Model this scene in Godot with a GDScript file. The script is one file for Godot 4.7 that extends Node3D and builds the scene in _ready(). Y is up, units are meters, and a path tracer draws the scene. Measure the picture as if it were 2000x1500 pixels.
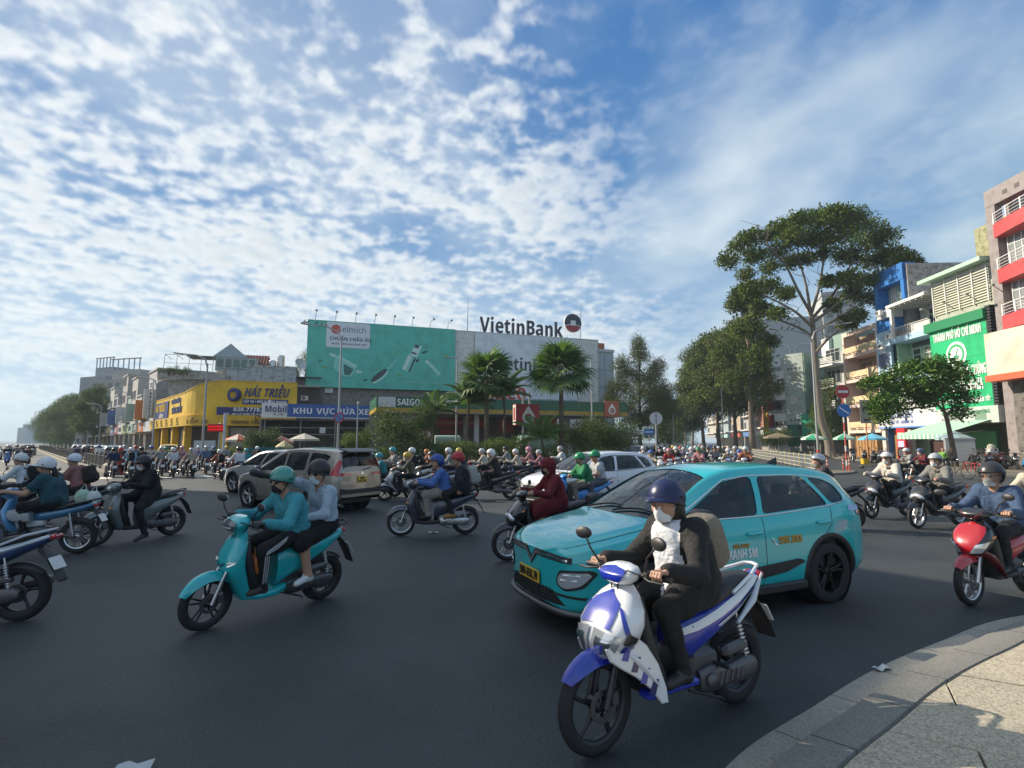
extends Node3D
func _ready()->void:
	rng.seed=7
	var cam:=Camera3D.new()
	cam.name="camera"
	add_child(cam)
	cam.position=EYE
	cam.rotation.x=PITCH
	cam.fov=rad_to_deg(2.0*atan(750.0/F))
	cam.near=.1
	cam.far=4000.0
	cam.current=true
	make_textures()
	var env:=Environment.new()
	env.background_mode=Environment.BG_SKY
	env.sky=Sky.new()
	env.sky.sky_material=PanoramaSkyMaterial.new()
	env.sky.sky_material.panorama=sky_picture(2048)
	env.background_energy_multiplier=.64
	env.tonemap_mode=Environment.TONE_MAPPER_LINEAR
	env.tonemap_exposure=2.35
	env.fog_enabled=true
	env.fog_density=.0004
	env.fog_light_color=Color(.8,.88,.95)
	env.sdfgi_enabled=true
	env.ssao_enabled=true
	env.ssil_enabled=true
	var we:=WorldEnvironment.new()
	we.name="world_environment"
	we.environment=env
	add_child(we)
	var sun:=DirectionalLight3D.new()
	sun.name="sun"
	add_child(sun)
	var az:=deg_to_rad(-68.0)
	var el:=deg_to_rad(31.0)
	var to_sun:=Vector3(sin(az)*cos(el),sin(el),-cos(az)*cos(el))
	sun.look_at_from_position(Vector3.ZERO,-to_sun,Vector3.UP)
	sun.light_energy=1.05
	sun.light_color=Color(1.0,.945,.86)
	sun.light_angular_distance=.5
	sun.shadow_enabled=true
	build_all()
const F:=1050.0
const EYE:=Vector3(0,1.85,0)
const PITCH:=.10815
var rng:=RandomNumberGenerator.new()
var taken:={}
var mcache:={}
var tex:={}
func ray(u:float,v:float)->Vector3:
	return Vector3((u-1000.0)/F,(750.0-v)/F,-1.0).rotated(Vector3.RIGHT,PITCH)
func gp(u:float,v:float,h:=.0)->Vector3:
	var d:=ray(u,v)
	return EYE+d*((h-EYE.y)/d.y)
func ad(u:float,v:float,depth:float)->Vector3:
	var d:=ray(u,v)
	return EYE+d*(depth/-d.z)
func numbered(called:String)->String:
	var k:int=taken.get(called,0)
	taken[called]=k+1
	return called if k==0 else "%s_%03d"%[called,k]
func thing(called:String,label:String,category:String,at:=Vector3.ZERO,turn:=.0,group:="")->Node3D:
	var o:=Node3D.new()
	o.name=numbered(called)
	add_child(o)
	o.position=at
	o.rotation.y=turn
	tag(o,label,category,group)
	return o
func tag(o:Node3D,label:String,category:String,group:="")->void:
	o.set_meta("label",label)
	o.set_meta("category",category)
	if group!="":
		o.set_meta("group",group)
func part(parent:Node3D,called:String,b:B,m:Material,at:=Vector3.ZERO)->MeshInstance3D:
	return pmesh(parent,called,b.mesh(),m,at)
func pmesh(parent:Node3D,called:String,me:Mesh,m:Material,at:=Vector3.ZERO)->MeshInstance3D:
	var o:=MeshInstance3D.new()
	o.name=numbered(called) if parent==self else called
	o.mesh=me
	if m:
		o.material_override=m
	parent.add_child(o,true)
	o.position=at
	return o
func structure(called:String,b:B,m:Material)->MeshInstance3D:
	var o:=part(self,called,b,m)
	o.set_meta("kind","structure")
	return o
func pm(r:float,g:float,b:float,rough:=.6,metal:=.0,extra:="")->StandardMaterial3D:
	var key:="%.4f %.4f %.4f %.2f %.2f %s"%[r,g,b,rough,metal,extra]
	if mcache.has(key):
		return mcache[key]
	var m:=StandardMaterial3D.new()
	m.albedo_color=Color(r,g,b).linear_to_srgb()
	m.roughness=rough
	m.metallic=metal
	match extra:
		"coat":
			m.clearcoat_enabled=true
			m.clearcoat=1.0
			m.clearcoat_roughness=.04
		"cloth":
			m.normal_enabled=true
			m.normal_texture=tex.cloth_normal
			m.normal_scale=1.7
			m.uv1_triplanar=true
			m.uv1_scale=Vector3.ONE*3.2
			m.albedo_texture=tex.weave
			m.rim_enabled=true
			m.rim=.22*clampf((r+g+b)*2.0,.08,1.0)
		"wall":
			m.albedo_texture=tex.wall
			m.uv1_triplanar=true
			m.uv1_world_triplanar=true
			m.uv1_scale=Vector3.ONE*.11
			m.detail_enabled=true
			m.detail_blend_mode=BaseMaterial3D.BLEND_MODE_MUL
			m.detail_uv_layer=BaseMaterial3D.DETAIL_UV_2
			m.detail_albedo=tex.grit
			m.uv2_triplanar=true
			m.uv2_world_triplanar=true
			m.uv2_scale=Vector3.ONE*.5
		"dirty":
			m.albedo_texture=tex.dirt
			m.uv1_triplanar=true
			m.uv1_world_triplanar=true
			m.uv1_scale=Vector3.ONE*.16
		"sign":
			m.albedo_texture=tex.faded
			m.uv1_triplanar=true
			m.uv1_world_triplanar=true
			m.uv1_scale=Vector3.ONE*.12
		"bark":
			m.albedo_texture=tex.bark
			m.uv1_triplanar=true
			m.uv1_scale=Vector3(.9,.35,.9)
		"leaf":
			m.backlight_enabled=true
			m.backlight=Color(r*1.1,g*1.3,b*.8).linear_to_srgb()
			m.vertex_color_use_as_albedo=true
		"glass":
			m.metallic_specular=.7
		"dust":
			m.albedo_texture=tex.faded
			m.uv1_triplanar=true
			m.uv1_scale=Vector3.ONE*1.7
	mcache[key]=m
	return m
func pane(r:float,g:float,b:float,a:float)->StandardMaterial3D:
	var key:="pane %.3f %.3f %.3f %.2f"%[r,g,b,a]
	if not mcache.has(key):
		var m:=StandardMaterial3D.new()
		var c:=Color(r,g,b).linear_to_srgb()
		c.a=a
		m.albedo_color=c
		m.transparency=BaseMaterial3D.TRANSPARENCY_ALPHA
		m.roughness=.03
		mcache[key]=m
	return mcache[key]
func noise_of(kind:int,freq:float,octaves:int,sd:int,gain:=.5)->FastNoiseLite:
	var f:=FastNoiseLite.new()
	f.noise_type=kind
	f.frequency=freq
	f.fractal_octaves=octaves
	f.fractal_type=FastNoiseLite.FRACTAL_FBM if octaves>1 else FastNoiseLite.FRACTAL_NONE
	f.fractal_gain=gain
	f.seed=sd
	return f
func ramp_tex(f:FastNoiseLite,size:int,stops:Array)->ImageTexture:
	var im:=f.get_seamless_image(size,size)
	var src:=im.get_data()
	var g:=Gradient.new()
	g.offsets=PackedFloat32Array(stops.map(func(s):return s[0]))
	g.colors=PackedColorArray(stops.map(func(s):return s[1]))
	var lut:=PackedByteArray()
	for i in 256:
		var c:=g.sample(i/255.0)
		lut.append_array([int(c.r*255.0+.5),int(c.g*255.0+.5),int(c.b*255.0+.5)])
	var dst:=PackedByteArray()
	dst.resize(size*size*3)
	for i in size*size:
		var k:=src[i]*3
		dst[i*3]=lut[k]
		dst[i*3+1]=lut[k+1]
		dst[i*3+2]=lut[k+2]
	return ImageTexture.create_from_image(Image.create_from_data(size,size,false,Image.FORMAT_RGB8,dst))
func grey(x:float)->Color:
	return Color(x,x,x)
func make_textures()->void:
	var S:=FastNoiseLite.TYPE_SIMPLEX_SMOOTH
	var V:=FastNoiseLite.TYPE_VALUE
	tex.grit=ramp_tex(noise_of(V,.35,3,3),512,[[.0,grey(.78)],[.5,grey(.95)],[1.0,grey(1.0)]])
	tex.asphalt=ramp_tex(noise_of(V,.42,2,5,.6),1024,[[.0,grey(.50)],[.3,grey(.70)],[.55,grey(.80)],[.72,grey(.88)],[.82,Color(.97,.96,.94)],[1.0,Color(1,1,1)]])
	tex.patch=ramp_tex(noise_of(S,.012,5,6,.6),512,[[.15,grey(.74)],[.42,grey(.90)],[.55,Color(.97,.965,.955)],[.85,Color(1.0,.99,.97)]])
	tex.wall=ramp_tex(noise_of(S,.02,5,8,.6),512,[[.1,Color(.82,.81,.79)],[.4,Color(.94,.94,.93)],[.6,grey(.98)],[1.0,grey(1.0)]])
	tex.dirt=ramp_tex(noise_of(S,.018,6,9,.68),512,[[.1,Color(.60,.59,.56)],[.35,Color(.80,.79,.76)],[.55,Color(.94,.93,.92)],[.85,grey(1.0)]])
	tex.faded=ramp_tex(noise_of(S,.012,4,12,.55),256,[[.2,grey(.88)],[.5,grey(.96)],[.8,grey(1.0)]])
	tex.bark=ramp_tex(noise_of(S,.03,5,14,.65),512,[[.2,Color(.5,.47,.43)],[.45,Color(.78,.75,.7)],[.6,Color(.95,.93,.9)],[.8,grey(1.0)]])
	tex.weave=ramp_tex(noise_of(V,.3,3,15),256,[[.0,grey(.88)],[1.0,grey(1.0)]])
	tex.stone=ramp_tex(noise_of(V,.25,4,17,.7),512,[[.1,Color(.55,.53,.5)],[.4,Color(.8,.78,.74)],[.6,Color(.93,.91,.87)],[.9,grey(1.0)]])
	var fold:=noise_of(S,.011,4,21,.45)
	fold.domain_warp_enabled=true
	fold.domain_warp_amplitude=40.0
	fold.domain_warp_frequency=.01
	tex.cloth_normal=normal_tex(fold,512,14.0)
	tex.asphalt_normal=normal_tex(noise_of(V,.33,2,23),512,2.2)
func normal_tex(f:FastNoiseLite,size:int,strength:float)->ImageTexture:
	var im:=f.get_seamless_image(size,size)
	im.convert(Image.FORMAT_RGBA8)
	im.bump_map_to_normal_map(strength)
	return ImageTexture.create_from_image(im)
class B:
	var v:=PackedVector3Array()
	var n:=PackedVector3Array()
	var uv:=PackedVector2Array()
	var idx:=PackedInt32Array()
	var col:=PackedColorArray()
	func tri(a:Vector3,b:Vector3,c:Vector3)->void:
		var k:=v.size()
		var m:=(b-a).cross(c-a).normalized()
		v.append(a); v.append(b); v.append(c)
		n.append(m); n.append(m); n.append(m)
		idx.append(k); idx.append(k+2); idx.append(k+1)
	func quad(a:Vector3,b:Vector3,c:Vector3,d:Vector3)->void:
		var k:=v.size()
		var m:=(c-a).cross(d-b).normalized()
		v.append(a); v.append(b); v.append(c); v.append(d)
		n.append(m); n.append(m); n.append(m); n.append(m)
		idx.append(k); idx.append(k+2); idx.append(k+1)
		idx.append(k); idx.append(k+3); idx.append(k+2)
	func box(c:Vector3,s:Vector3,basis:=Basis.IDENTITY)->B:
		var p:Array[Vector3]=[]
		for i in 8:
			p.append(c+basis*Vector3((.5 if i&1 else -.5)*s.x,(.5 if i&2 else -.5)*s.y,(.5 if i&4 else -.5)*s.z))
		quad(p[0],p[2],p[3],p[1])
		quad(p[4],p[5],p[7],p[6])
		quad(p[0],p[4],p[6],p[2])
		quad(p[1],p[3],p[7],p[5])
		quad(p[2],p[6],p[7],p[3])
		quad(p[0],p[1],p[5],p[4])
		return self
	func span(a:Vector3,b:Vector3)->B:
		return box((a+b)*.5,(b-a).abs())
	func cbox(c:Vector3,s:Vector3,r:float,basis:=Basis.IDENTITY)->B:
		r=minf(r,minf(s.x,minf(s.y,s.z))*.45)
		var rings:Array=[]
		for e in [[-.5,r],[-.5,.0],[.5,.0],[.5,r]]:
			var y:float=e[0]*s.y
			var ins:float=e[1]
			if ins==.0:
				y-=signf(y)*r
			var hx:=s.x*.5-ins
			var hz:=s.z*.5-ins
			var ring:=PackedVector3Array()
			for q in [[hx,hz-r],[hx-r,hz],[-hx+r,hz],[-hx,hz-r],[-hx,-hz+r],[-hx+r,-hz],[hx-r,-hz],[hx,-hz+r]]:
				ring.append(c+basis*Vector3(q[0],y,q[1]))
			ring.reverse()
			rings.append(ring)
		loft(rings,true,true,false)
		return self
	func loft(rings:Array,cap0:=true,cap1:=true,smooth:=true)->B:
		var m:int=rings[0].size()
		if not smooth:
			for i in rings.size()-1:
				for j in m:
					var j2:=(j+1)%m
					quad(rings[i][j],rings[i][j2],rings[i+1][j2],rings[i+1][j])
		else:
			var rows:Array=[]
			for r in rings:
				var q:PackedVector3Array=r.duplicate()
				rows.append(q)
			sheet(rows,true)
		if cap0:
			fan(rings[0],true)
		if cap1:
			fan(rings[rings.size()-1],false)
		return self
	func fan(ring:PackedVector3Array,turned:bool)->void:
		var c:=Vector3.ZERO
		for p in ring:
			c+=p
		c/=ring.size()
		for j in ring.size():
			var j2:=(j+1)%ring.size()
			if turned:
				tri(c,ring[j2],ring[j])
			else:
				tri(c,ring[j],ring[j2])
	func sheet(rows:Array,wrapped:=false)->B:
		var r:=rows.size()
		var m:int=rows[0].size()
		var k:=v.size()
		var nn:=PackedVector3Array()
		nn.resize(r*m)
		var cols:=m if wrapped else m-1
		for i in r-1:
			for j in cols:
				var j2:=(j+1)%m
				var a:Vector3=rows[i][j]
				var b:Vector3=rows[i][j2]
				var c:Vector3=rows[i+1][j2]
				var d:Vector3=rows[i+1][j]
				var f:=(c-a).cross(d-b)
				nn[i*m+j]+=f
				nn[i*m+j2]+=f
				nn[(i+1)*m+j2]+=f
				nn[(i+1)*m+j]+=f
				var A:=k+i*m+j
				var Bq:=k+i*m+j2
				var C:=k+(i+1)*m+j2
				var D:=k+(i+1)*m+j
				idx.append_array(PackedInt32Array([A,C,Bq,A,D,C]))
		for i in r:
			v.append_array(rows[i])
		for q in nn:
			n.append(q.normalized() if q.length_squared()>1e-20 else Vector3.UP)
		return self
	static func ring(c:Vector3,ux:Vector3,uy:Vector3,a:float,b:float,e:=2.0,sides:=16)->PackedVector3Array:
		var out:=PackedVector3Array()
		for i in sides:
			var t:=TAU*i/sides
			var cs:=cos(t)
			var sn:=sin(t)
			out.append(c+ux*(a*signf(cs)*pow(absf(cs),2.0/e))+uy*(b*signf(sn)*pow(absf(sn),2.0/e)))
		return out
	func hull(st:Array,sides:=16,z:=.0,cap:=true)->B:
		var rings:Array=[]
		for s in st:
			rings.append(B.ring(Vector3(s[0],s[1],z),Vector3(0,0,1),Vector3(0,1,0),s[2],s[3],s[4] if s.size()>4 else 2.0,sides))
		if rings.size()>1 and st[0][0]<st[-1][0]:
			rings.reverse()
		return loft(rings,cap,cap)
	func stack(st:Array,sides:=16,z:=.0,cap:=true)->B:
		var rings:Array=[]
		for s in st:
			rings.append(B.ring(Vector3(s[1],s[0],z),Vector3(0,0,1),Vector3(1,0,0),s[3],s[2],s[4] if s.size()>4 else 2.0,sides))
		return loft(rings,cap,cap)
	func tube(pts:Array,rad:Variant,sides:=8,cap:=true)->B:
		var rings:Array=[]
		var prev:=Vector3.ZERO
		for i in pts.size():
			var p:Vector3=pts[i]
			var t:Vector3
			if i==0:
				t=pts[1]-p
			elif i==pts.size()-1:
				t=p-pts[i-1]
			else:
				t=(pts[i+1]-p).normalized()+(p-pts[i-1]).normalized()
			t=t.normalized()
			var x:Vector3
			if i==0:
				x=t.cross(Vector3.UP if absf(t.y)<.9 else Vector3.RIGHT).normalized()
			else:
				x=(prev-t*prev.dot(t)).normalized()
			prev=x
			var r:float=rad if (rad is float or rad is int) else rad[i]
			rings.append(B.ring(p,x,t.cross(x),r,r,2.0,sides))
		return loft(rings,cap,cap)
	func lathe(profile:Array,o:=Vector3.ZERO,axis:=Vector3.UP,sides:=16,smooth:=true)->B:
		var ux:=axis.cross(Vector3.RIGHT if absf(axis.x)<.9 else Vector3.UP).normalized()
		var uy:=axis.cross(ux)
		var rings:Array=[]
		for q in profile:
			rings.append(B.ring(o+axis*q[1],ux,uy,q[0],q[0],2.0,sides))
		return loft(rings,false,false,smooth)
	func prism(poly:PackedVector2Array,z0:float,z1:float,t:=Transform3D.IDENTITY,bevel:=.0)->B:
		if Geometry2D.is_polygon_clockwise(poly):
			poly=poly.duplicate()
			poly.reverse()
		var area:=.0
		for i in poly.size():
			area+=poly[i].cross(poly[(i+1)%poly.size()])
		if area<.0:
			poly=poly.duplicate()
			poly.reverse()
		var m:=poly.size()
		var inner:=poly
		if bevel>.0:
			inner=PackedVector2Array()
			for i in m:
				var d0:=(poly[i]-poly[(i+m-1)%m]).normalized()
				var d1:=(poly[(i+1)%m]-poly[i]).normalized()
				var q:=Vector2(-d0.y,d0.x)+Vector2(-d1.y,d1.x)
				q=q.normalized()/maxf(.35,sqrt(maxf(.0,(1.0+d0.dot(d1))*.5)))
				inner.append(poly[i]+q*bevel)
		var tri_i:=Geometry2D.triangulate_polygon(inner)
		var lo:=minf(z0,z1)
		var hi:=maxf(z0,z1)
		for i in range(0,tri_i.size(),3):
			var a:=inner[tri_i[i]]
			var b:=inner[tri_i[i+1]]
			var c:=inner[tri_i[i+2]]
			if (b-a).cross(c-a)<.0:
				var s:=b
				b=c
				c=s
			tri(t*Vector3(a.x,a.y,hi),t*Vector3(b.x,b.y,hi),t*Vector3(c.x,c.y,hi))
			tri(t*Vector3(a.x,a.y,lo),t*Vector3(c.x,c.y,lo),t*Vector3(b.x,b.y,lo))
		for i in m:
			var a:=poly[i]
			var b:=poly[(i+1)%m]
			quad(t*Vector3(a.x,a.y,lo+bevel),t*Vector3(b.x,b.y,lo+bevel),t*Vector3(b.x,b.y,hi-bevel),t*Vector3(a.x,a.y,hi-bevel))
			if bevel>.0:
				var ai:=inner[i]
				var bi:=inner[(i+1)%m]
				quad(t*Vector3(a.x,a.y,hi-bevel),t*Vector3(b.x,b.y,hi-bevel),t*Vector3(bi.x,bi.y,hi),t*Vector3(ai.x,ai.y,hi))
				quad(t*Vector3(ai.x,ai.y,lo),t*Vector3(bi.x,bi.y,lo),t*Vector3(b.x,b.y,lo+bevel),t*Vector3(a.x,a.y,lo+bevel))
		return self
	func ball(c:Vector3,r:Vector3,basis:=Basis.IDENTITY,seg:=12,rows:=8)->B:
		var rings:Array=[]
		for i in range(1,rows):
			var t:=PI*i/rows-PI/2
			rings.append(B.ring(c+basis*Vector3(0,r.y*sin(t),0),basis.z,basis.x,r.z*cos(t),r.x*cos(t),2.0,seg))
		return loft(rings,true,true)
	func add(o:B,t:Transform3D)->B:
		var k:=v.size()
		for p in o.v:
			v.append(t*p)
		for q in o.n:
			n.append((t.basis*q).normalized())
		for i in o.idx:
			idx.append(i+k)
		return self
	func mirrored_z()->B:
		var o:=B.new()
		for p in v:
			o.v.append(Vector3(p.x,p.y,-p.z))
		for q in n:
			o.n.append(Vector3(q.x,q.y,-q.z))
		for i in range(0,idx.size(),3):
			o.idx.append_array(PackedInt32Array([idx[i],idx[i+2],idx[i+1]]))
		return o
	func mesh(into:ArrayMesh=null,m:Material=null)->ArrayMesh:
		var me:=into if into else ArrayMesh.new()
		var a:=[]
		a.resize(Mesh.ARRAY_MAX)
		a[Mesh.ARRAY_VERTEX]=v
		a[Mesh.ARRAY_NORMAL]=n
		a[Mesh.ARRAY_INDEX]=idx
		if uv.size()==v.size():
			a[Mesh.ARRAY_TEX_UV]=uv
		if col.size()==v.size():
			a[Mesh.ARRAY_COLOR]=col
		me.add_surface_from_arrays(Mesh.PRIMITIVE_TRIANGLES,a)
		if m:
			me.surface_set_material(me.get_surface_count()-1,m)
		return me
func tap(d:PackedByteArray,x:float,y:float)->float:
	x=fposmod(x,1024.0)
	y=fposmod(y,1024.0)
	var xi:=int(x)
	var yi:=int(y)
	var fx:=x-xi
	var fy:=y-yi
	xi&=1023
	yi&=1023
	var x1:=(xi+1)&1023
	var r0:=yi<<10
	var r1:=((yi+1)&1023)<<10
	return ((d[r0+xi]*(1.0-fx)+d[r0+x1]*fx)*(1.0-fy)+(d[r1+xi]*(1.0-fx)+d[r1+x1]*fx)*fy)/255.0
var sky_puff:PackedByteArray
var sky_wide:PackedByteArray
var sky_veil:PackedByteArray
var sky_rows:=[]
var sky_w:=2048
func sky_row(row:int)->void:
	var w:=sky_w
	var h:=w/2
	var out:=PackedFloat32Array()
	out.resize(w*3)
	var el:=maxf((.5-(row+.5)/h)*PI,.001)
	var eld:=rad_to_deg(el)
	var r:=1.0/(tan(el)+.075)
	var sinel:=sin(el)
	var blue:=Color(.036,.122,.315).lerp(Color(.17,.35,.54),pow(1.0-sinel,2.4))
	var haze:=exp(-el*7.5)
	var fine:=smoothstep(2.0,9.0,eld)
	for c in w:
		var az:=wrapf((c+.5)/w*TAU,-PI,PI)
		var px:=sin(az)*r*128.0
		var py:=cos(az)*r*128.0
		var deg:=rad_to_deg(az)
		var sunside:=.5+.5*cos(deg_to_rad(deg+68.0))
		var right:=smoothstep(3.0,21.0,deg+(eld-20.0)*.30)*smoothstep(172.0,130.0,deg)
		var wv:=tap(sky_wide,px*.55+140.0,py*.55+60.0)
		var n1:=tap(sky_puff,px*1.75+517.0,py*1.75)
		var n2:=tap(sky_puff,px*1.75+509.0,py*1.75+4.5)
		var n3:=tap(sky_puff,px*3.9+500.0,py*3.9+200.0)
		var big:=tap(sky_puff,px*.5+300.0,py*.5+90.0)
		var gap:=exp(-pow((deg-2.0)/20.0,2.0)-pow((eld-40.0)/12.0,2.0))
		var gap2:=exp(-pow((deg+24.0)/9.0,2.0)-pow((eld-28.0)/7.0,2.0))
		var cover:=.545+(wv-.5)*.50-gap*.13-gap2*.07+sunside*.035-right*.10
		var m:=n1*.50+big*.28+n3*.22
		var dens:=smoothstep(1.0-cover-.15,1.0-cover+.17,m)
		dens*=lerpf(.86,.14,right)*lerpf(.75,1.0,fine)
		var thick:=smoothstep(1.0-cover+.05,1.0-cover+.32,m)
		var lit:=clampf(.60+(n1-n2)*2.2,.0,1.0)
		var cloud:=Color(.50,.555,.595).lerp(Color(.665,.685,.695),lit)*(1.0-.15*thick)
		cloud=cloud.lerp(Color(.36,.46,.55),.30*(1.0-sunside))
		var vv:=tap(sky_veil,px*.9+77.0,py*.5+11.0)
		var vw:=tap(sky_wide,px*.9+400.0,py*.7+33.0)
		var va:=clampf((vv*.6+vw*.4-.24)*2.2,.0,1.0)*lerpf(.42,1.0,right)
		var sheet:=Color(.27,.385,.48).lerp(Color(.54,.605,.64),clampf(vw*1.7-.38-(deg-16.0)*.010,.0,1.0))
		var col:=blue.lerp(sheet,va*.88)
		col=col.lerp(cloud,dens)
		var glow:=pow(sunside,3.0)
		col=col.lerp(Color(.50,.565,.58)*(.86+.30*glow),clampf(haze*(.60+.3*glow),.0,.92))
		col=col+Color(.09,.085,.07)*pow(sunside,6.0)*(.3+.7*(1.0-sinel))
		out[c*3]=col.r
		out[c*3+1]=col.g
		out[c*3+2]=col.b
	sky_rows[row]=out
func sky_picture(w:int)->ImageTexture:
	var h:=w/2
	sky_w=w
	var S:=FastNoiseLite.TYPE_SIMPLEX_SMOOTH
	var f1:=noise_of(S,.030,6,41,.58)
	f1.domain_warp_enabled=true
	f1.domain_warp_type=FastNoiseLite.DOMAIN_WARP_SIMPLEX
	f1.domain_warp_amplitude=16.0
	f1.domain_warp_frequency=.022
	sky_puff=f1.get_seamless_image(1024,1024).get_data()
	sky_wide=noise_of(S,.007,4,43).get_seamless_image(1024,1024).get_data()
	sky_veil=noise_of(S,.008,5,47,.5).get_seamless_image(1024,1024).get_data()
	var rows:=h/2+2
	sky_rows.resize(rows)
	WorkerThreadPool.wait_for_group_task_completion(WorkerThreadPool.add_group_task(sky_row,rows,-1,true))
	var out:=PackedFloat32Array()
	for r in sky_rows:
		out.append_array(r)
	var low:=PackedFloat32Array()
	low.resize(w*3)
	low.fill(.165)
	for r in h-rows:
		out.append_array(low)
	return ImageTexture.create_from_image(Image.create_from_data(w,h,false,Image.FORMAT_RGBF,out.to_byte_array()))
const BASES:={"Ả":["A","hook"],"Ạ":["A","dot"],"Ấ":["Â","acute"],"Ầ":["Â","grave"],"Ẩ":["Â","hook"],"Ẫ":["Â","tilde"],"Đ":["D","bar"],"đ":["d","bar"],
	"Ẽ":["E","tilde"],"Ẻ":["E","hook"],"Ế":["Ê","acute"],"Ề":["Ê","grave"],"Ệ":["Ê","dot"],"Ỉ":["I","hook"],"Ị":["I","dot"],"Ĩ":["I","tilde"],"Ố":["Ô","acute"],"Ồ":["Ô","grave"],"Ộ":["Ô","dot"],"Ổ":["Ô","hook"],"Ỏ":["O","hook"],"Ọ":["O","dot"],
	"Ơ":["O","horn"],"Ờ":["O","horn grave"],"Ớ":["O","horn acute"],"Ợ":["O","horn dot"],"Ư":["U","horn"],"Ứ":["U","horn acute"],"Ừ":["U","horn grave"],"Ử":["U","horn hook"],"Ự":["U","horn dot"],"Ữ":["U","horn tilde"],"Ủ":["U","hook"],"Ụ":["U","dot"],"Ũ":["U","tilde"],
	"ụ":["u","dot"],"ẩ":["â","hook"],"ạ":["a","dot"]}
var fonts:={}
func font(serif:=false,bold:=true)->SystemFont:
	var k:="%s%s"%[serif,bold]
	if not fonts.has(k):
		var f:=SystemFont.new()
		f.font_names=["Droid Serif" if serif else "Droid Sans"]
		f.font_weight=700 if bold else 400
		fonts[k]=f
	return fonts[k]
func words(parent:Node3D,text:String,tall:float,m:Material,t:Transform3D,centre:=false,wide:=1.0,depth:=.01,slant:=.0,bold:=true,called:="lettering")->MeshInstance3D:
	var f:=font(false,bold)
	var size:=64
	if " " in text:
		var sc:=tall/(.714*size)
		var all:=f.get_string_size(plain_of(text),HORIZONTAL_ALIGNMENT_LEFT,-1,size).x*sc
		if wide<.0:
			wide=-wide/all
		var done:=""
		for word in text.split(" "):
			var x:=f.get_string_size(plain_of(done),HORIZONTAL_ALIGNMENT_LEFT,-1,size).x*sc*wide-(all*wide*.5 if centre else .0)
			words(parent,word,tall,m,t*Transform3D(Basis.IDENTITY,Vector3(x,0,0)),false,wide,depth,slant,bold,called)
			done+=word+" "
		return null
	var plain:=""
	var marks:=[]
	for ch in text:
		var pre:=f.get_string_size(plain,HORIZONTAL_ALIGNMENT_LEFT,-1,size).x
		if BASES.has(ch):
			plain+=BASES[ch][0]
			marks.append([BASES[ch][1],pre,f.get_string_size(BASES[ch][0],HORIZONTAL_ALIGNMENT_LEFT,-1,size).x,BASES[ch][0] in ["Â","Ê","Ô","â"]])
		else:
			plain+=ch
	var tm:=TextMesh.new()
	tm.font=f
	tm.text=plain
	tm.font_size=size
	tm.pixel_size=.01
	tm.depth=.02
	tm.curve_step=2.0
	tm.horizontal_alignment=HORIZONTAL_ALIGNMENT_LEFT
	tm.vertical_alignment=VERTICAL_ALIGNMENT_BOTTOM
	var cap:=.714*size*.01
	var k:=tall/cap
	var asc:=f.get_ascent(size)*.01
	var desc:=f.get_descent(size)*.01
	var width:=f.get_string_size(plain,HORIZONTAL_ALIGNMENT_LEFT,-1,size).x*.01
	if wide<.0:
		wide=-wide/(width*k)
	var st:=Transform3D(Basis(Vector3(k*wide,0,0),Vector3(slant*k,k,0),Vector3(0,0,depth/.02)),Vector3.ZERO)
	var me:=ArrayMesh.new()
	var b:=B.new()
	var arr:=tm.get_mesh_arrays()
	var verts:PackedVector3Array=arr[Mesh.ARRAY_VERTEX]
	var nor:PackedVector3Array=arr[Mesh.ARRAY_NORMAL]
	var idx:PackedInt32Array=arr[Mesh.ARRAY_INDEX] if arr[Mesh.ARRAY_INDEX]!=null else PackedInt32Array(range(verts.size()))
	if verts.size()==0:
		return null
	var probe:=base_line(f,size)
	var x0:=1e9
	for p in verts:
		x0=minf(x0,p.x)
	for i in verts.size():
		b.v.append(verts[i]-Vector3(x0,probe,0))
		b.n.append(nor[i])
	b.idx=idx.duplicate()
	for q in marks:
		var cx:float=(q[1]+q[2]*.5)*.01
		var hw:float=q[2]*.5*.01
		var y:=cap*1.10+(cap*.24 if q[3] else .0)
		var th:=cap*.13
		for what in q[0].split(" "):
			match what:
				"acute":stroke(b,Vector2(cx-.04,y),Vector2(cx+.10,y+cap*.18),th)
				"grave":stroke(b,Vector2(cx-.10,y+cap*.18),Vector2(cx+.04,y),th)
				"hook":
					stroke(b,Vector2(cx-.05,y+cap*.18),Vector2(cx+.05,y+cap*.16),th*.7)
					stroke(b,Vector2(cx+.05,y+cap*.18),Vector2(cx-.01,y),th*.7)
				"tilde":
					stroke(b,Vector2(cx-.11,y+.02),Vector2(cx-.02,y+.06),th*.8)
					stroke(b,Vector2(cx-.03,y+.06),Vector2(cx+.03,y+.02),th*.8)
					stroke(b,Vector2(cx+.02,y+.02),Vector2(cx+.11,y+.06),th*.8)
				"dot":stroke(b,Vector2(cx-.04,-cap*.22),Vector2(cx+.04,-cap*.22),th*1.2)
				"bar":stroke(b,Vector2(cx-hw*.95,cap*.5),Vector2(cx+hw*.05,cap*.5),th*.8)
				"horn":
					stroke(b,Vector2(cx+hw*.75,cap*.92),Vector2(cx+hw*1.05,cap*1.0),th*.8)
					stroke(b,Vector2(cx+hw*1.02,cap*.94),Vector2(cx+hw*1.02,cap*1.14),th*.8)
	var out:=B.new()
	out.add(b,Transform3D(Basis.IDENTITY,Vector3(-width*k*wide*.5 if centre else .0,0,0))*st)
	var o:=part(parent,called,out,m)
	o.transform=t
	return o
func plain_of(text:String)->String:
	var out:=""
	for ch in text:
		out+=BASES[ch][0] if BASES.has(ch) else ch
	return out
var base_cache:={}
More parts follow.
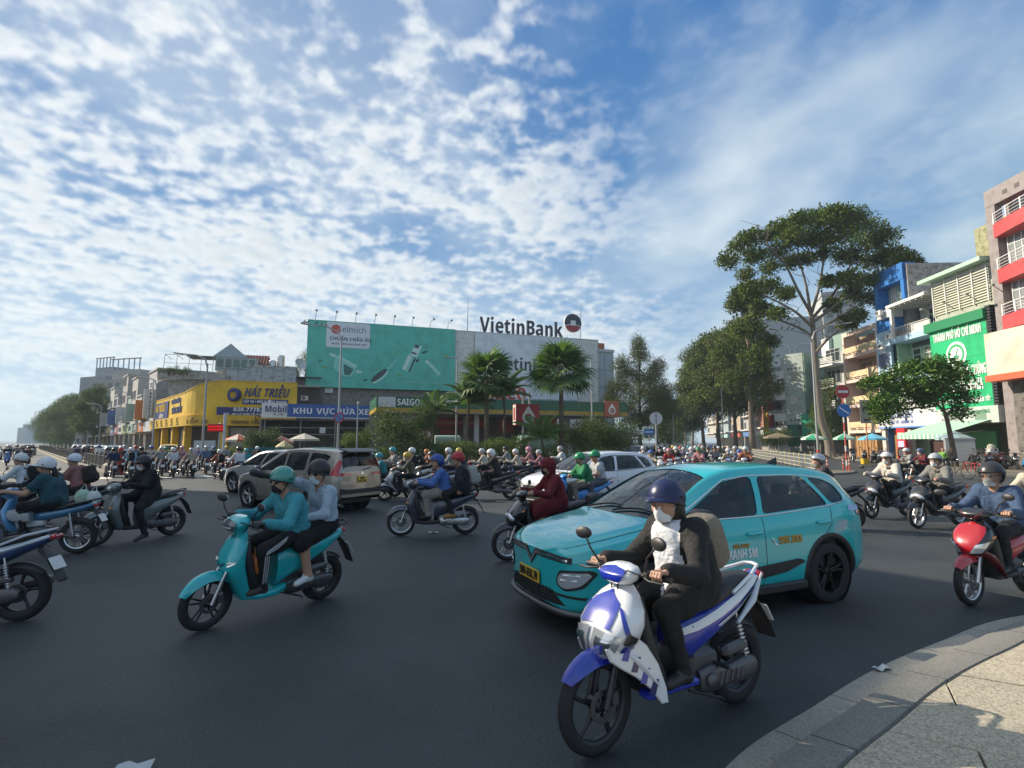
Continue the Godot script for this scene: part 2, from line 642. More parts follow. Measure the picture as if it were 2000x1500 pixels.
func base_line(f:SystemFont,size:int)->float:
	if not base_cache.has(f):
		var tm:=TextMesh.new()
		tm.font=f
		tm.text="H"
		tm.font_size=size
		tm.pixel_size=.01
		tm.vertical_alignment=VERTICAL_ALIGNMENT_BOTTOM
		var y:=1e9
		for p in tm.get_mesh_arrays()[Mesh.ARRAY_VERTEX]:
			y=minf(y,p.y)
		base_cache[f]=y
	return base_cache[f]
func stroke(b:B,a:Vector2,c:Vector2,th:float)->void:
	var d:=(c-a).normalized()
	var q:=Vector2(-d.y,d.x)*th*.5
	b.prism(PackedVector2Array([a-q,c-q,c+q,a+q]),-.01,.01)
class Flesh:
	var v:=PackedVector3Array()
	var n:=PackedVector3Array()
	var faces:={}
	func grow(bones:Array,cell:float,k:float)->Flesh:
		var lo:=Vector3(1e9,1e9,1e9)
		var hi:=-lo
		for b in bones:
			var r:float=maxf(b[2],b[3])+k*.5+cell*2.0
			for p in [b[0],b[1]]:
				lo=lo.min(p-Vector3.ONE*r)
				hi=hi.max(p+Vector3.ONE*r)
		var nx:=int((hi.x-lo.x)/cell)+2
		var ny:=int((hi.y-lo.y)/cell)+2
		var nz:=int((hi.z-lo.z)/cell)+2
		var f:=PackedFloat32Array()
		f.resize(nx*ny*nz)
		f.fill(1.0)
		var mat:=PackedByteArray()
		mat.resize(nx*ny*nz)
		var sy:=nx
		var sz:=nx*ny
		for b in bones:
			var a:Vector3=b[0]
			var ba:Vector3=b[1]-a
			var ra:float=b[2]
			var dr:float=b[3]-ra
			var mid:int=b[4]
			var inv:=1.0/maxf(ba.length_squared(),1e-8)
			var pad:=maxf(ra,b[3])+k+cell*1.5
			var l:=(a.min(b[1])-Vector3.ONE*pad-lo)/cell
			var g:=(a.max(b[1])+Vector3.ONE*pad-lo)/cell
			for z in range(maxi(0,int(l.z)),mini(nz,int(g.z)+2)):
				for y in range(maxi(0,int(l.y)),mini(ny,int(g.y)+2)):
					var at:=z*sz+y*sy
					for x in range(maxi(0,int(l.x)),mini(nx,int(g.x)+2)):
						var pa:=lo+Vector3(x,y,z)*cell-a
						var h:=clampf(pa.dot(ba)*inv,.0,1.0)
						var d:=(pa-ba*h).length()-ra-dr*h
						var o:=f[at+x]
						if d<o:
							mat[at+x]=mid
						var q:=k-absf(d-o)
						if q>.0:
							f[at+x]=minf(d,o)-q*q/(4.0*k)
						elif d<o:
							f[at+x]=d
		var cellv:=PackedInt32Array()
		cellv.resize(nx*ny*nz)
		cellv.fill(-1)
		var off:=PackedInt32Array([0,1,sy,sy+1,sz,sz+1,sz+sy,sz+sy+1])
		var edges:=[[0,1],[2,3],[4,5],[6,7],[0,2],[1,3],[4,6],[5,7],[0,4],[1,5],[2,6],[3,7]]
		var first:=v.size()
		var active:=PackedInt32Array()
		for z in nz-1:
			for y in ny-1:
				var row:=z*sz+y*sy
				for x in nx-1:
					var i:=row+x
					var s:=f[i]<.0
					if s==(f[i+1]<.0) and s==(f[i+sy]<.0) and s==(f[i+sy+1]<.0) and s==(f[i+sz]<.0) and s==(f[i+sz+1]<.0) and s==(f[i+sz+sy]<.0) and s==(f[i+sz+sy+1]<.0):
						continue
					var p:=Vector3.ZERO
					var c:=0
					for e in edges:
						var fa:=f[i+off[e[0]]]
						var fb:=f[i+off[e[1]]]
						if (fa<.0)!=(fb<.0):
							var t:=fa/(fa-fb)
							var A:=Vector3(e[0]&1,(e[0]>>1)&1,e[0]>>2)
							var Bq:=Vector3(e[1]&1,(e[1]>>1)&1,e[1]>>2)
							p+=A.lerp(Bq,t)
							c+=1
					cellv[i]=v.size()
					v.append(lo+(Vector3(x,y,z)+p/c)*cell)
					n.append(Vector3.ZERO)
					active.append(i)
		for i in active:
			var in0:=f[i]<.0
			for ax in 3:
				var st:=1 if ax==0 else (sy if ax==1 else sz)
				var in1:=f[i+st]<.0
				if in0==in1:
					continue
				var u:=sy if ax==0 else (sz if ax==1 else 1)
				var w:=sz if ax==0 else (1 if ax==1 else sy)
				var q0:=cellv[i]
				var q1:=cellv[i-u]
				var q2:=cellv[i-u-w]
				var q3:=cellv[i-w]
				if q1<0 or q2<0 or q3<0:
					continue
				var m:=mat[i] if in0 else mat[i+st]
				if not faces.has(m):
					faces[m]=PackedInt32Array()
				if not in0:
					var s:=q1
					q1=q3
					q3=s
				var fn:=(v[q2]-v[q0]).cross(v[q3]-v[q1])
				n[q0]+=fn; n[q1]+=fn; n[q2]+=fn; n[q3]+=fn
				faces[m].append_array(PackedInt32Array([q0,q2,q1,q0,q3,q2]))
		for i in range(first,n.size()):
			n[i]=n[i].normalized()
		return self
	func renormal()->void:
		n.fill(Vector3.ZERO)
		for m in faces:
			var f:PackedInt32Array=faces[m]
			for i in range(0,f.size(),3):
				var q:=(v[f[i+2]]-v[f[i]]).cross(v[f[i+1]]-v[f[i]])
				n[f[i]]+=q
				n[f[i+1]]+=q
				n[f[i+2]]+=q
		for i in n.size():
			n[i]=n[i].normalized()
	func mesh(order:Array)->ArrayMesh:
		var me:=ArrayMesh.new()
		for m in order:
			if not faces.has(m):
				continue
			var b:=B.new()
			var map:={}
			for i in faces[m]:
				if not map.has(i):
					map[i]=b.v.size()
					b.v.append(v[i])
					b.n.append(n[i])
				b.idx.append(map[i])
			b.mesh(me)
		return me
const TOP:=0
const LEGS:=1
const SKIN:=2
const SHOE:=3
const GLOVE:=4
const UNDER:=5
const HOOD:=6
func rider(o:={})->Dictionary:
	var j:={
		hip=Vector3(-.24,.85,.085),chest=Vector3(-.17,1.13,.07),shoulder=Vector3(-.13,1.25,.165),neck=Vector3(-.10,1.295,0),
		head=Vector3(-.05,1.435,0),elbow=Vector3(.05,1.02,.28),wrist=Vector3(.30,1.06,.275),hand=Vector3(.375,1.055,.275),
		knee=Vector3(.17,.80,.15),ankle=Vector3(.11,.42,.15),toe=Vector3(.27,.37,.16),fat=1.0,left={},right={},
	}
	j.merge(o,true)
	return j
func passenger(o:={})->Dictionary:
	return rider({
		hip=Vector3(-.60,.91,.085),chest=Vector3(-.57,1.18,.07),shoulder=Vector3(-.54,1.305,.16),neck=Vector3(-.52,1.35,0),head=Vector3(-.47,1.49,0),
		elbow=Vector3(-.44,1.07,.24),wrist=Vector3(-.26,1.03,.15),hand=Vector3(-.20,1.01,.13),knee=Vector3(-.22,.83,.20),ankle=Vector3(-.36,.44,.20),toe=Vector3(-.20,.38,.22),
	}.merged(o,true))
func lr(j:Dictionary,what:String,side:int)->Vector3:
	if side<0 and j.left.has(what):
		return j.left[what]
	if side>0 and j.right.has(what):
		return j.right[what]
	var p:Vector3=j[what]
	return Vector3(p.x,p.y,absf(p.z)*side)
func body_bones(j:Dictionary,o:Dictionary)->Array:
	var k:float=j.fat
	var out:=[]
	var jacket:float=o.get("loose",1.0)
	var hipc:Vector3=(lr(j,"hip",1)+lr(j,"hip",-1))*.5
	var under:int=UNDER if o.get("open",false) else TOP
	for s in [-1,1]:
		var hip:=lr(j,"hip",s)
		var ch:=lr(j,"chest",s)
		var sh:=lr(j,"shoulder",s)
		var el:=lr(j,"elbow",s)
		var wr:=lr(j,"wrist",s)
		var kn:=lr(j,"knee",s)
		var an:=lr(j,"ankle",s)
		var to:=lr(j,"toe",s)
		out.append([hip,hip+(ch-hip)*.2,.125*k,.12*k,LEGS])
		out.append([hip+(ch-hip)*.3+Vector3(0,0,.01*s),ch,.112*k*jacket,.118*k*jacket,TOP])
		out.append([ch,sh+Vector3(0,-.03,-.04*s),.11*k*jacket,.075*k*jacket,TOP])
		out.append([sh,j.neck+Vector3(-.01,-.04,.02*s),.068*k*jacket,.055*k,TOP])
		var arm0:int=TOP
		var sl:float=o.get("sleeve_r",o.get("sleeve",2.0)) if s>0 else o.get("sleeve",2.0)
		if sl>=1.0:
			out.append([sh,el,.064*k*jacket,.052*k*jacket,arm0])
			if sl>=1.9:
				out.append([el,wr,.052*k*jacket,.041*k*jacket,arm0])
			else:
				out.append([el,wr,.042*k,.029*k,o.get("hands",SKIN)])
		else:
			var me:=sh.lerp(el,.55)
			out.append([sh,me,.066*k*jacket,.062*k*jacket,arm0])
			out.append([me,el,.046*k,.042*k,o.get("hands",SKIN)])
			out.append([el,wr,.042*k,.029*k,o.get("hands",SKIN)])
		if o.get("long_coat",false):
			out.append([hip+(ch-hip)*.2,hip.lerp(kn,.55),.135*k,.115*k,TOP])
		var leg0:int=LEGS
		var bare:bool=o.get("skirt",false)
		out.append([hip,kn,.108*k,.072*k,leg0])
		out.append([kn,an,.066*k,.044*k,SKIN if bare else leg0])
		out.append([an+Vector3(0,-.035,0),to,.044,.034,SHOE])
		out.append([an,an+Vector3(-.03,-.045,0),.04,.04,SHOE])
		if not o.get("fingers",false):
			var hd:=lr(j,"hand",s)
			out.append([wr,hd,.033,.040,o.get("hands",SKIN)])
	if o.get("skirt",false):
		var k0:Vector3=(lr(j,"knee",1)+lr(j,"knee",-1))*.5
		out.append([hipc,k0,.14*k,.12*k,LEGS])
		for s in [-1,1]:
			out.append([lr(j,"hip",s),lr(j,"knee",s)+Vector3(.02,-.06,0),.12*k,.095*k,LEGS])
	if o.get("open",false):
		var cf:Vector3=j.chest*Vector3(1,1,0)
		for s in [-1,1]:
			out.append([cf+Vector3(.08,.09,.035*s),hipc.lerp(cf,.25)+Vector3(.10,0,.045*s),.085*jacket,.085*jacket,UNDER])
		out.append([hipc.lerp(cf,.2)+Vector3(.10,0,0),hipc+Vector3(.22,-.01,-.03),.07,.06,UNDER])
		out.append([hipc+Vector3(.16,.02,-.07),hipc+Vector3(.24,-.035,-.13),.05,.04,UNDER])
		for s in [-1,1]:
			out.append([lr(j,"shoulder",s)+Vector3(.04,-.03,-.035*s),lr(j,"hip",s)+Vector3(.06,.05,.08*s),.05,.06,TOP])
	out.append([hipc+Vector3(-.03,0,0),hipc+(j.chest*Vector3(1,1,0)-hipc)*.4,.12*k,.12*k,TOP])
	return out
func hand_bones(wr:Vector3,grip:Vector3,s:int,m:int)->Array:
	var out:=[]
	var fwd:=(grip-wr).normalized()
	var palm:=grip+Vector3(-.030,.022,0)
	out.append([wr,palm+Vector3(-.012,.0,.022),.028,.021,m])
	out.append([wr,palm+Vector3(-.012,.0,-.022),.028,.021,m])
	for i in 4:
		var z:=(-.033+.022*i)*s
		var len:float=[.9,1.0,.95,.78][i]
		var a:=palm+Vector3(-.004,.004,z)
		var b:=grip+Vector3(.016*len,.026,z*1.02)
		var c:=grip+Vector3(.030*len,.002,z*1.02)
		var d:=grip+Vector3(.012,-.020*len,z)
		out.append([a,b,.0105,.0098,m])
		out.append([b,c,.0098,.009,m])
		out.append([c,d,.009,.0078,m])
	var t0:=palm+Vector3(-.012,-.010,-.034*s)
	var t1:=grip+Vector3(-.012,-.022,-.044*s)
	out.append([t0,t1,.012,.0105,m])
	out.append([t1,grip+Vector3(.012,-.022,-.030*s),.0105,.0085,m])
	return out
func head_bones(c:Vector3,neck:Vector3,turn:Basis,hood:=false)->Array:
	var t:=func(x:float,y:float,z:float)->Vector3:return c+turn*Vector3(x,y,z)
	var h:=HOOD if hood else SKIN
	var out:=[
		[neck+Vector3(-.005,-.05,0),t.call(-.02,-.06,.0),.058,.052,h],
		[t.call(-.025,.035,.0),t.call(.01,.035,.0),.092,.085,h],
		[t.call(.03,-.03,.025),t.call(.03,-.03,-.025),.052,.052,SKIN],
		[t.call(.045,-.085,.012),t.call(.045,-.085,-.012),.034,.034,SKIN],
		[t.call(.02,-.06,.045),t.call(.05,-.085,.01),.03,.026,SKIN],
		[t.call(.02,-.06,-.045),t.call(.05,-.085,-.01),.03,.026,SKIN],
		[t.call(.075,.028,.04),t.call(.088,.032,.0),.016,.014,SKIN],
		[t.call(.075,.028,-.04),t.call(.088,.032,.0),.016,.014,SKIN],
		[t.call(.085,.01,.0),t.call(.102,-.028,.0),.011,.015,SKIN],
		[t.call(.068,-.022,.038),t.call(.07,-.026,.035),.022,.022,SKIN],
		[t.call(.068,-.022,-.038),t.call(.07,-.026,-.035),.022,.022,SKIN],
	]
	if hood:
		out.append([t.call(-.04,.03,0),t.call(-.05,-.08,0),.105,.085,HOOD])
	return out
var worn:={}
func gear(kind:String)->ArrayMesh:
	if worn.has(kind):
		return worn[kind]
	var b:=B.new()
	match kind:
		"half_helmet","cap_helmet":
			var rows:=[]
			for i in 9:
				var t:=i/8.0
				var ringp:=PackedVector3Array()
				for q in 24:
					var a:=TAU*q/24.0
					var low:=-.012-.055*(.5-.5*cos(a))
					var el0:=asin(clampf(low/.135,-1.0,1.0))
					var e:=lerpf(el0,PI/2.0,t)
					ringp.append(Vector3(cos(a)*cos(e)*.142-.015,sin(e)*.132+.045,-sin(a)*cos(e)*.122))
				rows.append(ringp)
			b.sheet(rows,true)
			b.tube(rim_path(rows[0]),.006,5,false)
			if kind=="cap_helmet":
				var top:=PackedVector3Array()
				var tip:=PackedVector3Array()
				var tip2:=PackedVector3Array()
				for q in 11:
					var a:=lerpf(-1.15,1.15,q/10.0)
					top.append(Vector3(cos(a)*.135-.015,.062-.008*absf(sin(a)),sin(a)*.118))
					tip.append(Vector3(cos(a)*(.135+.075*cos(a*1.2))-.012,.045-.018*absf(sin(a)) ,sin(a)*.124))
					tip2.append(tip[-1]+Vector3(0,-.008,0))
				b.sheet([top,tip,tip2])
				var low:=PackedVector3Array()
				for p in top:
					low.append(p+Vector3(0,-.01,0))
				b.sheet([tip2,low])
		"shield_helmet":
			var rows:=[]
			for i in 9:
				var t:=i/8.0
				var ringp:=PackedVector3Array()
				for q in 24:
					var a:=TAU*q/24.0
					var low:=.015-.13*smoothstep(.35,.75,.5-.5*cos(a))
					var el0:=asin(clampf(low/.14,-1.0,1.0))
					var e:=lerpf(el0,PI/2.0,t)
					ringp.append(Vector3(cos(a)*cos(e)*.148-.012,sin(e)*.14+.045,-sin(a)*cos(e)*.130))
				rows.append(ringp)
			b.sheet(rows,true)
			b.tube(rim_path(rows[0]),.007,5,false)
		"face_shield":
			var rows:=[]
			for i in 5:
				var t:=i/4.0
				var row:=PackedVector3Array()
				for q in 13:
					var a:=lerpf(-1.35,1.35,q/12.0)
					row.append(Vector3(cos(a)*(.142+.012*t)-.012,lerpf(.085,-.075 ,t),sin(a)*(.133-.006*t)))
				rows.append(row)
			b.sheet(rows)
		"helmet_trim","shield_trim":
			var pts:=[]
			for q in 25:
				var a:=TAU*q/24.0
				var big:=kind=="shield_trim"
				var low:=.015-.13*smoothstep(.35,.75,.5-.5*cos(a)) if big else -.012-.055*(.5-.5*cos(a))
				var e:=asin(clampf(low/(.14 if big else .135),-1.0,1.0))
				pts.append(Vector3(cos(a)*cos(e)*(.150 if big else .144)-.014,sin(e)*.137+.045,-sin(a)*cos(e)*(.132 if big else .124)))
			b.tube(pts,.0085,6,false)
			for s in [-1.0,1.0]:
				b.tube([Vector3(-.02,.05,.122*s),Vector3(-.02,.05,(.136 if kind=="shield_trim" else .127)*s)],.011,8)
		"mask":
			var rows:=[]
			for i in 7:
				var t:=i/6.0
				var row:=PackedVector3Array()
				for q in 11:
					var a:=lerpf(-1.2,1.2,q/10.0)
					var bulge:=.022*exp(-pow(a/.45,2.0))*sin(PI*clampf(t*.9+.1,.0,1.0))
					row.append(Vector3(.010+cos(a)*(.088+bulge-.012*t*t) ,lerpf(-.012,-.112,t)+.012*(1.0-t)*cos(a*1.3),sin(a)*(.083-.022*t*t)))
				rows.append(row)
			b.sheet(rows)
			for s in [-1.0,1.0]:
				b.tube([Vector3(.04,-.03,.079*s),Vector3(-.03,.0,.092*s)],.003,4)
				b.tube([Vector3(.04,-.085,.066*s),Vector3(-.03,-.02,.092*s)],.003,4)
		"strap":
			b.tube([Vector3(-.01,.02,.108),Vector3(.015,-.07,.082),Vector3(.03,-.128,.02),Vector3(.03,-.128,-.02),Vector3(.015,-.07,-.082),Vector3(-.01,.02,-.108)],.006,5)
		"eyes":
			for s in [-1.0,1.0]:
				b.ball(Vector3(.083,.008,.033*s),Vector3(.010,.006,.014))
				b.tube([Vector3(.088,.034,.014*s),Vector3(.090,.040,.032*s),Vector3(.080,.036,.052*s)],.0042,5)
		"glasses":
			for s in [-1.0,1.0]:
				b.ball(Vector3(.094,.006,.036*s),Vector3(.010,.022,.031))
				b.tube([Vector3(.09,.014,.062*s),Vector3(.0,.018,.09*s)],.004,5)
		"ponytail":
			b.tube([Vector3(-.11,.0,0),Vector3(-.15,-.08,.0),Vector3(-.15,-.2,.01),Vector3(-.13,-.32,.0)],[.04,.045,.04,.015],8)
		"long_hair":
			var rings:=[]
			for e in [[.05,-.030,.075,.098],[-.03,-.045,.075,.102],[-.10,-.062,.07,.10],[-.18,-.085,.06,.105],[-.26,-.10,.05,.10],[-.33,-.10,.035,.075],[-.40,-.09,.012,.03]]:
				rings.append(B.ring(Vector3(e[1],e[0],0),Vector3(0,0,1),Vector3(1,0,0),e[3],e[2],2.4,20))
			rings.reverse()
			b.loft(rings)
		"backpack":
			b.hull([[-.10,0,.135,.185,4.0],[-.02,0,.15,.20,3.5],[.05,0,.145,.19,3.5],[.075,0,.11,.15,3.0]],20)
			b.hull([[-.15,-.07,.09,.08,4.0],[-.10,-.07,.11,.10,4.0],[-.06,-.07,.115,.105,4.0]],16)
			for s in [-1.0,1.0]:
				b.tube([Vector3(.07,.13,.09*s),Vector3(.16,.20,.105*s),Vector3(.27,.15,.11*s),Vector3(.29,.0,.12*s),Vector3(.20,-.12,.13*s),Vector3(.07,-.14,.12*s)],.014,6)
		"hood_brim":
			b.tube([Vector3(.02,-.06,.095),Vector3(.06,.05,.085),Vector3(.075,.105,.04),Vector3(.08,.115,.0),Vector3(.075,.105,-.04),Vector3(.06,.05,-.085),Vector3(.02,-.06,-.095)],.014,6)
	worn[kind]=b.mesh()
	return worn[kind]
func rim_path(ringp:PackedVector3Array)->Array:
	var out:=[]
	for p in ringp:
		out.append(p)
	out.append(ringp[0])
	return out
func person(label:String,j:Dictionary,o:Dictionary,wear:Array,at:Transform3D,group:="")->Node3D:
	var root:=thing("person",label,"person",Vector3.ZERO,.0,group)
	root.transform=at
	var key:String=o.get("key","")
	var me:ArrayMesh
	var order:Array
	if key!="" and worn.has(key):
		me=worn[key][0]
		order=worn[key][1]
	else:
		var sk:=Flesh.new()
		var cell:float=o.get("cell",.02)
		var tb:Basis=Basis(Vector3.UP,o.get("look",.0))*Basis(Vector3(0,0,1),o.get("nod",.0))
		sk.grow(body_bones(j,o),cell,.035)
		sk.grow(head_bones(j.head,j.neck,tb,o.get("hood",false)),minf(cell,o.get("head_cell",.011)),.03)
		if o.get("fingers",false):
			for s in [-1,1]:
				if not o.get("one_hand",0)==s:
					sk.grow(hand_bones(lr(j,"wrist",s),lr(j,"hand",s),s,o.get("hands",SKIN)),.0055,.006)
		if o.has("extra"):
			sk.grow(o.extra,cell,.03)
		if cell<.021:
			var fold:=noise_of(FastNoiseLite.TYPE_SIMPLEX_SMOOTH,3.0,2,12,.4)
			fold.fractal_type=FastNoiseLite.FRACTAL_RIDGED
			var done:={}
			for mm in [TOP,LEGS,UNDER,HOOD]:
				for i in sk.faces.get(mm,PackedInt32Array()):
					if not done.has(i):
						done[i]=true
						var p:Vector3=sk.v[i]
						sk.v[i]=p+sk.n[i]*(.011*fold.get_noise_3d(p.x*.9,p.y*1.2+p.x*.7,p.z))
			sk.renormal()
		order=[TOP,LEGS,SKIN,SHOE,GLOVE,UNDER,HOOD].filter(func(m):return sk.faces.has(m))
		me=sk.mesh(order)
		if key!="":
			worn[key]=[me,order]
	var mi:=pmesh(root,"body",me,null)
	for i in order.size():
		mi.set_surface_override_material(i,o.mats[order[i]])
	var hb:Basis=Basis(Vector3.UP,o.get("look",.0))*Basis(Vector3(0,0,1),o.get("nod",.0))
	if not o.has("key"):
		for w in wear.duplicate():
			if w[0] in ["half_helmet","cap_helmet","shield_helmet"] and not o.get("hood",false):
				wear.append(["shield_trim" if w[0]=="shield_helmet" else "helmet_trim",black_plastic,"helmet_trim"])
	for w in wear:
		var p:=pmesh(root,w[2] if w.size()>2 else w[0],gear(w[0]),w[1])
		if w[0]=="backpack":
			p.transform=Transform3D(Basis(Vector3(0,0,1),(j.neck-(j.hip*Vector3(1,1,0))).angle_to(Vector3.UP)*-1.0),(j.chest*Vector3(1,1,0)).lerp(j.shoulder*Vector3(1,1,0),.2)+Vector3(-.22,-.02,0))
		else:
			p.transform=Transform3D(hb,j.head)
	return root
func cloth(r:float,g:float,b:float)->StandardMaterial3D:
	return pm(r,g,b,.85,.0,"cloth")
func skin_tone()->StandardMaterial3D:
	return pm(.42,.24,.16,.55)
func outfit(top:Material,legs:Material,shoe:Material=null,glove:Material=null,under:Material=null,hood:Material=null)->Dictionary:
	return {TOP:top,LEGS:legs,SKIN:skin_tone(),SHOE:shoe if shoe else pm(.03,.03,.035,.6),GLOVE:glove if glove else cloth(.02,.02,.022),UNDER:under if under else top,HOOD:hood if hood else top}
var rubber:StandardMaterial3D
var black_plastic:StandardMaterial3D
var seat_vinyl:StandardMaterial3D
var alloy:StandardMaterial3D
var dark_alloy:StandardMaterial3D
var chrome:StandardMaterial3D
var steel_dark:StandardMaterial3D
var lens_clear:StandardMaterial3D
var lens_red:StandardMaterial3D
var lens_amber:StandardMaterial3D
var mirror_glass:StandardMaterial3D
var plate_white:StandardMaterial3D
var bike_mesh:={}
func bike_materials()->void:
	rubber=pm(.018,.018,.019,.8)
	black_plastic=pm(.02,.02,.022,.5)
	seat_vinyl=pm(.022,.022,.024,.55)
	alloy=pm(.55,.55,.56,.32,.9)
	dark_alloy=pm(.05,.05,.055,.4,.6)
	chrome=pm(.75,.75,.76,.12,1.0)
	steel_dark=pm(.12,.12,.125,.45,.7)
	lens_clear=pm(.62,.66,.70,.08,.55,"coat")
	lens_red=pm(.45,.012,.015,.15,.0,"coat")
	lens_amber=pm(.75,.24,.03,.2,.0,"coat")
	mirror_glass=pm(.7,.72,.75,.03,1.0)
	plate_white=pm(.7,.7,.68,.5)
func bm(key:String,make:Callable)->ArrayMesh:
	if not bike_mesh.has(key):
		var b:=B.new()
		make.call(b)
		bike_mesh[key]=b.mesh()
	return bike_mesh[key]
func tyre_mesh(r:float,w:float,far:bool)->ArrayMesh:
	return bm("tyre %.3f %.3f %s"%[r,w,far],func(b:B):
		var prof:=[]
		for i in 9:
			var a:=lerpf(-2.5,2.5,i/8.0)
			prof.append([r-w+w*cos(a),w*sin(a)])
		b.lathe(prof,Vector3.ZERO,Vector3(0,0,1),16 if far else 36)
		)
func rim_mesh(r:float,w:float,kind:String)->ArrayMesh:
	return bm("rim %.3f %.3f %s"%[r,w,kind],func(b:B):
		var ri:=r-w*1.75
		var far:=kind=="far"
		b.lathe([[ri+.012,-w*.72],[ri-.006,-w*.66],[ri-.016,-w*.3],[ri-.016,w*.3],[ri-.006,w*.66],[ri+.012,w*.72]],Vector3.ZERO,Vector3(0,0,1),16 if far else 36)
		b.lathe([[.001,-.05],[.035,-.05],[.045,-.03],[.045,.03],[.035,.05],[.001,.05]],Vector3.ZERO,Vector3(0,0,1),10 if far else 18)
		if kind=="wire":
			for i in 28:
				var a:=TAU*i/28.0
				var a2:=a+(.42 if i%2 else -.42)
				b.tube([Vector3(cos(a2)*.04,sin(a2)*.04,.03 if i%4<2 else -.03),Vector3(cos(a)*ri,sin(a)*ri,0)],.0024,4,false)
		else:
			for i in 5:
				var a:=TAU*i/5.0+.3
				if kind=="twin":
					for d in [-.13,.13]:
						b.tube([Vector3(cos(a+d*2.0)*.035,sin(a+d*2.0)*.035,0),Vector3(cos(a+d*1.15)*ri,sin(a+d*1.15)*ri,0)],[.012,.009],6,false)
				else:
					b.tube([Vector3(cos(a)*.03,sin(a)*.03,0),Vector3(cos(a+.06)*ri*.6,sin(a+.06)*ri*.6,0),Vector3(cos(a+.16)*ri,sin(a+.16)*ri,0)],[.022,.014,.018],6,false)
		)
func disc_mesh(r:float)->ArrayMesh:
	return bm("disc %.3f"%r,func(b:B):
		b.lathe([[r*.62,-.003],[r,-.003],[r,.003],[r*.62,.003],[r*.62,-.003]],Vector3.ZERO,Vector3(0,0,1),24,false)
		for i in 6:
			var a:=TAU*i/6.0
			b.tube([Vector3(cos(a)*.03,sin(a)*.03,0),Vector3(cos(a+.35)*r*.66,sin(a+.35)*r*.66,0)],.006,4,false)
		)
func wheel(parent:Node3D,called:String,at:Vector3,r:float,w:float,rim_kind:String,rim_mat:Material,steer:=.0)->MeshInstance3D:
	var far:=rim_kind=="far"
	var t:=pmesh(parent,called,tyre_mesh(r,w,far),rubber,at)
	t.rotation.y=steer
	pmesh(t,"rim",rim_mesh(r,w,rim_kind),rim_mat)
	if not far:
		var d:=pmesh(t,"brake_disc",disc_mesh(.095),steel_dark)
		d.position.z=-.055
	return t
func fender(b:B,c:Vector3,r:float,hw:float,a0:float,a1:float,drop:=.05)->void:
	var rows:=[]
	for i in 13:
		var t:=i/12.0
		var a:=lerpf(a0,a1,t)
		var e:=1.0-pow(absf(t-.5)*2.0,3.0)*.45
		var row:=PackedVector3Array()
		for q in 9:
			var s:=lerpf(-1.0,1.0,q/8.0)
			var rr:=r-drop*pow(absf(s),2.6)*e
			row.append(c+Vector3(cos(a)*rr,sin(a)*rr,s*hw*e))
		rows.append(row)
	b.sheet(rows)
const NOSE:=[[.52,.50,.07,.06,2.2],[.58,.52,.135,.12,2.2],[.66,.51,.155,.175,2.4],[.74,.485,.15,.195,2.5],[.82,.45,.125,.18,2.5],[.90,.41,.085,.125,2.4],[.95,.38,.045,.07,2.2]]
const SHIELD:=[[.245,.30,.05,.12,3.5],[.32,.335,.075,.15,3.2],[.44,.385,.085,.17,3.0],[.54,.43,.10,.19,2.8],[.62,.45,.105,.195,2.6],[.74,.435,.09,.185,2.6],[.84,.40,.075,.155,2.6],[.91,.375,.055,.105,2.4],[.95,.36,.035,.06,2.2]]
const COWL:=[[.95,.39,.05,.06,2.4],[.985,.41,.085,.13,2.4],[1.03,.405,.085,.16,2.6],[1.065,.38,.06,.12,2.6],[1.08,.37,.03,.06,2.4]]
const TAIL:=[[.03,.55,.075,.13,2.4],[-.10,.57,.135,.155,2.6],[-.30,.63,.155,.125,2.5],[-.55,.715,.14,.09,2.4],[-.78,.80,.095,.06,2.3],[-.95,.865,.04,.028,2.2]]
func skin_patch(st:Array,lying:bool,c:Array,lift:float)->B:
	var b:=B.new()
	var rows:=[]
	for i in 9:
		var t:=i/8.0
		var row:=PackedVector3Array()
		for k in 11:
			var u:=k/10.0
			var e:float=lerpf(lerpf(c[0][0],c[1][0],u),lerpf(c[3][0],c[2][0],u),t)
			var a:float=deg_to_rad(lerpf(lerpf(c[0][1],c[1][1],u),lerpf(c[3][1],c[2][1],u),t))
			var n:=0
			while n<st.size()-2 and (e-st[n+1][0])*signf(st[1][0]-st[0][0])>.0:
				n+=1
			var f:=clampf((e-st[n][0])/(st[n+1][0]-st[n][0]),.0,1.0)
			var q:=[]
			for z in 5:
				q.append(lerpf(st[n][z],st[n+1][z],f))
			var cs:=signf(cos(a))*pow(absf(cos(a)),2.0/q[4])
			var sn:=signf(sin(a))*pow(absf(sin(a)),2.0/q[4])
			if lying:
				row.append(Vector3(q[1]+(q[2]+lift)*sn,q[0],(q[3]+lift)*cs))
			else:
				row.append(Vector3(q[0],q[1]+(q[3]+lift)*sn,(q[2]+lift)*cs))
		rows.append(row)
	return b.sheet(rows)
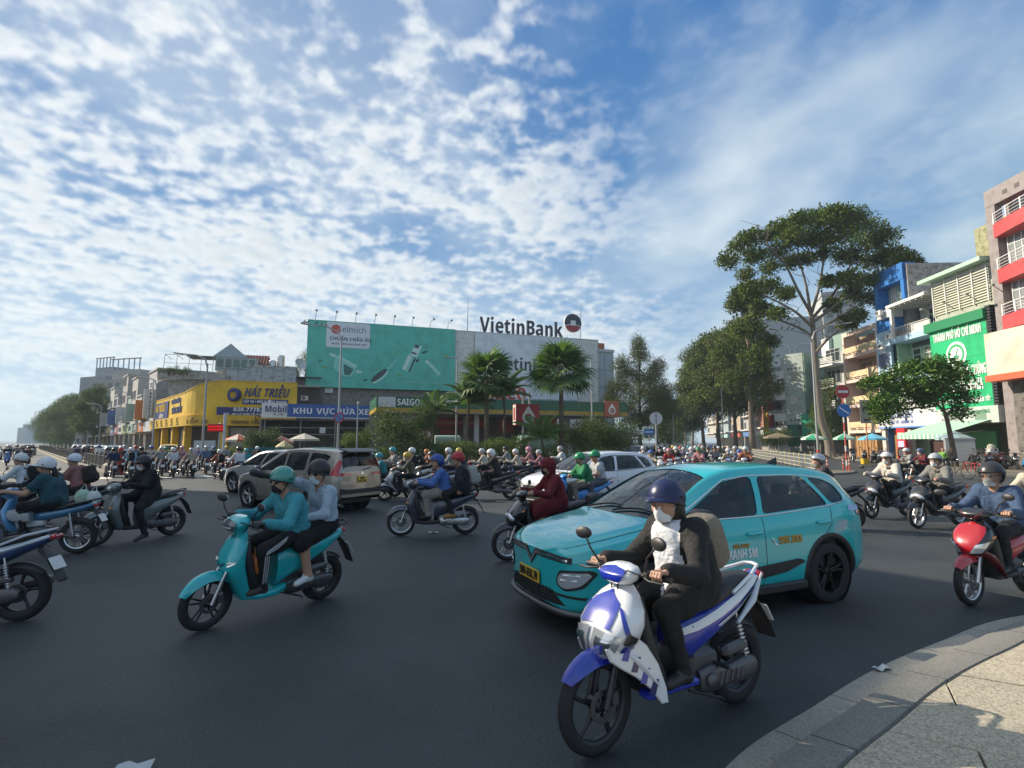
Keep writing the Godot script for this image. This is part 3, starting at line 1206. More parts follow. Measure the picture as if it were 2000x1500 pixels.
func bike(called:String,label:String,at:Transform3D,spec:Dictionary,group:="")->Node3D:
	var root:=thing(called,label,"motorbike" if called=="motorbike" else "scooter",Vector3.ZERO,.0,group)
	root.transform=at
	var kind:String=spec.get("kind","scooter")
	var far:bool=spec.get("far",false)
	var r:float=spec.get("r",.27)
	var wb:float=spec.get("wb",1.28)
	var fx:=wb*.5
	var body:Material=spec.body
	var trim:Material=spec.get("trim",body)
	var lower:Material=spec.get("lower",black_plastic)
	var steer:float=spec.get("steer",.0)
	var rk:String="far" if far else spec.get("rim","solid")
	var rm:Material=spec.get("rim_mat",dark_alloy)
	var K:=kind+("far" if far else "")
	wheel(root,"front_wheel",Vector3(fx,r,0),r,.042,rk,rm,steer)
	wheel(root,"rear_wheel",Vector3(-fx,r,0),r,.052,rk,rm)
	var n:=10 if far else 18
	var turnf:=func(o:Node3D)->void:
		if steer!=.0:
			var piv:=Vector3(.44,.0,0)
			o.transform=Transform3D(Basis(Vector3.UP,steer),piv-Basis(Vector3.UP,steer)*piv)*o.transform
	if not far:
		turnf.call(pmesh(root,"fork",bm("fork %.2f %.2f"%[r,wb],func(b:B):
			for s in [-1.0,1.0]:
				b.tube([Vector3(fx,r,.078*s),Vector3(fx-.075,r+.20,.078*s)],.021,8)
				b.tube([Vector3(fx-.07,r+.19,.078*s),Vector3(.45,.72,.07*s)],.016,8)
			b.tube([Vector3(fx,r,-.09),Vector3(fx,r,.09)],.012,8)
			),spec.get("fork",alloy)))
	turnf.call(pmesh(root,"front_fender",bm("ff %.2f %.2f %s"%[r,wb,K],func(b:B):
		fender(b,Vector3(fx,r,0),r+.042,.072,.62 if kind=="scooter" else .42,2.55 if kind!="under" else 2.3,.085)
		),spec.get("fender",body)))
	if kind=="under":
		pmesh(root,"leg_shield",bm("ls"+K,func(b:B):
			b.stack([[.40,.30,.07,.07,3.0],[.48,.34,.085,.17,3.5],[.60,.385,.07,.20,3.5],[.74,.40,.06,.18,3.0],[.86,.385,.055,.11,2.6],[.93,.37,.045,.07,2.3]],n)
			),body)
		pmesh(root,"inner_panel",bm("ip"+K,func(b:B):
			b.hull([[.30,.50,.055,.10,2.5],[.10,.50,.05,.075,2.5],[-.12,.56,.05,.08,2.5]],n)
			),trim)
	else:
		var flat:=kind=="flat"
		pmesh(root,"leg_shield",bm("ls"+K,func(b:B):
			if flat:
				b.stack(SHIELD,n)
			else:
				b.stack(NOSE,n)
			),body)
		pmesh(root,"inner_panel",bm("ip"+K,func(b:B):
			b.stack([[.28,.20,.10,.13,3.0],[.40,.25,.09,.17,3.0],[.55,.31,.06,.19,3.0],[.72,.35,.045,.185,3.0],[.88,.345,.035,.13,3.0]],n)
			if not flat:
				b.hull([[.30,.42,.09,.10,3.0],[.12,.40,.075,.08,3.0],[-.05,.46,.08,.12,3.0]],n)
			),spec.get("inner",black_plastic))
		pmesh(root,"floorboard",bm("fb"+K,func(b:B):
			if flat:
				b.hull([[.36,.285,.12,.035,4.0],[.20,.265,.165,.04,4.0],[.0,.265,.165,.045,4.0],[-.14,.30,.13,.05,4.0]],n)
			else:
				for s in [-1.0,1.0]:
					b.cbox(Vector3(.14,.315,.125*s),Vector3(.46,.05,.10),.015)
			),lower if not flat else spec.get("floor",lower))
		if not flat:
			for s in [-1.0,1.0]:
				pmesh(root,"side_fairing",bm("sf%d%s"%[s,K],func(b:B):
					var rows:=[]
					for e in [[.56,.60,.035,.115],[.49,.56,.075,.165],[.41,.50,.10,.195],[.33,.42,.095,.200],[.27,.35,.065,.190],[.22,.30,.02,.175]]:
						rows.append(B.ring(Vector3(e[0],e[1],e[3]*s-.03*s),Vector3(0,0,1),Vector3(.55,.83,0),.035,e[2],2.4,n))
					b.loft(rows)
					),trim)
	pmesh(root,"body_panel",bm("bp"+K,func(b:B):
		if kind=="under":
			b.hull([[.02,.62,.07,.07,2.4],[-.15,.645,.115,.085,2.6],[-.42,.69,.125,.075,2.6],[-.68,.76,.10,.06,2.4],[-.88,.82,.05,.03,2.2]],n)
		elif kind=="flat":
			b.hull([[.0,.50,.13,.20,3.0],[-.10,.54,.16,.19,3.0],[-.30,.60,.175,.155,2.8],[-.55,.68,.16,.105,2.6],[-.75,.75,.11,.065,2.4],[-.88,.80,.05,.03,2.2]],n)
		else:
			b.hull(TAIL,n)
		),spec.get("tail",body))
	pmesh(root,"seat",bm("seat"+K,func(b:B):
		if kind=="under":
			b.hull([[.03,.71,.07,.025,3.0],[-.12,.735,.115,.04,3.0],[-.38,.765,.125,.045,3.0],[-.62,.82,.11,.04,3.0],[-.76,.85,.07,.02,2.6]],n)
		else:
			b.hull([[.03,.695,.08,.025,3.0],[-.10,.735,.13,.045,3.0],[-.32,.765,.145,.05,3.0],[-.44,.80,.14,.055,3.0],[-.68,.85,.115,.045,3.0],[-.80,.875,.07,.02,2.6]],n)
		),seat_vinyl)
	pmesh(root,"tail_light",bm("tl"+K,func(b:B):
		var x:=-.86 if kind!="scooter" else -.93
		var y:=.80 if kind!="scooter" else .855
		b.cbox(Vector3(x,y,0),Vector3(.07,.055,.15),.02,Basis(Vector3(0,0,1),-.5))
		),lens_red)
	pmesh(root,"rear_fender",bm("rf"+K,func(b:B):
		b.hull([[-.80,.73,.06,.03,3.0],[-.88,.66,.075,.02,3.0],[-.98,.50,.085,.014,3.0],[-1.03,.40,.08,.01,3.0]],12)
		fender(b,Vector3(-fx,r,0),r+.03,.07,.9,2.4,.05)
		),black_plastic)
	pmesh(root,"number_plate",bm("np"+K,func(b:B):
		b.cbox(Vector3(-.965,.585,0),Vector3(.008,.14,.19),.002,Basis(Vector3(0,0,1),-.52))
		),plate_white)
	pmesh(root,"engine",bm("eng"+K,func(b:B):
		if kind=="under":
			b.hull([[.22,.36,.075,.075,3.0],[.10,.37,.10,.10,3.0],[-.10,.36,.11,.12,3.0],[-.24,.36,.08,.09,3.0]],n)
			for s in [-1.0,1.0]:
				b.tube([Vector3(-.24,.36,.085*s),Vector3(-fx,r,.095*s)],.024,6)
		else:
			b.hull([[-.12,.29,.035,.065,3.0],[-.22,.29,.05,.088,2.8],[-.42,.28,.045,.066,2.6],[-.58,r,.05,.085,2.4],[-.67,r+.005,.045,.07,2.4],[-.71,r+.005,.03,.04,2.4]],n,-.115)
			b.cbox(Vector3(-.50,.435,-.11),Vector3(.26,.085,.09),.028,Basis(Vector3(0,0,1),-.12))
			for i in 5:
				b.cbox(Vector3(-.30-.055*i,.285,-.165),Vector3(.018,.085-.006*i,.012),.004,Basis(Vector3(0,0,1),.3))
			b.lathe([[.001,.022],[.045,.02],[.05,.0]],Vector3(-.21,.29,-.163),Vector3(0,0,-1),14)
			b.cbox(Vector3(-.22,.36,.0),Vector3(.30,.22,.22),.04)
		),spec.get("engine",steel_dark))
	if not far:
		pmesh(root,"rear_shock",bm("rs"+K,func(b:B):
			for s in ([-1.0,1.0] if kind=="under" else [-1.0]):
				b.tube([Vector3(-fx+.02,r+.03,.13*s),Vector3(-fx+.10,.68,.12*s)],.011,6)
				for i in 9:
					var p:=Vector3(-fx+.03,r+.10,.13*s).lerp(Vector3(-fx+.09,.62,.12*s),i/9.0)
					b.lathe([[.016,-.008],[.027,.0],[.016,.008]],p,Vector3(.17,.98,0).normalized(),10)
			),alloy)
	pmesh(root,"exhaust",bm("ex"+K,func(b:B):
		b.tube([Vector3(.10,.27,.10),Vector3(-.15,.22,.13),Vector3(-.34,.26,.145)],.018,8)
		b.tube([Vector3(-.32,.255,.145),Vector3(-.38,.27,.15),Vector3(-.80,.37,.165),Vector3(-.84,.38,.165)],[.02,.05,.055,.03],10)
		),steel_dark)
	var bar:=pmesh(root,"handlebar",bm("bar"+K,func(b:B):
		b.tube([Vector3(.345,1.02,-.36),Vector3(.37,1.03,-.20),Vector3(.40,.98,.0),Vector3(.37,1.03,.20),Vector3(.345,1.02,.36)],.013,7)
		for s in [-1.0,1.0]:
			b.tube([Vector3(.362,1.026,.235*s),Vector3(.343,1.02,.365*s)],.019,8)
			b.tube([Vector3(.40,1.02,.20*s),Vector3(.435,1.015,.27*s),Vector3(.415,1.01,.37*s)],.007,5)
			b.cbox(Vector3(.37,1.03,.205*s),Vector3(.05,.05,.05),.012)
		),black_plastic)
	turnf.call(bar)
	var cowl:=pmesh(root,"handlebar_cowl",bm("cowl"+K,func(b:B):
		if kind=="scooter":
			b.stack(COWL,n)
		else:
			b.stack([[.92,.39,.05,.06,2.4],[.965,.425,.09,.12,2.3],[1.02,.43,.105,.15,2.4],[1.07,.41,.085,.13,2.5],[1.10,.39,.045,.08,2.4]],n)
		),spec.get("cowl",body))
	turnf.call(cowl)
	var lamp_on_bar:=kind!="scooter"
	var hl:=null if spec.get("own_lamp",false) else pmesh(root,"headlight",bm("hl"+K,func(b:B):
		if lamp_on_bar:
			b.ball(Vector3(.488,1.005,0),Vector3(.055,.058,.098),Basis(Vector3(0,0,1),.28),14,8)
		else:
			for s in [-1.0,1.0]:
				b.ball(Vector3(.610,.675,.085*s),Vector3(.05,.052,.085),Basis(Vector3.UP,-.65*s)*Basis(Vector3(0,0,1),.35)*Basis(Vector3(1,0,0),.55*s),14,8)
		),lens_clear)
	if lamp_on_bar and hl:
		turnf.call(hl)
	for s in [-1.0,1.0]:
		var m:=pmesh(root,"mirror",bm("mir%d%s"%[s,K],func(b:B):
			b.tube([Vector3(.385,1.05,.20*s),Vector3(.42,1.14,.25*s),Vector3(.405,1.215,.315*s)],.007,6)
			b.ball(Vector3(.405,1.235,.335*s),Vector3(.022,.042,.07),Basis(Vector3.UP,.2*s),12,8)
			),black_plastic)
		turnf.call(m)
		if not far:
			pmesh(m,"mirror_glass",bm("mg%d%s"%[s,K],func(b:B):
				b.ball(Vector3(.388,1.235,.335*s),Vector3(.006,.035,.06),Basis(Vector3.UP,.2*s),12,6)
				),mirror_glass)
			pmesh(root,"turn_signal",bm("ts%d%s"%[s,K],func(b:B):
				if kind=="scooter":
					b.ball(Vector3(.47,.755,.165*s),Vector3(.07,.018,.03),Basis(Vector3.UP,.6*s)*Basis(Vector3(0,0,1),-.5),10,6)
				else:
					b.ball(Vector3(.50,.66,.135*s),Vector3(.065,.016,.035),Basis(Vector3.UP,.75*s)*Basis(Vector3(0,0,1),-.15),10,6)
				),spec.get("blinker",lens_amber))
	if not far:
		pmesh(root,"grab_rail",bm("gr"+K,func(b:B):
			var y:=.03 if kind=="scooter" else .0
			b.tube([Vector3(-.50,.80,.14),Vector3(-.72,.86+y,.13),Vector3(-.90,.90+y,.06),Vector3(-.92,.905+y,.0),Vector3(-.90,.90+y,-.06),Vector3(-.72,.86+y,-.13),Vector3(-.50,.80,-.14)],.013,7)
			),spec.get("rail",black_plastic))
		turnf.call(pmesh(root,"cable",bm("cb"+K,func(b:B):
			for s in [-1.0,1.0]:
				b.tube([Vector3(.39,1.02,.21*s),Vector3(.47,1.06,.13*s),Vector3(.455,.98,.03*s),Vector3(.45,.86,.02*s)],.005,5)
			b.tube([Vector3(.46,.72,-.08),Vector3(.55,.55,-.11),Vector3(.585,.40,-.10),Vector3(fx-.02,r+.05,-.075)],.005,5)
			),black_plastic))
		turnf.call(pmesh(root,"brake_caliper",bm("bc %.2f"%wb,func(b:B):b.cbox(Vector3(fx-.085,r+.035,-.062),Vector3(.05,.085,.04),.01)),steel_dark))
		pmesh(root,"foot_peg",bm("fp"+K,func(b:B):
			b.tube([Vector3(-.30,.37,-.23),Vector3(-.30,.37,.23)],.014,6)
			),black_plastic)
		pmesh(root,"side_stand",bm("ss"+K,func(b:B):
			b.tube([Vector3(-.02,.26,-.13),Vector3(-.28,.17,-.16),Vector3(-.31,.15,-.16)],.010,6)
			),black_plastic)
	return root
class Shell:
	var t:={}
	var x0:float
	var x1:float
	var bulge:=.0
	func _init(p:Dictionary)->void:
		x0=p.x0
		x1=p.x1
		for name in ["sill","belt","edge","top","half","edge_half"]:
			var pts:Array=p[name]
			var s:=PackedFloat32Array()
			for i in 241:
				s.append(spline(pts,lerpf(x0,x1,i/240.0)))
			t[name]=s
		fill()
	func spline(p:Array,x:float)->float:
		var n:=p.size()
		if x<=p[0][0]:
			return p[0][1]
		if x>=p[n-1][0]:
			return p[n-1][1]
		var i:=0
		while x>p[i+1][0]:
			i+=1
		var h:float=p[i+1][0]-p[i][0]
		var u:float=(x-p[i][0])/h
		var d:float=(p[i+1][1]-p[i][1])/h
		var m0:=d
		var m1:=d
		if i>0:
			var dp:float=(p[i][1]-p[i-1][1])/(p[i][0]-p[i-1][0])
			m0=2.0*d*dp/(d+dp) if d*dp>.0 else .0
		if i<n-2:
			var dn:float=(p[i+2][1]-p[i+1][1])/(p[i+2][0]-p[i+1][0])
			m1=2.0*d*dn/(d+dn) if d*dn>.0 else .0
		var u2:=u*u
		var u3:=u2*u
		return p[i][1]*(2*u3-3*u2+1)+m0*h*(u3-2*u2+u)+p[i+1][1]*(3*u2-2*u3)+m1*h*(u3-u2)
	func at(name:String,x:float)->float:
		var q:=clampf((x-x0)/(x1-x0)*240.0,.0,239.999)
		var i:=int(q)
		var s:PackedFloat32Array=t[name]
		return lerpf(s[i],s[i+1],q-i)
	var tab:=PackedVector3Array()
	const NX:=160
	const NV:=80
	var ends:={}
	func fill()->void:
		tab.resize((NX+1)*(NV+1))
		for i in NX+1:
			for j in NV+1:
				tab[i*(NV+1)+j]=exact(lerpf(x0,x1,i/float(NX)),j/float(NV))
	func sec(x:float,v:float)->Vector3:
		var q:=clampf((x-x0)/(x1-x0),.0,1.0)*NX
		var i:=mini(int(q),NX-1)
		var w:=clampf(v,.0,1.0)*NV
		var j:=mini(int(w),NV-1)
		var k:=i*(NV+1)+j
		var r:=tab[k].lerp(tab[k+1],w-j).lerp(tab[k+NV+1].lerp(tab[k+NV+2],w-j),q-i)
		r.x=x
		return r
	const V:=[.0,.10,.28,.43,.50,.75,.82,1.0]
	func exact(x:float,v:float)->Vector3:
		var ys:=at("sill",x)
		var yb:=at("belt",x)
		var ye:=at("edge",x)
		var yt:=at("top",x)
		var w:=at("half",x)
		var we:=at("edge_half",x)
		var Y:=[ys,ys+(yb-ys)*.14,ys+(yb-ys)*.48,ys+(yb-ys)*.84,yb,ye,ye+(yt-ye)*.62,yt]
		var Z:=[w*.92,w*.985,w,w*.985,w*.95,we,we*.86,.0]
		var i:=0
		while i<6 and v>V[i+1]:
			i+=1
		var u:float=(v-V[i])/(V[i+1]-V[i])
		if i==4:
			return Vector3(x,lerpf(Y[4],Y[5],u),lerpf(Z[4],Z[5],u)+.02*sin(PI*u))
		var a:=Vector2(Y[i],Z[i])
		var b:=Vector2(Y[i+1],Z[i+1])
		var h:float=V[i+1]-V[i]
		var ta:Vector2
		var tb:Vector2
		if i==0:
			ta=(b-a)/h
		elif i==5:
			ta=Vector2((Y[6]-Y[4])/(V[6]-V[4]),(Z[6]-Z[4])/(V[6]-V[4]))*.6
		else:
			ta=Vector2((Y[i+1]-Y[i-1])/(V[i+1]-V[i-1]),(Z[i+1]-Z[i-1])/(V[i+1]-V[i-1]))
		if i==6:
			tb=Vector2(0,(Z[7]-Z[6])/h)
		elif i==3:
			tb=(b-a)/h
		else:
			tb=Vector2((Y[i+2]-Y[i])/(V[i+2]-V[i]),(Z[i+2]-Z[i])/(V[i+2]-V[i]))
		var u2:=u*u
		var u3:=u2*u
		var r:=a*(2*u3-3*u2+1)+ta*h*(u3-2*u2+u)+b*(3*u2-2*u3)+tb*h*(u3-u2)
		return Vector3(x,r.x,r.y)
	func v_of(x:float,y:float,lo:=.0,hi:=.78)->float:
		for k in 14:
			var m:=(lo+hi)*.5
			if sec(x,m).y<y:
				lo=m
			else:
				hi=m
		return (lo+hi)*.5
	func side(p:Vector2)->Vector3:
		return sec(p.x,v_of(p.x,p.y))
	func end(z:float,y:float,dir:int)->Vector3:
		if not ends.has(dir):
			var e:=PackedFloat32Array()
			for r in 71:
				var yy:=.2+r*.02
				var xs:=PackedFloat32Array()
				var zs:=PackedFloat32Array()
				for i in 61:
					var x:=(x1 if dir>0 else x0)*(.45+.55*i/60.0)
					if yy>at("top",x) or yy<at("sill",x)-.02:
						if i>0:
							break
					xs.append(x)
					zs.append(side(Vector2(x,clampf(yy,at("sill",x)+.001,at("top",x)))).z)
				for c in 46:
					var zz:=c*.02
					var i:=zs.size()-1
					while i>0 and zs[i]<zz:
						i-=1
					var x:=xs[i]
					if i<zs.size()-1 and zs[i]>zz and zs[i]-zs[i+1]>1e-5:
						x=lerpf(xs[i],xs[i+1],(zs[i]-zz)/(zs[i]-zs[i+1]))
					e.append(x)
			ends[dir]=e
		var t2:PackedFloat32Array=ends[dir]
		var fy:=clampf((y-.2)/.02,.0,69.999)
		var fz:=clampf(absf(z)/.02,.0,44.999)
		var a:=int(fy)
		var c2:=int(fz)
		var k:=a*46+c2
		var x2:=lerpf(lerpf(t2[k],t2[k+1],fz-c2),lerpf(t2[k+46],t2[k+47],fz-c2),fy-a)
		return Vector3(x2,y,z)
	func patch(b:B,poly:PackedVector2Array,cell:float,where:Callable,lift:float,z_sign:=1.0,outward:=Vector3(0,0,1))->void:
		var lo:=poly[0]
		var hi:=poly[0]
		for p in poly:
			lo=lo.min(p)
			hi=hi.max(p)
		var ix:=int(ceil((hi.x-lo.x)/cell))
		var iy:=int(ceil((hi.y-lo.y)/cell))
		for i in ix:
			for j in iy:
				var c:=lo+Vector2(i,j)*cell
				var sq:=PackedVector2Array([c,c+Vector2(cell,0),c+Vector2(cell,cell),c+Vector2(0,cell)])
				for q in Geometry2D.intersect_polygons(sq,poly):
					put(b,q,where,lift,z_sign,outward)
	func put(b:B,q:PackedVector2Array,where:Callable,lift:float,z_sign:float,outward:Vector3)->void:
		var tr:=Geometry2D.triangulate_polygon(q)
		if tr.is_empty():
			return
		var k:=b.v.size()
		for p in q:
			var P:Vector3=where.call(p)
			var e:=.008
			var du:Vector3=where.call(p+Vector2(e,0))-where.call(p-Vector2(e,0))
			var dv:Vector3=where.call(p+Vector2(0,e))-where.call(p-Vector2(0,e))
			var nn:=du.cross(dv).normalized()
			if nn.dot(outward)<.0:
				nn=-nn
			P+=nn*lift
			P.z*=z_sign
			nn.z*=z_sign
			b.v.append(P)
			b.n.append(nn)
		for i in range(0,tr.size(),3):
			var A:=k+tr[i]
			var Bq:=k+tr[i+1]
			var C:=k+tr[i+2]
			var fn:=(b.v[Bq]-b.v[A]).cross(b.v[C]-b.v[A])
			if fn.dot(b.n[A])<.0:
				b.idx.append_array(PackedInt32Array([A,Bq,C]))
			else:
				b.idx.append_array(PackedInt32Array([A,C,Bq]))
var shells:={}
func shell_of(p:Dictionary)->Shell:
	var k:=str(p)
	if not shells.has(k):
		shells[k]=Shell.new(p)
	return shells[k]
func dense(poly:Array,step:=.06)->PackedVector2Array:
	var out:=PackedVector2Array()
	for i in poly.size():
		var a:Vector2=poly[i]
		var b:Vector2=poly[(i+1)%poly.size()]
		var m:=maxi(1,int(ceil(a.distance_to(b)/step)))
		for k in m:
			out.append(a.lerp(b,float(k)/m))
	return out
func rounded(poly:Array,r:float,steps:=4)->Array:
	var out:=[]
	var m:=poly.size()
	for i in m:
		var p:Vector2=poly[i]
		var a:Vector2=poly[(i+m-1)%m]
		var c:Vector2=poly[(i+1)%m]
		var r1:=minf(r,minf(p.distance_to(a),p.distance_to(c))*.45)
		var s:=p+(a-p).normalized()*r1
		var e:=p+(c-p).normalized()*r1
		for k in steps+1:
			var t:=k/float(steps)
			out.append(s.lerp(p,t).lerp(p.lerp(e,t),t))
	return out
func car(label:String,at:Transform3D,spec:Dictionary,group:="")->Node3D:
	var root:=thing("car",label,"car",Vector3.ZERO,.0,group)
	root.transform=at
	var sh:=shell_of(spec.profile)
	var paint:Material=spec.paint
	var wr:float=spec.wheels[2]
	var arch:float=wr+spec.get("arch_gap",.055)
	var side_fn:=func(p:Vector2)->Vector3:return sh.side(p)
	var sec_fn:=func(p:Vector2)->Vector3:return sh.sec(p.x,clampf(p.y,.0,1.0))
	var cuts:=[]
	for wx in [spec.wheels[0],spec.wheels[1]]:
		var c:=PackedVector2Array()
		for i in 40:
			var a:=TAU*i/40.0
			var x:float=clampf(wx+cos(a)*arch,sh.x0,sh.x1)
			var y:float=wr+sin(a)*arch
			var ys:=sh.at("sill",x)
			c.append(Vector2(x,-.3 if y<=ys else sh.v_of(x,y)))
		cuts.append(c)
	var glass_xv:=[]
	for w in spec.windows:
		var c:=PackedVector2Array()
		for p in dense(rounded(w,.06)):
			c.append(Vector2(p.x,sh.v_of(p.x,p.y,.3,.78)))
		cuts.append(c)
		glass_xv.append(c)
	var screens:=[]
	for s in [spec.windscreen,spec.rear_screen]:
		var c:=dense(s,.05)
		screens.append(c)
		cuts.append(c)
	var b:=B.new()
	var nu:=72
	var vs:=[]
	for i in 34:
		vs.append(i/33.0)
	for k in Shell.V:
		vs.append(k)
	vs.sort()
	var xs:=[]
	for i in nu+1:
		var t:=i/float(nu)
		xs.append(lerpf(sh.x0,sh.x1,t-sin(TAU*t)*.55/TAU))
	var bounds:=[]
	for c in cuts:
		var r:=Rect2(c[0],Vector2.ZERO)
		for p in c:
			r=r.expand(p)
		bounds.append(r)
	for i in nu:
		for j in vs.size()-1:
			if vs[j+1]-vs[j]<1e-4:
				continue
			var cell:=Rect2(xs[i],vs[j],xs[i+1]-xs[i],vs[j+1]-vs[j])
			var polys:=[PackedVector2Array([cell.position,cell.position+Vector2(cell.size.x,0),cell.end,cell.position+Vector2(0,cell.size.y)])]
			for k in cuts.size():
				if bounds[k].intersects(cell):
					var next:=[]
					for p in polys:
						next.append_array(Geometry2D.clip_polygons(p,cuts[k]))
					polys=next
			for p in polys:
				sh.put(b,p,sec_fn,.0,1.0,Vector3(0,.6,1))
	for e in [sh.x0,sh.x1]:
		var ringp:=PackedVector3Array()
		var mid:=PackedVector3Array()
		for i in 21:
			var p:=sh.sec(e,i/20.0)
			ringp.append(p)
			mid.append(Vector3(e,p.y,0))
		if e>0:
			b.sheet([ringp,mid])
		else:
			b.sheet([mid,ringp])
	var m:=b.mirrored_z()
	b.add(m,Transform3D.IDENTITY)
	part(root,"body",b,paint)
	var u:=B.new()
	var wmid:float=sh.at("half",.0)
	u.box(Vector3((sh.x0+sh.x1)*.5,.30,0),Vector3((sh.x1-sh.x0)*.90,.10,wmid*1.35))
	for wx in [spec.wheels[0],spec.wheels[1]]:
		for s in [-1.0,1.0]:
			var prof:=[]
			u.lathe([[arch+.004,wmid*.5],[arch+.004,wmid-.05],],Vector3(wx,wr,0),Vector3(0,0,s),28,true)
			u.box(Vector3(wx,wr+.06,s*wmid*.5),Vector3(arch*2.0,arch*1.6,.02))
	part(root,"underbody",u,black_plastic)
	var names:=["front_window","rear_window","quarter_window","quarter_window"]
	var gi:=0
	for c in glass_xv:
		for s in [-1.0,1.0]:
			var g:=B.new()
			sh.patch(g,c,.07,sec_fn,-.008,s,Vector3(0,0,1))
			part(root,names[gi],g,spec.glass)
		gi+=1
	var si:=0
	for c in screens:
		var g:=B.new()
		for s in [-1.0,1.0]:
			sh.patch(g,c,.07,sec_fn,-.006,s,Vector3(0,1,.2))
		part(root,["windscreen","rear_screen"][si],g,spec.get("screen",spec.glass))
		si+=1
	if spec.has("window_trim"):
		for s in [-1.0,1.0]:
			var g:=B.new()
			for w in spec.trim_lines:
				var pts:=[]
				for p in w:
					var q:=sh.side(p)
					pts.append(Vector3(q.x,q.y,(q.z+.004)*s))
				g.tube(pts,.009,5)
			part(root,"window_trim",g,spec.window_trim)
	if spec.has("seams"):
		for w in spec.seams:
			for s in [-1.0,1.0]:
				var g:=B.new()
				var pts:=[]
				for p in dense_line(w,.08):
					var q:=sh.side(p)
					pts.append(Vector3(q.x,q.y,(q.z+.0005)*s))
				g.tube(pts,.0045,4)
				part(root,"door_seam",g,black_plastic)
	if spec.has("cladding"):
		for wx in [spec.wheels[0],spec.wheels[1]]:
			for s in [-1.0,1.0]:
				var g:=B.new()
				var rows:=[PackedVector3Array(),PackedVector3Array(),PackedVector3Array(),PackedVector3Array()]
				for i in 25:
					var a:=lerpf(-.30,PI+.30,i/24.0)
					var k:=0
					for rr in [[arch-.006,-.03],[arch-.004,.014],[arch+.05,.014],[arch+.062,-.004]]:
						var p:=Vector2(clampf(wx+cos(a)*rr[0],sh.x0+.02,sh.x1-.02),wr+sin(a)*rr[0])
						p.y=maxf(p.y,sh.at("sill",p.x)+.002)
						var q:=sh.side(p)
						rows[k].append(Vector3(q.x,q.y,(q.z+rr[1])*s))
						k+=1
				if s>0:
					rows.reverse()
				g.sheet(rows)
				part(root,"wheel_arch",g,spec.cladding)
		for s in [-1.0,1.0]:
			var g:=B.new()
			g.cbox(Vector3((spec.wheels[0]+spec.wheels[1])*.5,.27,s*(wmid-.04)),Vector3(spec.wheels[0]-spec.wheels[1]-2.0*arch-.06,.10,.12),.02)
			part(root,"sill",g,spec.cladding)
	for d in spec.get("decals",[]):
		for s in ([-1.0,1.0] if d.get("both",true) else [d.s]):
			var g:=B.new()
			if d.where=="side":
				sh.patch(g,dense(d.poly,.05),.06,side_fn,d.get("lift",.004),s)
			else:
				var dir:=1 if d.where=="front" else -1
				var fn:=func(p:Vector2)->Vector3:return sh.end(p.x,p.y,dir)
				sh.patch(g,dense(d.poly,.03),.035,fn,d.get("lift",.006),s,Vector3(dir,0,.3))
			if g.idx.size():
				part(root,d.called,g,d.mat)
	for wx in [spec.wheels[0],spec.wheels[1]]:
		for s in [-1.0,1.0]:
			var t:=pmesh(root,"wheel",bm("cartyre %.2f"%wr,func(q:B):
				q.lathe([[wr*.66,-.10],[wr*.80,-.105],[wr*.96,-.098],[wr,-.07],[wr,.07],[wr*.96,.098],[wr*.80,.105],[wr*.66,.10]],Vector3.ZERO,Vector3(0,0,1),40)
				),rubber,Vector3(wx,wr,s*(wmid-.125)))
			var rim:=pmesh(t,"rim",bm("carrim %.2f %s"%[wr,spec.get("rim","five")],func(q:B):
				var R:=wr*.68
				q.lathe([[R,-.09],[R*.93,-.085],[R*.90,.0],[R*.93,.085],[R,.098]],Vector3.ZERO,Vector3(0,0,1),40)
				q.lathe([[.001,.062],[.05,.06],[.065,.04],[.065,-.05],[.001,-.05]],Vector3.ZERO,Vector3(0,0,1),16)
				for i in 5:
					var a:=TAU*i/5.0+.2
					for dd in [-.11,.11]:
						q.tube([Vector3(cos(a+dd*1.8)*.05,sin(a+dd*1.8)*.05,.045),Vector3(cos(a+dd)*R*.6,sin(a+dd)*R*.6,.06),Vector3(cos(a+dd*1.5)*R*.95,sin(a+dd*1.5)*R*.95,.07)],[.024,.018,.022],6)
				),spec.get("rim_mat",alloy))
			if s<0:
				rim.rotation.y=PI
			var bd:=pmesh(t,"brake_disc",bm("carbrake",func(q:B):
				q.lathe([[.001,.0],[.15,.0],[.15,.01],[.001,.01]],Vector3.ZERO,Vector3(0,0,1),24,false)
				),steel_dark)
			bd.position.z=-.01
			t.rotation.y=spec.get("steer",.0) if wx>0 else .0
	var seat_b:=B.new()
	seat_b.hull([[-.28,0,.25,.09,4.0],[.25,0,.25,.09,4.0]],12)
	seat_b.stack([[.05,-.24,.07,.24,4.0],[.45,-.34,.07,.25,4.0],[.62,-.38,.05,.20,4.0]],12)
	seat_b.stack([[.63,-.39,.04,.13,3.0],[.78,-.41,.04,.12,3.0]],10)
	var sm:=seat_b.mesh()
	for sx in spec.get("seats",[.15,-.75]):
		for s in [-1.0,1.0]:
			pmesh(root,"seat",sm,pm(.03,.03,.032,.7),Vector3(sx,.55,.37*s))
	var dash:=B.new()
	dash.hull([[.55,.86,wmid*.78,.12,4.0],[.85,.90,wmid*.82,.09,4.0],[1.0,.90,wmid*.80,.05,4.0]],14)
	dash.box(Vector3(-.3,.40,0),Vector3(2.6,.06,wmid*1.7))
	for s in [-1.0,1.0]:
		dash.box(Vector3(-.35,.66,s*(wmid*.88)),Vector3(2.3,.50,.04))
	part(root,"dashboard",dash,pm(.02,.02,.022,.7))
	var wheel_b:=B.new()
	var ringpts:=[]
	for i in 21:
		var a:=TAU*i/20.0
		ringpts.append(Vector3(.50+.08*sin(a),.97+.17*sin(a),-.36+.18*cos(a)))
	wheel_b.tube(ringpts,.014,5,false)
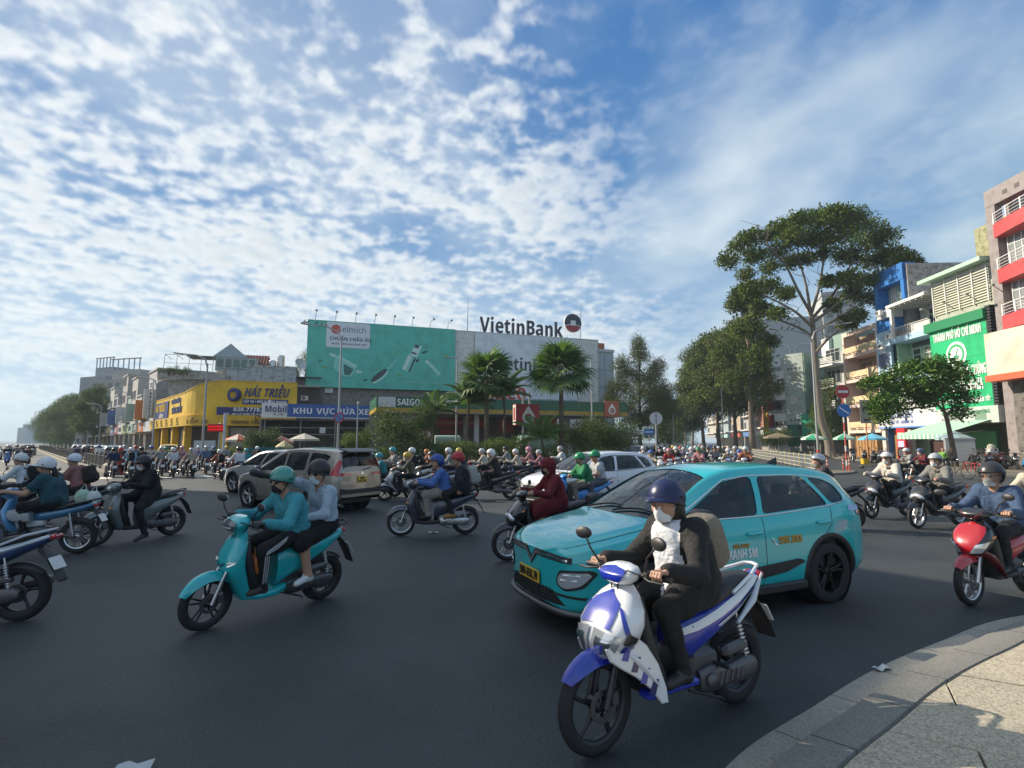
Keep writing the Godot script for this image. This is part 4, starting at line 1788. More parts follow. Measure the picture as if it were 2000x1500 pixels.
	wheel_b.tube([Vector3(.50,.97,-.54),Vector3(.52,.95,-.36),Vector3(.50,.97,-.18)],.02,5)
	part(root,"steering_wheel",wheel_b,black_plastic)
	for s in [-1.0,1.0]:
		var mp:Vector2=spec.get("mirror",Vector2(.78,1.05))
		var q:=sh.side(mp)
		var g:=B.new()
		g.hull([[mp.x-.10,mp.y+.06,.105,.065,3.0],[mp.x,mp.y+.06,.115,.075,2.6],[mp.x+.07,mp.y+.055,.08,.045,2.2]],14,s*(q.z+.16))
		g.tube([Vector3(mp.x,mp.y-.01,s*(q.z-.02)),Vector3(mp.x-.02,mp.y+.02,s*(q.z+.10))],.025,6)
		var mm:=part(root,"mirror",g,spec.get("mirror_mat",black_plastic))
		var mg:=B.new()
		mg.ball(Vector3(mp.x-.102,mp.y+.06,s*(q.z+.16)),Vector3(.006,.055,.092))
		part(mm,"mirror_glass",mg,mirror_glass)
		for h in spec.get("handles",[]):
			var p:=sh.side(h)
			var hb:=B.new()
			hb.hull([[h.x-.11,h.y,.010,.014,2.5],[h.x-.06,h.y+.004,.022,.018,2.5],[h.x+.06,h.y,.022,.018,2.5],[h.x+.10,h.y-.004,.008,.012,2.5]],10,s*(p.z+.018))
			part(root,"door_handle",hb,spec.get("handle_mat",paint))
	return root
func dense_line(pts:Array,step:float)->Array:
	var out:=[]
	for i in pts.size()-1:
		var a:Vector2=pts[i]
		var b:Vector2=pts[i+1]
		var m:=maxi(1,int(ceil(a.distance_to(b)/step)))
		for k in m:
			out.append(a.lerp(b,float(k)/m))
	out.append(pts[-1])
	return out
func crossover_profile()->Dictionary:
	return {
		x0=-2.13,x1=2.16,
		sill=[[-2.13,.46],[-2.0,.34],[-1.7,.27],[-1.0,.24],[1.0,.24],[1.7,.22],[2.0,.23],[2.16,.28]],
		belt=[[-2.13,.86],[-2.0,1.04],[-1.8,1.09],[-1.3,1.075],[.0,1.01],[1.0,.965],[1.5,.91],[1.9,.83],[2.08,.76],[2.16,.67]],
		edge=[[-2.13,.92],[-2.05,1.08],[-1.95,1.22],[-1.78,1.40],[-1.4,1.475],[-.7,1.515],[-.1,1.495],[.25,1.42],[.7,1.22],[1.05,1.04],[1.15,1.005],[1.5,.945],[1.9,.865],[2.08,.80],[2.16,.73]],
		top=[[-2.13,.94],[-2.06,1.12],[-1.97,1.27],[-1.86,1.47],[-1.5,1.55],[-.7,1.60],[-.1,1.585],[.22,1.53],[.7,1.315],[1.1,1.09],[1.17,1.055],[1.5,1.0],[1.9,.92],[2.07,.85],[2.16,.765]],
		half=[[-2.13,.62],[-2.09,.72],[-1.98,.80],[-1.7,.865],[-1.2,.89],[1.2,.89],[1.6,.875],[1.85,.83],[2.0,.74],[2.09,.62],[2.13,.50],[2.155,.30],[2.16,.22]],
		edge_half=[[-2.13,.54],[-2.0,.66],[-1.8,.60],[-1.2,.595],[.0,.60],[.3,.62],[.9,.72],[1.2,.74],[1.6,.71],[1.9,.64],[2.06,.50],[2.13,.36],[2.16,.18]],
	}
func van_profile()->Dictionary:
	return {
		x0=-2.22,x1=2.25,
		sill=[[-2.22,.42],[-2.1,.32],[-1.7,.28],[1.2,.26],[1.9,.24],[2.25,.30]],
		belt=[[-2.22,.98],[-2.1,1.10],[-1.8,1.10],[.0,1.04],[1.0,.99],[1.6,.93],[2.0,.84],[2.2,.72],[2.25,.62]],
		edge=[[-2.22,1.06],[-2.17,1.18],[-2.08,1.44],[-1.98,1.54],[-1.6,1.60],[-.6,1.63],[.0,1.60],[.35,1.50],[.9,1.22],[1.22,1.05],[1.32,1.02],[1.7,.96],[2.0,.88],[2.2,.77],[2.25,.66]],
		top=[[-2.22,1.10],[-2.19,1.24],[-2.12,1.52],[-2.02,1.63],[-1.6,1.68],[-.6,1.72],[.0,1.69],[.35,1.59],[.9,1.31],[1.25,1.10],[1.34,1.07],[1.7,1.01],[2.0,.93],[2.2,.81],[2.25,.69]],
		half=[[-2.22,.70],[-2.19,.77],[-2.08,.84],[-1.7,.87],[1.3,.875],[1.75,.85],[2.0,.77],[2.15,.64],[2.22,.45],[2.25,.25]],
		edge_half=[[-2.22,.66],[-2.1,.64],[-1.8,.625],[.0,.63],[.4,.65],[1.0,.73],[1.35,.745],[1.8,.70],[2.05,.58],[2.2,.38],[2.25,.2]],
	}
func teal_paint()->StandardMaterial3D:
	return pm(.014,.44,.47,.28,.05,"coat")
func crossover_spec(paint:Material,glass:Material)->Dictionary:
	var v:=func(x:float,y:float)->Vector2:return Vector2(x,y)
	return {
		profile=crossover_profile(),paint=paint,wheels=[1.32,-1.29,.345],glass=glass,cladding=black_plastic,rim_mat=pm(.012,.012,.013,.3,.4),
		windows=[
			[Vector2(.93,1.03),Vector2(.55,1.20),Vector2(.12,1.41),Vector2(-.20,1.455),Vector2(-.33,1.455),Vector2(-.20,1.055)],
			[Vector2(-.28,1.06),Vector2(-.42,1.455),Vector2(-.9,1.455),Vector2(-1.16,1.435),Vector2(-1.36,1.115)],
			[Vector2(-1.42,1.125),Vector2(-1.25,1.43),Vector2(-1.50,1.40),Vector2(-1.66,1.33),Vector2(-1.70,1.20),Vector2(-1.66,1.14)],
		],
		window_trim=chrome,trim_lines=[[Vector2(.98,1.012),Vector2(.4,1.04),Vector2(-.25,1.045),Vector2(-.8,1.07),Vector2(-1.4,1.11),Vector2(-1.70,1.145),Vector2(-1.74,1.20),Vector2(-1.69,1.34),Vector2(-1.52,1.415),Vector2(-1.2,1.45),Vector2(-.9,1.468),Vector2(-.3,1.47),Vector2(.1,1.43),Vector2(.55,1.225),Vector2(.95,1.045)]],
		windscreen=[Vector2(1.10,.79),Vector2(.30,.80),Vector2(.25,.9),Vector2(.22,1.02),Vector2(1.16,1.02),Vector2(1.14,.9)],
		rear_screen=[Vector2(-1.90,.80),Vector2(-2.05,.78),Vector2(-2.07,1.02),Vector2(-1.90,1.02)],
		seams=[[Vector2(.92,.98),Vector2(.93,.5),Vector2(.85,.32)],[Vector2(-.245,1.03),Vector2(-.25,.5),Vector2(-.20,.32)],[Vector2(-1.38,1.09),Vector2(-1.34,.9),Vector2(-1.14,.72),Vector2(-.97,.5),Vector2(-.9,.33)]],
		handles=[Vector2(-.08,.87),Vector2(-1.18,.93)],
		seats=[.15,-.72],
	}
func cars_near(taxi_at:Transform3D,van_at:Transform3D)->void:
	var paint:=teal_paint()
	var glass:=pane(.012,.014,.016,.62)
	var s:=crossover_spec(paint,glass)
	s.screen=pane(.02,.024,.028,.42)
	var lamp:=pm(.55,.58,.62,.06,.4,"coat")
	var white:=pm(.75,.76,.76,.3)
	s.decals=[
		{called="light_bar",where="front",mat=chrome,lift=.012,poly=[Vector2(.0,.655),Vector2(.11,.745),Vector2(.40,.735),Vector2(.62,.725),Vector2(.62,.705),Vector2(.40,.71),Vector2(.125,.715),Vector2(.0,.60)]},
		{called="grille_line",where="front",mat=black_plastic,lift=.005,poly=[Vector2(.0,.67),Vector2(.10,.765),Vector2(.66,.745),Vector2(.66,.69),Vector2(.13,.70),Vector2(.0,.585)]},
		{called="headlight",where="front",mat=lamp,lift=.014,poly=rounded([Vector2(.50,.50),Vector2(.54,.60),Vector2(.78,.625),Vector2(.80,.60),Vector2(.74,.50),Vector2(.60,.455)],.05)},
		{called="headlight_surround",where="front",mat=black_plastic,lift=.006,poly=rounded([Vector2(.47,.49),Vector2(.52,.62),Vector2(.80,.65),Vector2(.825,.62),Vector2(.76,.48),Vector2(.60,.43)],.05)},
		{called="air_intake",where="front",mat=black_plastic,lift=.005,poly=[Vector2(.0,.415),Vector2(.44,.415),Vector2(.60,.30),Vector2(.0,.27)]},
		{called="air_slot",where="front",mat=black_plastic,lift=.006,poly=[Vector2(.46,.405),Vector2(.78,.40),Vector2(.76,.375),Vector2(.50,.38)]},
		{called="side_insert",where="side",mat=black_plastic,lift=.006,poly=rounded([Vector2(.86,.52),Vector2(.2,.50),Vector2(-.75,.56),Vector2(-.86,.52),Vector2(-.55,.43),Vector2(.2,.36),Vector2(.86,.35)],.06)},
		{called="tail_light",where="side",mat=pm(.16,.02,.03,.1,.0,"coat"),lift=.010,poly=rounded([Vector2(-2.06,.93),Vector2(-1.86,.985),Vector2(-1.84,1.02),Vector2(-2.06,1.03)],.02)},
		{called="tail_light",where="back",mat=pm(.16,.02,.03,.1,.0,"coat"),lift=.010,poly=[Vector2(.0,.93),Vector2(.70,.93),Vector2(.70,1.0),Vector2(.0,.98)]},
		{called="sticker",where="side",both=false,s=-1.0,mat=pm(.30,.45,.75,.4),lift=.005,poly=rounded([Vector2(-1.70,1.03),Vector2(-1.98,1.02),Vector2(-1.99,1.075),Vector2(-1.72,1.095)],.02)},
		{called="crescent",where="side",both=false,s=-1.0,mat=pm(.45,.62,.63,.4),lift=.005,poly=[Vector2(.42,.80),Vector2(.30,.79),Vector2(.40,.74),Vector2(.46,.66),Vector2(.47,.55),Vector2(.54,.56),Vector2(.60,.64),Vector2(.56,.74)]},
	]
	var taxi:=car("teal electric taxi with white door lettering and a yellow number plate",taxi_at,s)
	car_extras(taxi,s)
	var sh:=shell_of(s.profile)
	var pl:=B.new()
	var pc:=sh.end(.0,.50,1)+Vector3(.03,-.005,0)
	pl.cbox(pc,Vector3(.012,.125,.46),.004)
	var plate:=part(taxi,"number_plate",pl,pm(.62,.38,.03,.45))
	words(plate,"50H-658.70",.085,black_plastic,Transform3D(Basis(Vector3.UP,PI/2),pc+Vector3(.0075,-.04,0)),true,-.42)
	for w in [["XANH SM",.092,white,Vector2(.10,.63)],["ĐIỆN XANH",.04,pm(.42,.24,.06,.4),Vector2(.12,.735)],["TAXI",.05,pm(.42,.24,.06,.4),Vector2(.17,.555)],["1900 2088",.08,pm(.42,.25,.05,.4),Vector2(-.62,.735)]]:
		var p:=sh.side(w[3])
		var q:=sh.side(w[3]+Vector2(0,.08))
		words(taxi,w[0],w[1],w[2],Transform3D(Basis(Vector3.UP,PI)*Basis(Vector3.RIGHT,-atan2(p.z-q.z,.08)),Vector3(p.x,p.y,-p.z-.006)),true,.72)
	var ph:=B.new()
	var pp:=sh.side(Vector2(-.38,.76))
	ph.tube([Vector3(-.345,.80,-pp.z-.005),Vector3(-.36,.775,-pp.z-.005),Vector3(-.385,.735,-pp.z-.004),Vector3(-.41,.73,-pp.z-.004)],[.016,.009,.009,.016],6)
	part(taxi,"phone_symbol",ph,white)
	for sd in [-1.0,1.0]:
		var hb:=B.new()
		for e in [[.585,.60,.74],[.535,.56,.72]]:
			var a:=sh.end(e[1],e[0],1)
			var c:=sh.end(e[2],e[0]+.01,1)
			hb.tube([Vector3(a.x+.018,a.y,a.z*sd),Vector3(c.x+.016,c.y,c.z*sd)],.010,6)
		part(taxi,"daytime_lamp",hb,pm(.9,.9,.9,.3))
	var mesh_b:=B.new()
	for r in 4:
		for k in 19:
			var z:=-.47+k*.052+(.026 if r%2 else .0)
			var y:=.295+r*.034
			if absf(z)>.42+(.40-y):
				continue
			var e:=sh.end(z,y,1)
			mesh_b.box(Vector3(e.x+.008,y,z),Vector3(.012,.006,.04))
			mesh_b.box(Vector3(e.x+.008,y+.017,z+.024),Vector3(.012,.030,.006))
	part(taxi,"intake_grille",mesh_b,pm(.05,.05,.055,.4,.3))
	var lip:=B.new()
	var lp:=[]
	for k in 21:
		var z:=lerpf(-.80,.80,k/20.0)
		var e:=sh.end(z,.30,1)
		lp.append(Vector3(e.x+.015,.235,z))
	lip.tube(lp,.032,6)
	part(taxi,"front_lip",lip,steel_dark)
	var v:={
		profile=van_profile(),paint=pm(.33,.30,.255,.32,.6,"coat"),wheels=[1.42,-1.36,.335],glass=pane(.012,.013,.014,.7),screen=pane(.012,.013,.014,.75),rim_mat=alloy,
		windows=[
			[Vector2(1.05,1.06),Vector2(.62,1.28),Vector2(.22,1.50),Vector2(-.02,1.565),Vector2(-.04,1.08)],
			[Vector2(-.14,1.08),Vector2(-.12,1.57),Vector2(-.55,1.585),Vector2(-.92,1.58),Vector2(-.94,1.11)],
			[Vector2(-1.04,1.12),Vector2(-1.02,1.575),Vector2(-1.55,1.54),Vector2(-1.78,1.48),Vector2(-1.62,1.20),Vector2(-1.50,1.14)],
		],
		windscreen=[Vector2(1.22,.79),Vector2(.42,.80),Vector2(.36,.9),Vector2(.34,1.02),Vector2(1.32,1.02),Vector2(1.30,.9)],
		rear_screen=[Vector2(-2.09,.79),Vector2(-2.19,.77),Vector2(-2.195,1.02),Vector2(-2.085,1.02)],
		seams=[[Vector2(1.0,1.0),Vector2(1.0,.5),Vector2(.95,.32)],[Vector2(-.09,1.03),Vector2(-.10,.32)],[Vector2(-.99,1.09),Vector2(-.97,.7),Vector2(-.90,.45)]],
		handles=[Vector2(.08,.90),Vector2(-.83,.93)],handle_mat=chrome,cladding=pm(.06,.058,.055,.5),mirror=Vector2(.92,1.07),mirror_mat=pm(.42,.40,.36,.3,.35,"coat"),seats=[.3,-.6,-1.4],
		decals=[
			{called="tail_light",where="side",mat=lens_red,lift=.012,poly=[Vector2(-2.18,.97),Vector2(-1.93,1.0),Vector2(-1.97,1.08),Vector2(-2.09,1.40),Vector2(-2.14,1.34),Vector2(-2.16,1.10)]},
			{called="tail_light",where="back",mat=lens_red,lift=.012,poly=[Vector2(.38,.99),Vector2(.74,.98),Vector2(.74,1.06),Vector2(.40,1.04)]},
			{called="bumper_guard",where="back",mat=pm(.03,.03,.03,.6),lift=.008,poly=[Vector2(.0,.50),Vector2(.74,.50),Vector2(.74,.66),Vector2(.5,.62),Vector2(.0,.62)]},
			{called="headlight",where="side",mat=lamp,lift=.010,poly=rounded([Vector2(2.12,.66),Vector2(1.86,.74),Vector2(1.84,.82),Vector2(2.08,.74)],.03)},
		],
	}
	var van:=car("silver people carrier with a black tailgate spoiler and yellow rear number plate",van_at,v)
	car_extras(van,v)
	var vs:=shell_of(v.profile)
	var vp:=B.new()
	var c2:=vs.end(.0,.86,-1)+Vector3(-.02,0,0)
	vp.cbox(c2,Vector3(.012,.165,.33),.004)
	var vplate:=part(van,"number_plate",vp,pm(.62,.40,.04,.45))
	words(vplate,"50H",.06,black_plastic,Transform3D(Basis(Vector3.UP,-PI/2),c2+Vector3(-.0075,.012,0)),true)
	words(vplate,"417.76",.06,black_plastic,Transform3D(Basis(Vector3.UP,-PI/2),c2+Vector3(-.0075,-.065,0)),true)
	var sp:=B.new()
	sp.hull([[-1.95,1.665,.60,.03,4.0],[-2.14,1.635,.60,.025,4.0],[-2.27,1.59,.56,.012,4.0]],16)
	part(van,"spoiler",sp,pm(.02,.02,.022,.35))
	var em:=B.new()
	for a in [PI/2,PI/2+TAU/3,PI/2+2*TAU/3]:
		em.prism(PackedVector2Array([Vector2(0,0),Vector2(cos(a-.5),sin(a-.5))*.028,Vector2(cos(a),sin(a))*.052,Vector2(cos(a+.5),sin(a+.5))*.028]),-.004,.004,Transform3D(Basis(Vector3.UP,-PI/2),vs.end(.0,1.03,-1)+Vector3(-.012,0,0)))
	part(van,"emblem",em,chrome)
	var wip:=B.new()
	wip.tube([Vector3(-2.235,1.115,.0),Vector3(-2.225,1.16,.22),Vector3(-2.215,1.18,.36)],.012,5)
	part(van,"rear_wiper",wip,black_plastic)
func s_x(sh:Shell)->float:
	return 1.12 if sh.x1<2.2 else 1.25
func car_extras(o:Node3D,s:Dictionary)->void:
	var sh:=shell_of(s.profile)
	var an:=B.new()
	var top:=sh.sec(-1.45,1.0)
	an.hull([[-1.52,top.y+.05,.012,.05,2.0],[-1.40,top.y+.02,.02,.035,2.0],[-1.28,top.y-.01,.012,.01,2.0]],10)
	part(o,"roof_antenna",an,black_plastic)
	for sd in [-1.0,1.0]:
		var bl:=B.new()
		var pts:=[]
		for i in 10:
			var p:=sh.sec(lerpf(s_x(sh),sh.x1-.10,i/9.0),.735)
			pts.append(Vector3(p.x,p.y+.001,p.z*sd))
		bl.tube(pts,.0045,4)
		part(o,"bonnet_seam",bl,black_plastic)
	var w:=B.new()
	var xc:float=s.windscreen[0].x
	for k in [[.55,-.05],[.0,-.58]]:
		var pts:=[]
		for i in 6:
			var z:=lerpf(k[0],k[1],i/5.0)
			var v:=1.0-clampf(absf(z)/sh.at("edge_half",xc),.0,1.0)*.18
			var p:=sh.sec(xc+.03-.10*sin(PI*i/8.0),v)
			pts.append(Vector3(p.x,p.y+.016,z))
		w.tube(pts,.010,5)
	part(o,"wiper",w,black_plastic)
const FLAT:=Transform3D(Vector3(1,0,0),Vector3(0,0,-1),Vector3(0,1,0),Vector3.ZERO)
const ROAD_AZ:=-.740
const FRONT_AZ:=1.239
func flat2(p:Vector3)->Vector2:
	return Vector2(p.x,-p.z)
func heading(az:float)->Vector3:
	return Vector3(sin(az),0,-cos(az))
func along(g:Vector3,deg:float,p:=Vector3.ZERO)->Transform3D:
	var bs:=Basis(Vector3.UP,PI+deg_to_rad(deg))
	return Transform3D(bs,g-bs*p)
func on_wheels(fu:float,fv:float,ru:float,rv:float,lean:=.0)->Transform3D:
	var f:=gp(fu,fv)
	var r:=gp(ru,rv)
	var d:=f-r
	return Transform3D(Basis(Vector3.UP,atan2(-d.z,d.x))*Basis(Vector3.RIGHT,lean),(f+r)*.5)
func curve_through(pts:Array,per:=8)->Array:
	var out:=[]
	for i in pts.size()-1:
		var a:Vector3=pts[maxi(i-1,0)]
		var b:Vector3=pts[i]
		var c:Vector3=pts[i+1]
		var d:Vector3=pts[mini(i+2,pts.size()-1)]
		for k in per:
			out.append(b.cubic_interpolate(c,a,d,k/float(per)))
	out.append(pts[-1])
	return out
func setting()->void:
	var asphalt:=pm(.064,.078,.086,.66)
	asphalt=asphalt.duplicate()
	asphalt.albedo_texture=tex.asphalt
	asphalt.uv1_triplanar=true
	asphalt.uv1_world_triplanar=true
	asphalt.uv1_scale=Vector3.ONE*.42
	asphalt.detail_enabled=true
	asphalt.detail_blend_mode=BaseMaterial3D.BLEND_MODE_MUL
	asphalt.detail_uv_layer=BaseMaterial3D.DETAIL_UV_2
	asphalt.detail_albedo=tex.patch
	asphalt.uv2_triplanar=true
	asphalt.uv2_world_triplanar=true
	asphalt.uv2_scale=Vector3.ONE*.045
	asphalt.normal_enabled=true
	asphalt.normal_texture=tex.asphalt_normal
	asphalt.normal_scale=.5
	var b:=B.new()
	b.quad(Vector3(-1500,0,80),Vector3(900,0,80),Vector3(900,0,-1900),Vector3(-1500,0,-1900))
	structure("road",b,asphalt)
	near_pavement()
	var stone:=textured(pm(.22,.20,.17,.85),"stone",.5)
	var kerb:=textured(pm(.20,.20,.195,.85),"stone",.9)
	raise("pavement_right",[gp(2300,945),gp(2000,931),gp(1864,926),gp(1790,917),gp(1735,909),gp(1690,902),gp(1650,897),gp(1600,893),gp(1500,886),gp(1440,880),Vector3(80,0,-250),Vector3(120,0,-250),Vector3(70,0,-90),Vector3(75,0,-25)],.13,stone,kerb)
	raise("pavement_island",[gp(540,903),gp(620,907),gp(800,909),gp(1000,908),gp(1150,904),gp(1215,898),gp(1230,893),gp(1210,890),gp(1000,892),gp(700,893),gp(560,896)],.14,textured(pm(.09,.075,.055,.95),"stone",.5),kerb)
	var c:=shop_corner()
	var f:=heading(FRONT_AZ)
	var r:=heading(ROAD_AZ)
	raise("pavement_corner",[c+r*260.0-f*3.5,c-f*3.0,c+Vector3(-1.5,0,3.0),c+f*2.0-r*4.5,c+f*14.0-r*5.0,c+f*70.0-r*4.0,c+f*75.0+r*90.0,c+r*265.0+f*10.0],.12,stone,kerb)
	var m0:=gp(205,926)
	raise("median",[m0-f*.15-r*1.2,m0+f*.55-r*1.2,m0+f*.55+r*300.0,m0-f*.15+r*300.0],.16,textured(pm(.24,.24,.235,.85),"stone",.5),kerb)
	var l0:=m0-f*13.5+r*30.0
	raise("pavement_left",[l0,l0+r*300.0,l0+r*300.0-f*20.0,l0-f*20.0],.13,stone,kerb)
	raise("pavement_refuge",[gp(1604,925),gp(1622,928),gp(1660,926),gp(1672,923),gp(1660,920),gp(1618,921)],.10,stone,kerb)
	var white:=textured(pm(.75,.75,.73,.7),"dirt",.8)
	var yellow:=textured(pm(.55,.45,.16,.7),"dirt",.8)
	var y:=.004
	for i in 9:
		var p:Vector3=m0-r*3.6+f*(-2.6+i*1.55)
		if i in [2,5]:
			p+=f*.3
		mark(p,f,.85,-r,1.9,white,y)
	for i in 5:
		mark(m0-r*3.6+f*(12.5+i*1.7),f,.9,-r,1.9,white,y)
	mark(m0-f*.50-r*.6,f,.16,r,300.0,yellow,y)
	mark(m0+f*.75-r*.6,f,.16,r,300.0,yellow,y)
	mark(m0-f*12.0-r*1.4,f,11.3,r,.45,white,y)
	mark(m0-f*12.0+r*4.6,f,11.3,r,.35,white,y)
	for k in 2:
		for i in 24:
			mark(m0-f*(4.1+3.8*k)+r*(10.0+i*9.0),f,.14,r,3.2,white,y)
	for i in 20:
		mark(m0+f*4.6+r*(10.0+i*9.0),f,.14,r,3.2,white,y)
	var s0:=gp(1330,897)
	var sd:=Vector3(sin(.30),0,-cos(.30))
	var sn:=Vector3(cos(.30),0,sin(.30))
	for i in 10:
		mark(s0+sd*(4.0+i*8.0),sn,.15,sd,3.0,white,y)
	far_ground_things()
func textured(m:StandardMaterial3D,which:String,scale:float)->StandardMaterial3D:
	var key:="tx %s %s %.3f"%[m.albedo_color,which,scale]
	if not mcache.has(key):
		var k:StandardMaterial3D=m.duplicate()
		k.albedo_texture=tex[which]
		k.uv1_triplanar=true
		k.uv1_world_triplanar=true
		k.uv1_scale=Vector3.ONE*scale
		mcache[key]=k
	return mcache[key]
func mark(o:Vector3,a:Vector3,la:float,d:Vector3,ld:float,m:Material,y:float)->void:
	var b:=B.new()
	var p:=o+Vector3(0,y,0)
	if a.cross(d).y>.0:
		b.quad(p,p+a*la,p+a*la+d*ld,p+d*ld)
	else:
		b.quad(p,p+d*ld,p+d*ld+a*la,p+a*la)
	var o2:=structure("road_marking",b,m)
func raise(called:String,pts:Array,h:float,top:Material,kerb:Material)->void:
	var poly:=PackedVector2Array()
	for p in pts:
		poly.append(flat2(p))
	var b:=B.new()
	b.prism(poly,-.05,h-.004,FLAT)
	var o:=structure(called,b,top)
	var stone_mesh:={}
	var area:=.0
	for i in poly.size():
		area+=poly[i].cross(poly[(i+1)%poly.size()])
	var n:=0
	for i in poly.size():
		var a:Vector3=pts[i]
		var c:Vector3=pts[(i+1)%pts.size()]
		a.y=0
		c.y=0
		var l:=a.distance_to(c)
		var k:=maxi(1,int(l/1.2))
		var d:=(c-a)/l
		var q:=Vector3(-d.z,0,d.x)*(1.0 if area<.0 else -1.0)
		for j in k:
			var mid:Vector3=a+d*(l*(j+.5)/k)
			if mid.length()>75.0 or n>=120 or mid.z>.0:
				continue
			n+=1
			var key:="%.2f"%(l/k)
			if not stone_mesh.has(key):
				var sb:=B.new()
				sb.cbox(Vector3.ZERO,Vector3(l/k-.012,h+.05,.2),.018)
				stone_mesh[key]=sb.mesh()
			var st:=pmesh(o,"kerb_stone",stone_mesh[key],kerb)
			st.transform=Transform3D(Basis(Vector3.UP,atan2(-d.z,d.x)),mid+q*.07+Vector3(0,(h-.05)*.5+.006,0))
func near_pavement()->void:
	var outer:=curve_through([Vector3(-1.7,0,1.5),Vector3(-1.25,0,0),Vector3(-.4,0,-1.35),Vector3(.42,0,-2.25),gp(1422,1497),gp(1592,1380),gp(1709,1309),gp(1835,1255),gp(1970,1208),Vector3(7.2,0,-6.45),Vector3(10.5,0,-7.3)])
	var w:=[.17,.32]
	var mid:=[]
	var inner:=[]
	for i in outer.size():
		var a:Vector3=outer[maxi(i-1,0)]
		var b:Vector3=outer[mini(i+1,outer.size()-1)]
		var d:=(b-a).normalized()
		var q:=Vector3(-d.z,0,d.x)
		mid.append(outer[i]+q*.20)
		inner.append(outer[i]+q*.50)
	var concrete:=textured(pm(.40,.40,.385,.85),"stone",1.1)
	var granite:=textured(pm(.27,.275,.27,.8),"stone",1.3)
	var slab:=textured(pm(.56,.52,.43,.82),"stone",.7)
	var base:=B.new()
	var poly:=PackedVector2Array()
	for p in inner:
		poly.append(flat2(p))
	poly.append(Vector2(13,4))
	poly.append(Vector2(13,-4))
	poly.append(Vector2(inner[0].x,-4))
	base.prism(poly,-.05,.07,FLAT)
	var o:=structure("pavement",base,textured(pm(.10,.095,.085,.9),"stone",.7))
	var step:=6
	for i in range(0,outer.size()-1,step):
		var e:=mini(i+step,outer.size()-1)
		var g:=B.new()
		var k:=B.new()
		var rows_g:=[PackedVector3Array(),PackedVector3Array(),PackedVector3Array()]
		var rows_k:=[PackedVector3Array(),PackedVector3Array(),PackedVector3Array(),PackedVector3Array(),PackedVector3Array()]
		for j in range(i,e+1):
			var f:=.0
			if j==i:
				f=.004
			elif j==e:
				f=-.004
			var t:=(outer[mini(j+1,outer.size()-1)]-outer[maxi(j-1,0)] as Vector3).normalized()*f
			var a:Vector3=outer[j]+t
			var m:Vector3=mid[j]+t
			var n:Vector3=inner[j]+t
			rows_g[0].append(a+Vector3(0,-.02,0)); rows_g[1].append(a+Vector3(0,.008,0)); rows_g[2].append(m+Vector3(0,.018,0))
			rows_k[0].append(m+Vector3(0,.0,0)); rows_k[1].append(m.lerp(n,.015)+Vector3(0,.045,0)); rows_k[2].append(m.lerp(n,.10)+Vector3(0,.075,0)); rows_k[3].append(m.lerp(n,.955)+Vector3(0,.098,0)); rows_k[4].append(n.lerp(m,.03)+Vector3(0,.05,0))
		g.sheet(rows_g)
		k.sheet(rows_k)
		part(o,"gutter_stone",g,concrete)
		part(o,"kerb_stone",k,granite)
	var d1:=Vector2(.86,-.51).normalized()
	var d2:=Vector2(-d1.y,d1.x)
	var org:=flat2(gp(1670,1445))
	var inset:=PackedVector2Array()
	for p in inner:
		inset.append(flat2(p)+Vector2(.008,-.008))
	for q in [Vector2(13,4),Vector2(13,-4),Vector2(inner[0].x,-4)]:
		inset.append(q)
	for i in range(-6,12):
		for j in range(-8,10):
			var c:=org+d1*(i*1.25+(.6 if j%2 else .0))+d2*(j*.62)
			if c.x>11.0 or c.y<-3.0:
				continue
			var sq:=PackedVector2Array([c+d1*.006+d2*.006,c+d1*1.244+d2*.006,c+d1*1.244+d2*.614,c+d1*.006+d2*.614])
			for piece in Geometry2D.intersect_polygons(sq,inset):
				if piece.size()<3:
					continue
				var s:=B.new()
				s.prism(piece,.06,.1+.003*sin(i*2.3+j*4.1),FLAT,.004)
				part(o,"paving_slab",s,slab)
func shop_corner()->Vector3:
	var p:=ad(372,864,60.5)
	return Vector3(p.x,0,p.z)
func far_ground_things()->void:
	pass
func house(label:String,category:String,pl:Vector3,pr:Vector3,called:="building",group:="")->Node3D:
	pl.y=0
	pr.y=0
	var d:=(pr-pl).normalized()
	var o:=thing(called,label,category,pl,atan2(-d.z,d.x),group)
	return o
func slab(o:Node3D,called:String,x0:float,x1:float,y0:float,y1:float,z0:float,z1:float,m:Material)->MeshInstance3D:
	var b:=B.new()
	b.span(Vector3(x0,y0,z0),Vector3(x1,y1,z1))
	return part(o,called,b,m)
var dark_glass:StandardMaterial3D
func wnd(o:Node3D,x:float,y:float,w:float,h:float,z:float,frame:Material,bars:=2,glass:Material=null,called:="window")->void:
	var key:="win %.2f %.2f %d"%[w,h,bars]
	var f:=pmesh(o,called,bm(key,func(b:B):
		var t:=.06
		b.box(Vector3(0,h*.5-t*.5,0),Vector3(w,t,.10))
		b.box(Vector3(0,-h*.5+t*.5,.015),Vector3(w+.08,t,.14))
		for i in bars+1:
			b.box(Vector3(-w*.5+t*.5+(w-t)*i/bars,0,.0),Vector3(t,h-2.0*t,.09))
		if h>1.5:
			b.box(Vector3(0,h*.22,.002),Vector3(w-2*t,t*.8,.085))
		),frame,Vector3(x+w*.5,y+h*.5,z))
	pmesh(f,"pane",bm(key+" pane",func(b:B):b.box(Vector3(0,0,-.01),Vector3(w-.08,h-.08,.02))),glass if glass else dark_glass)
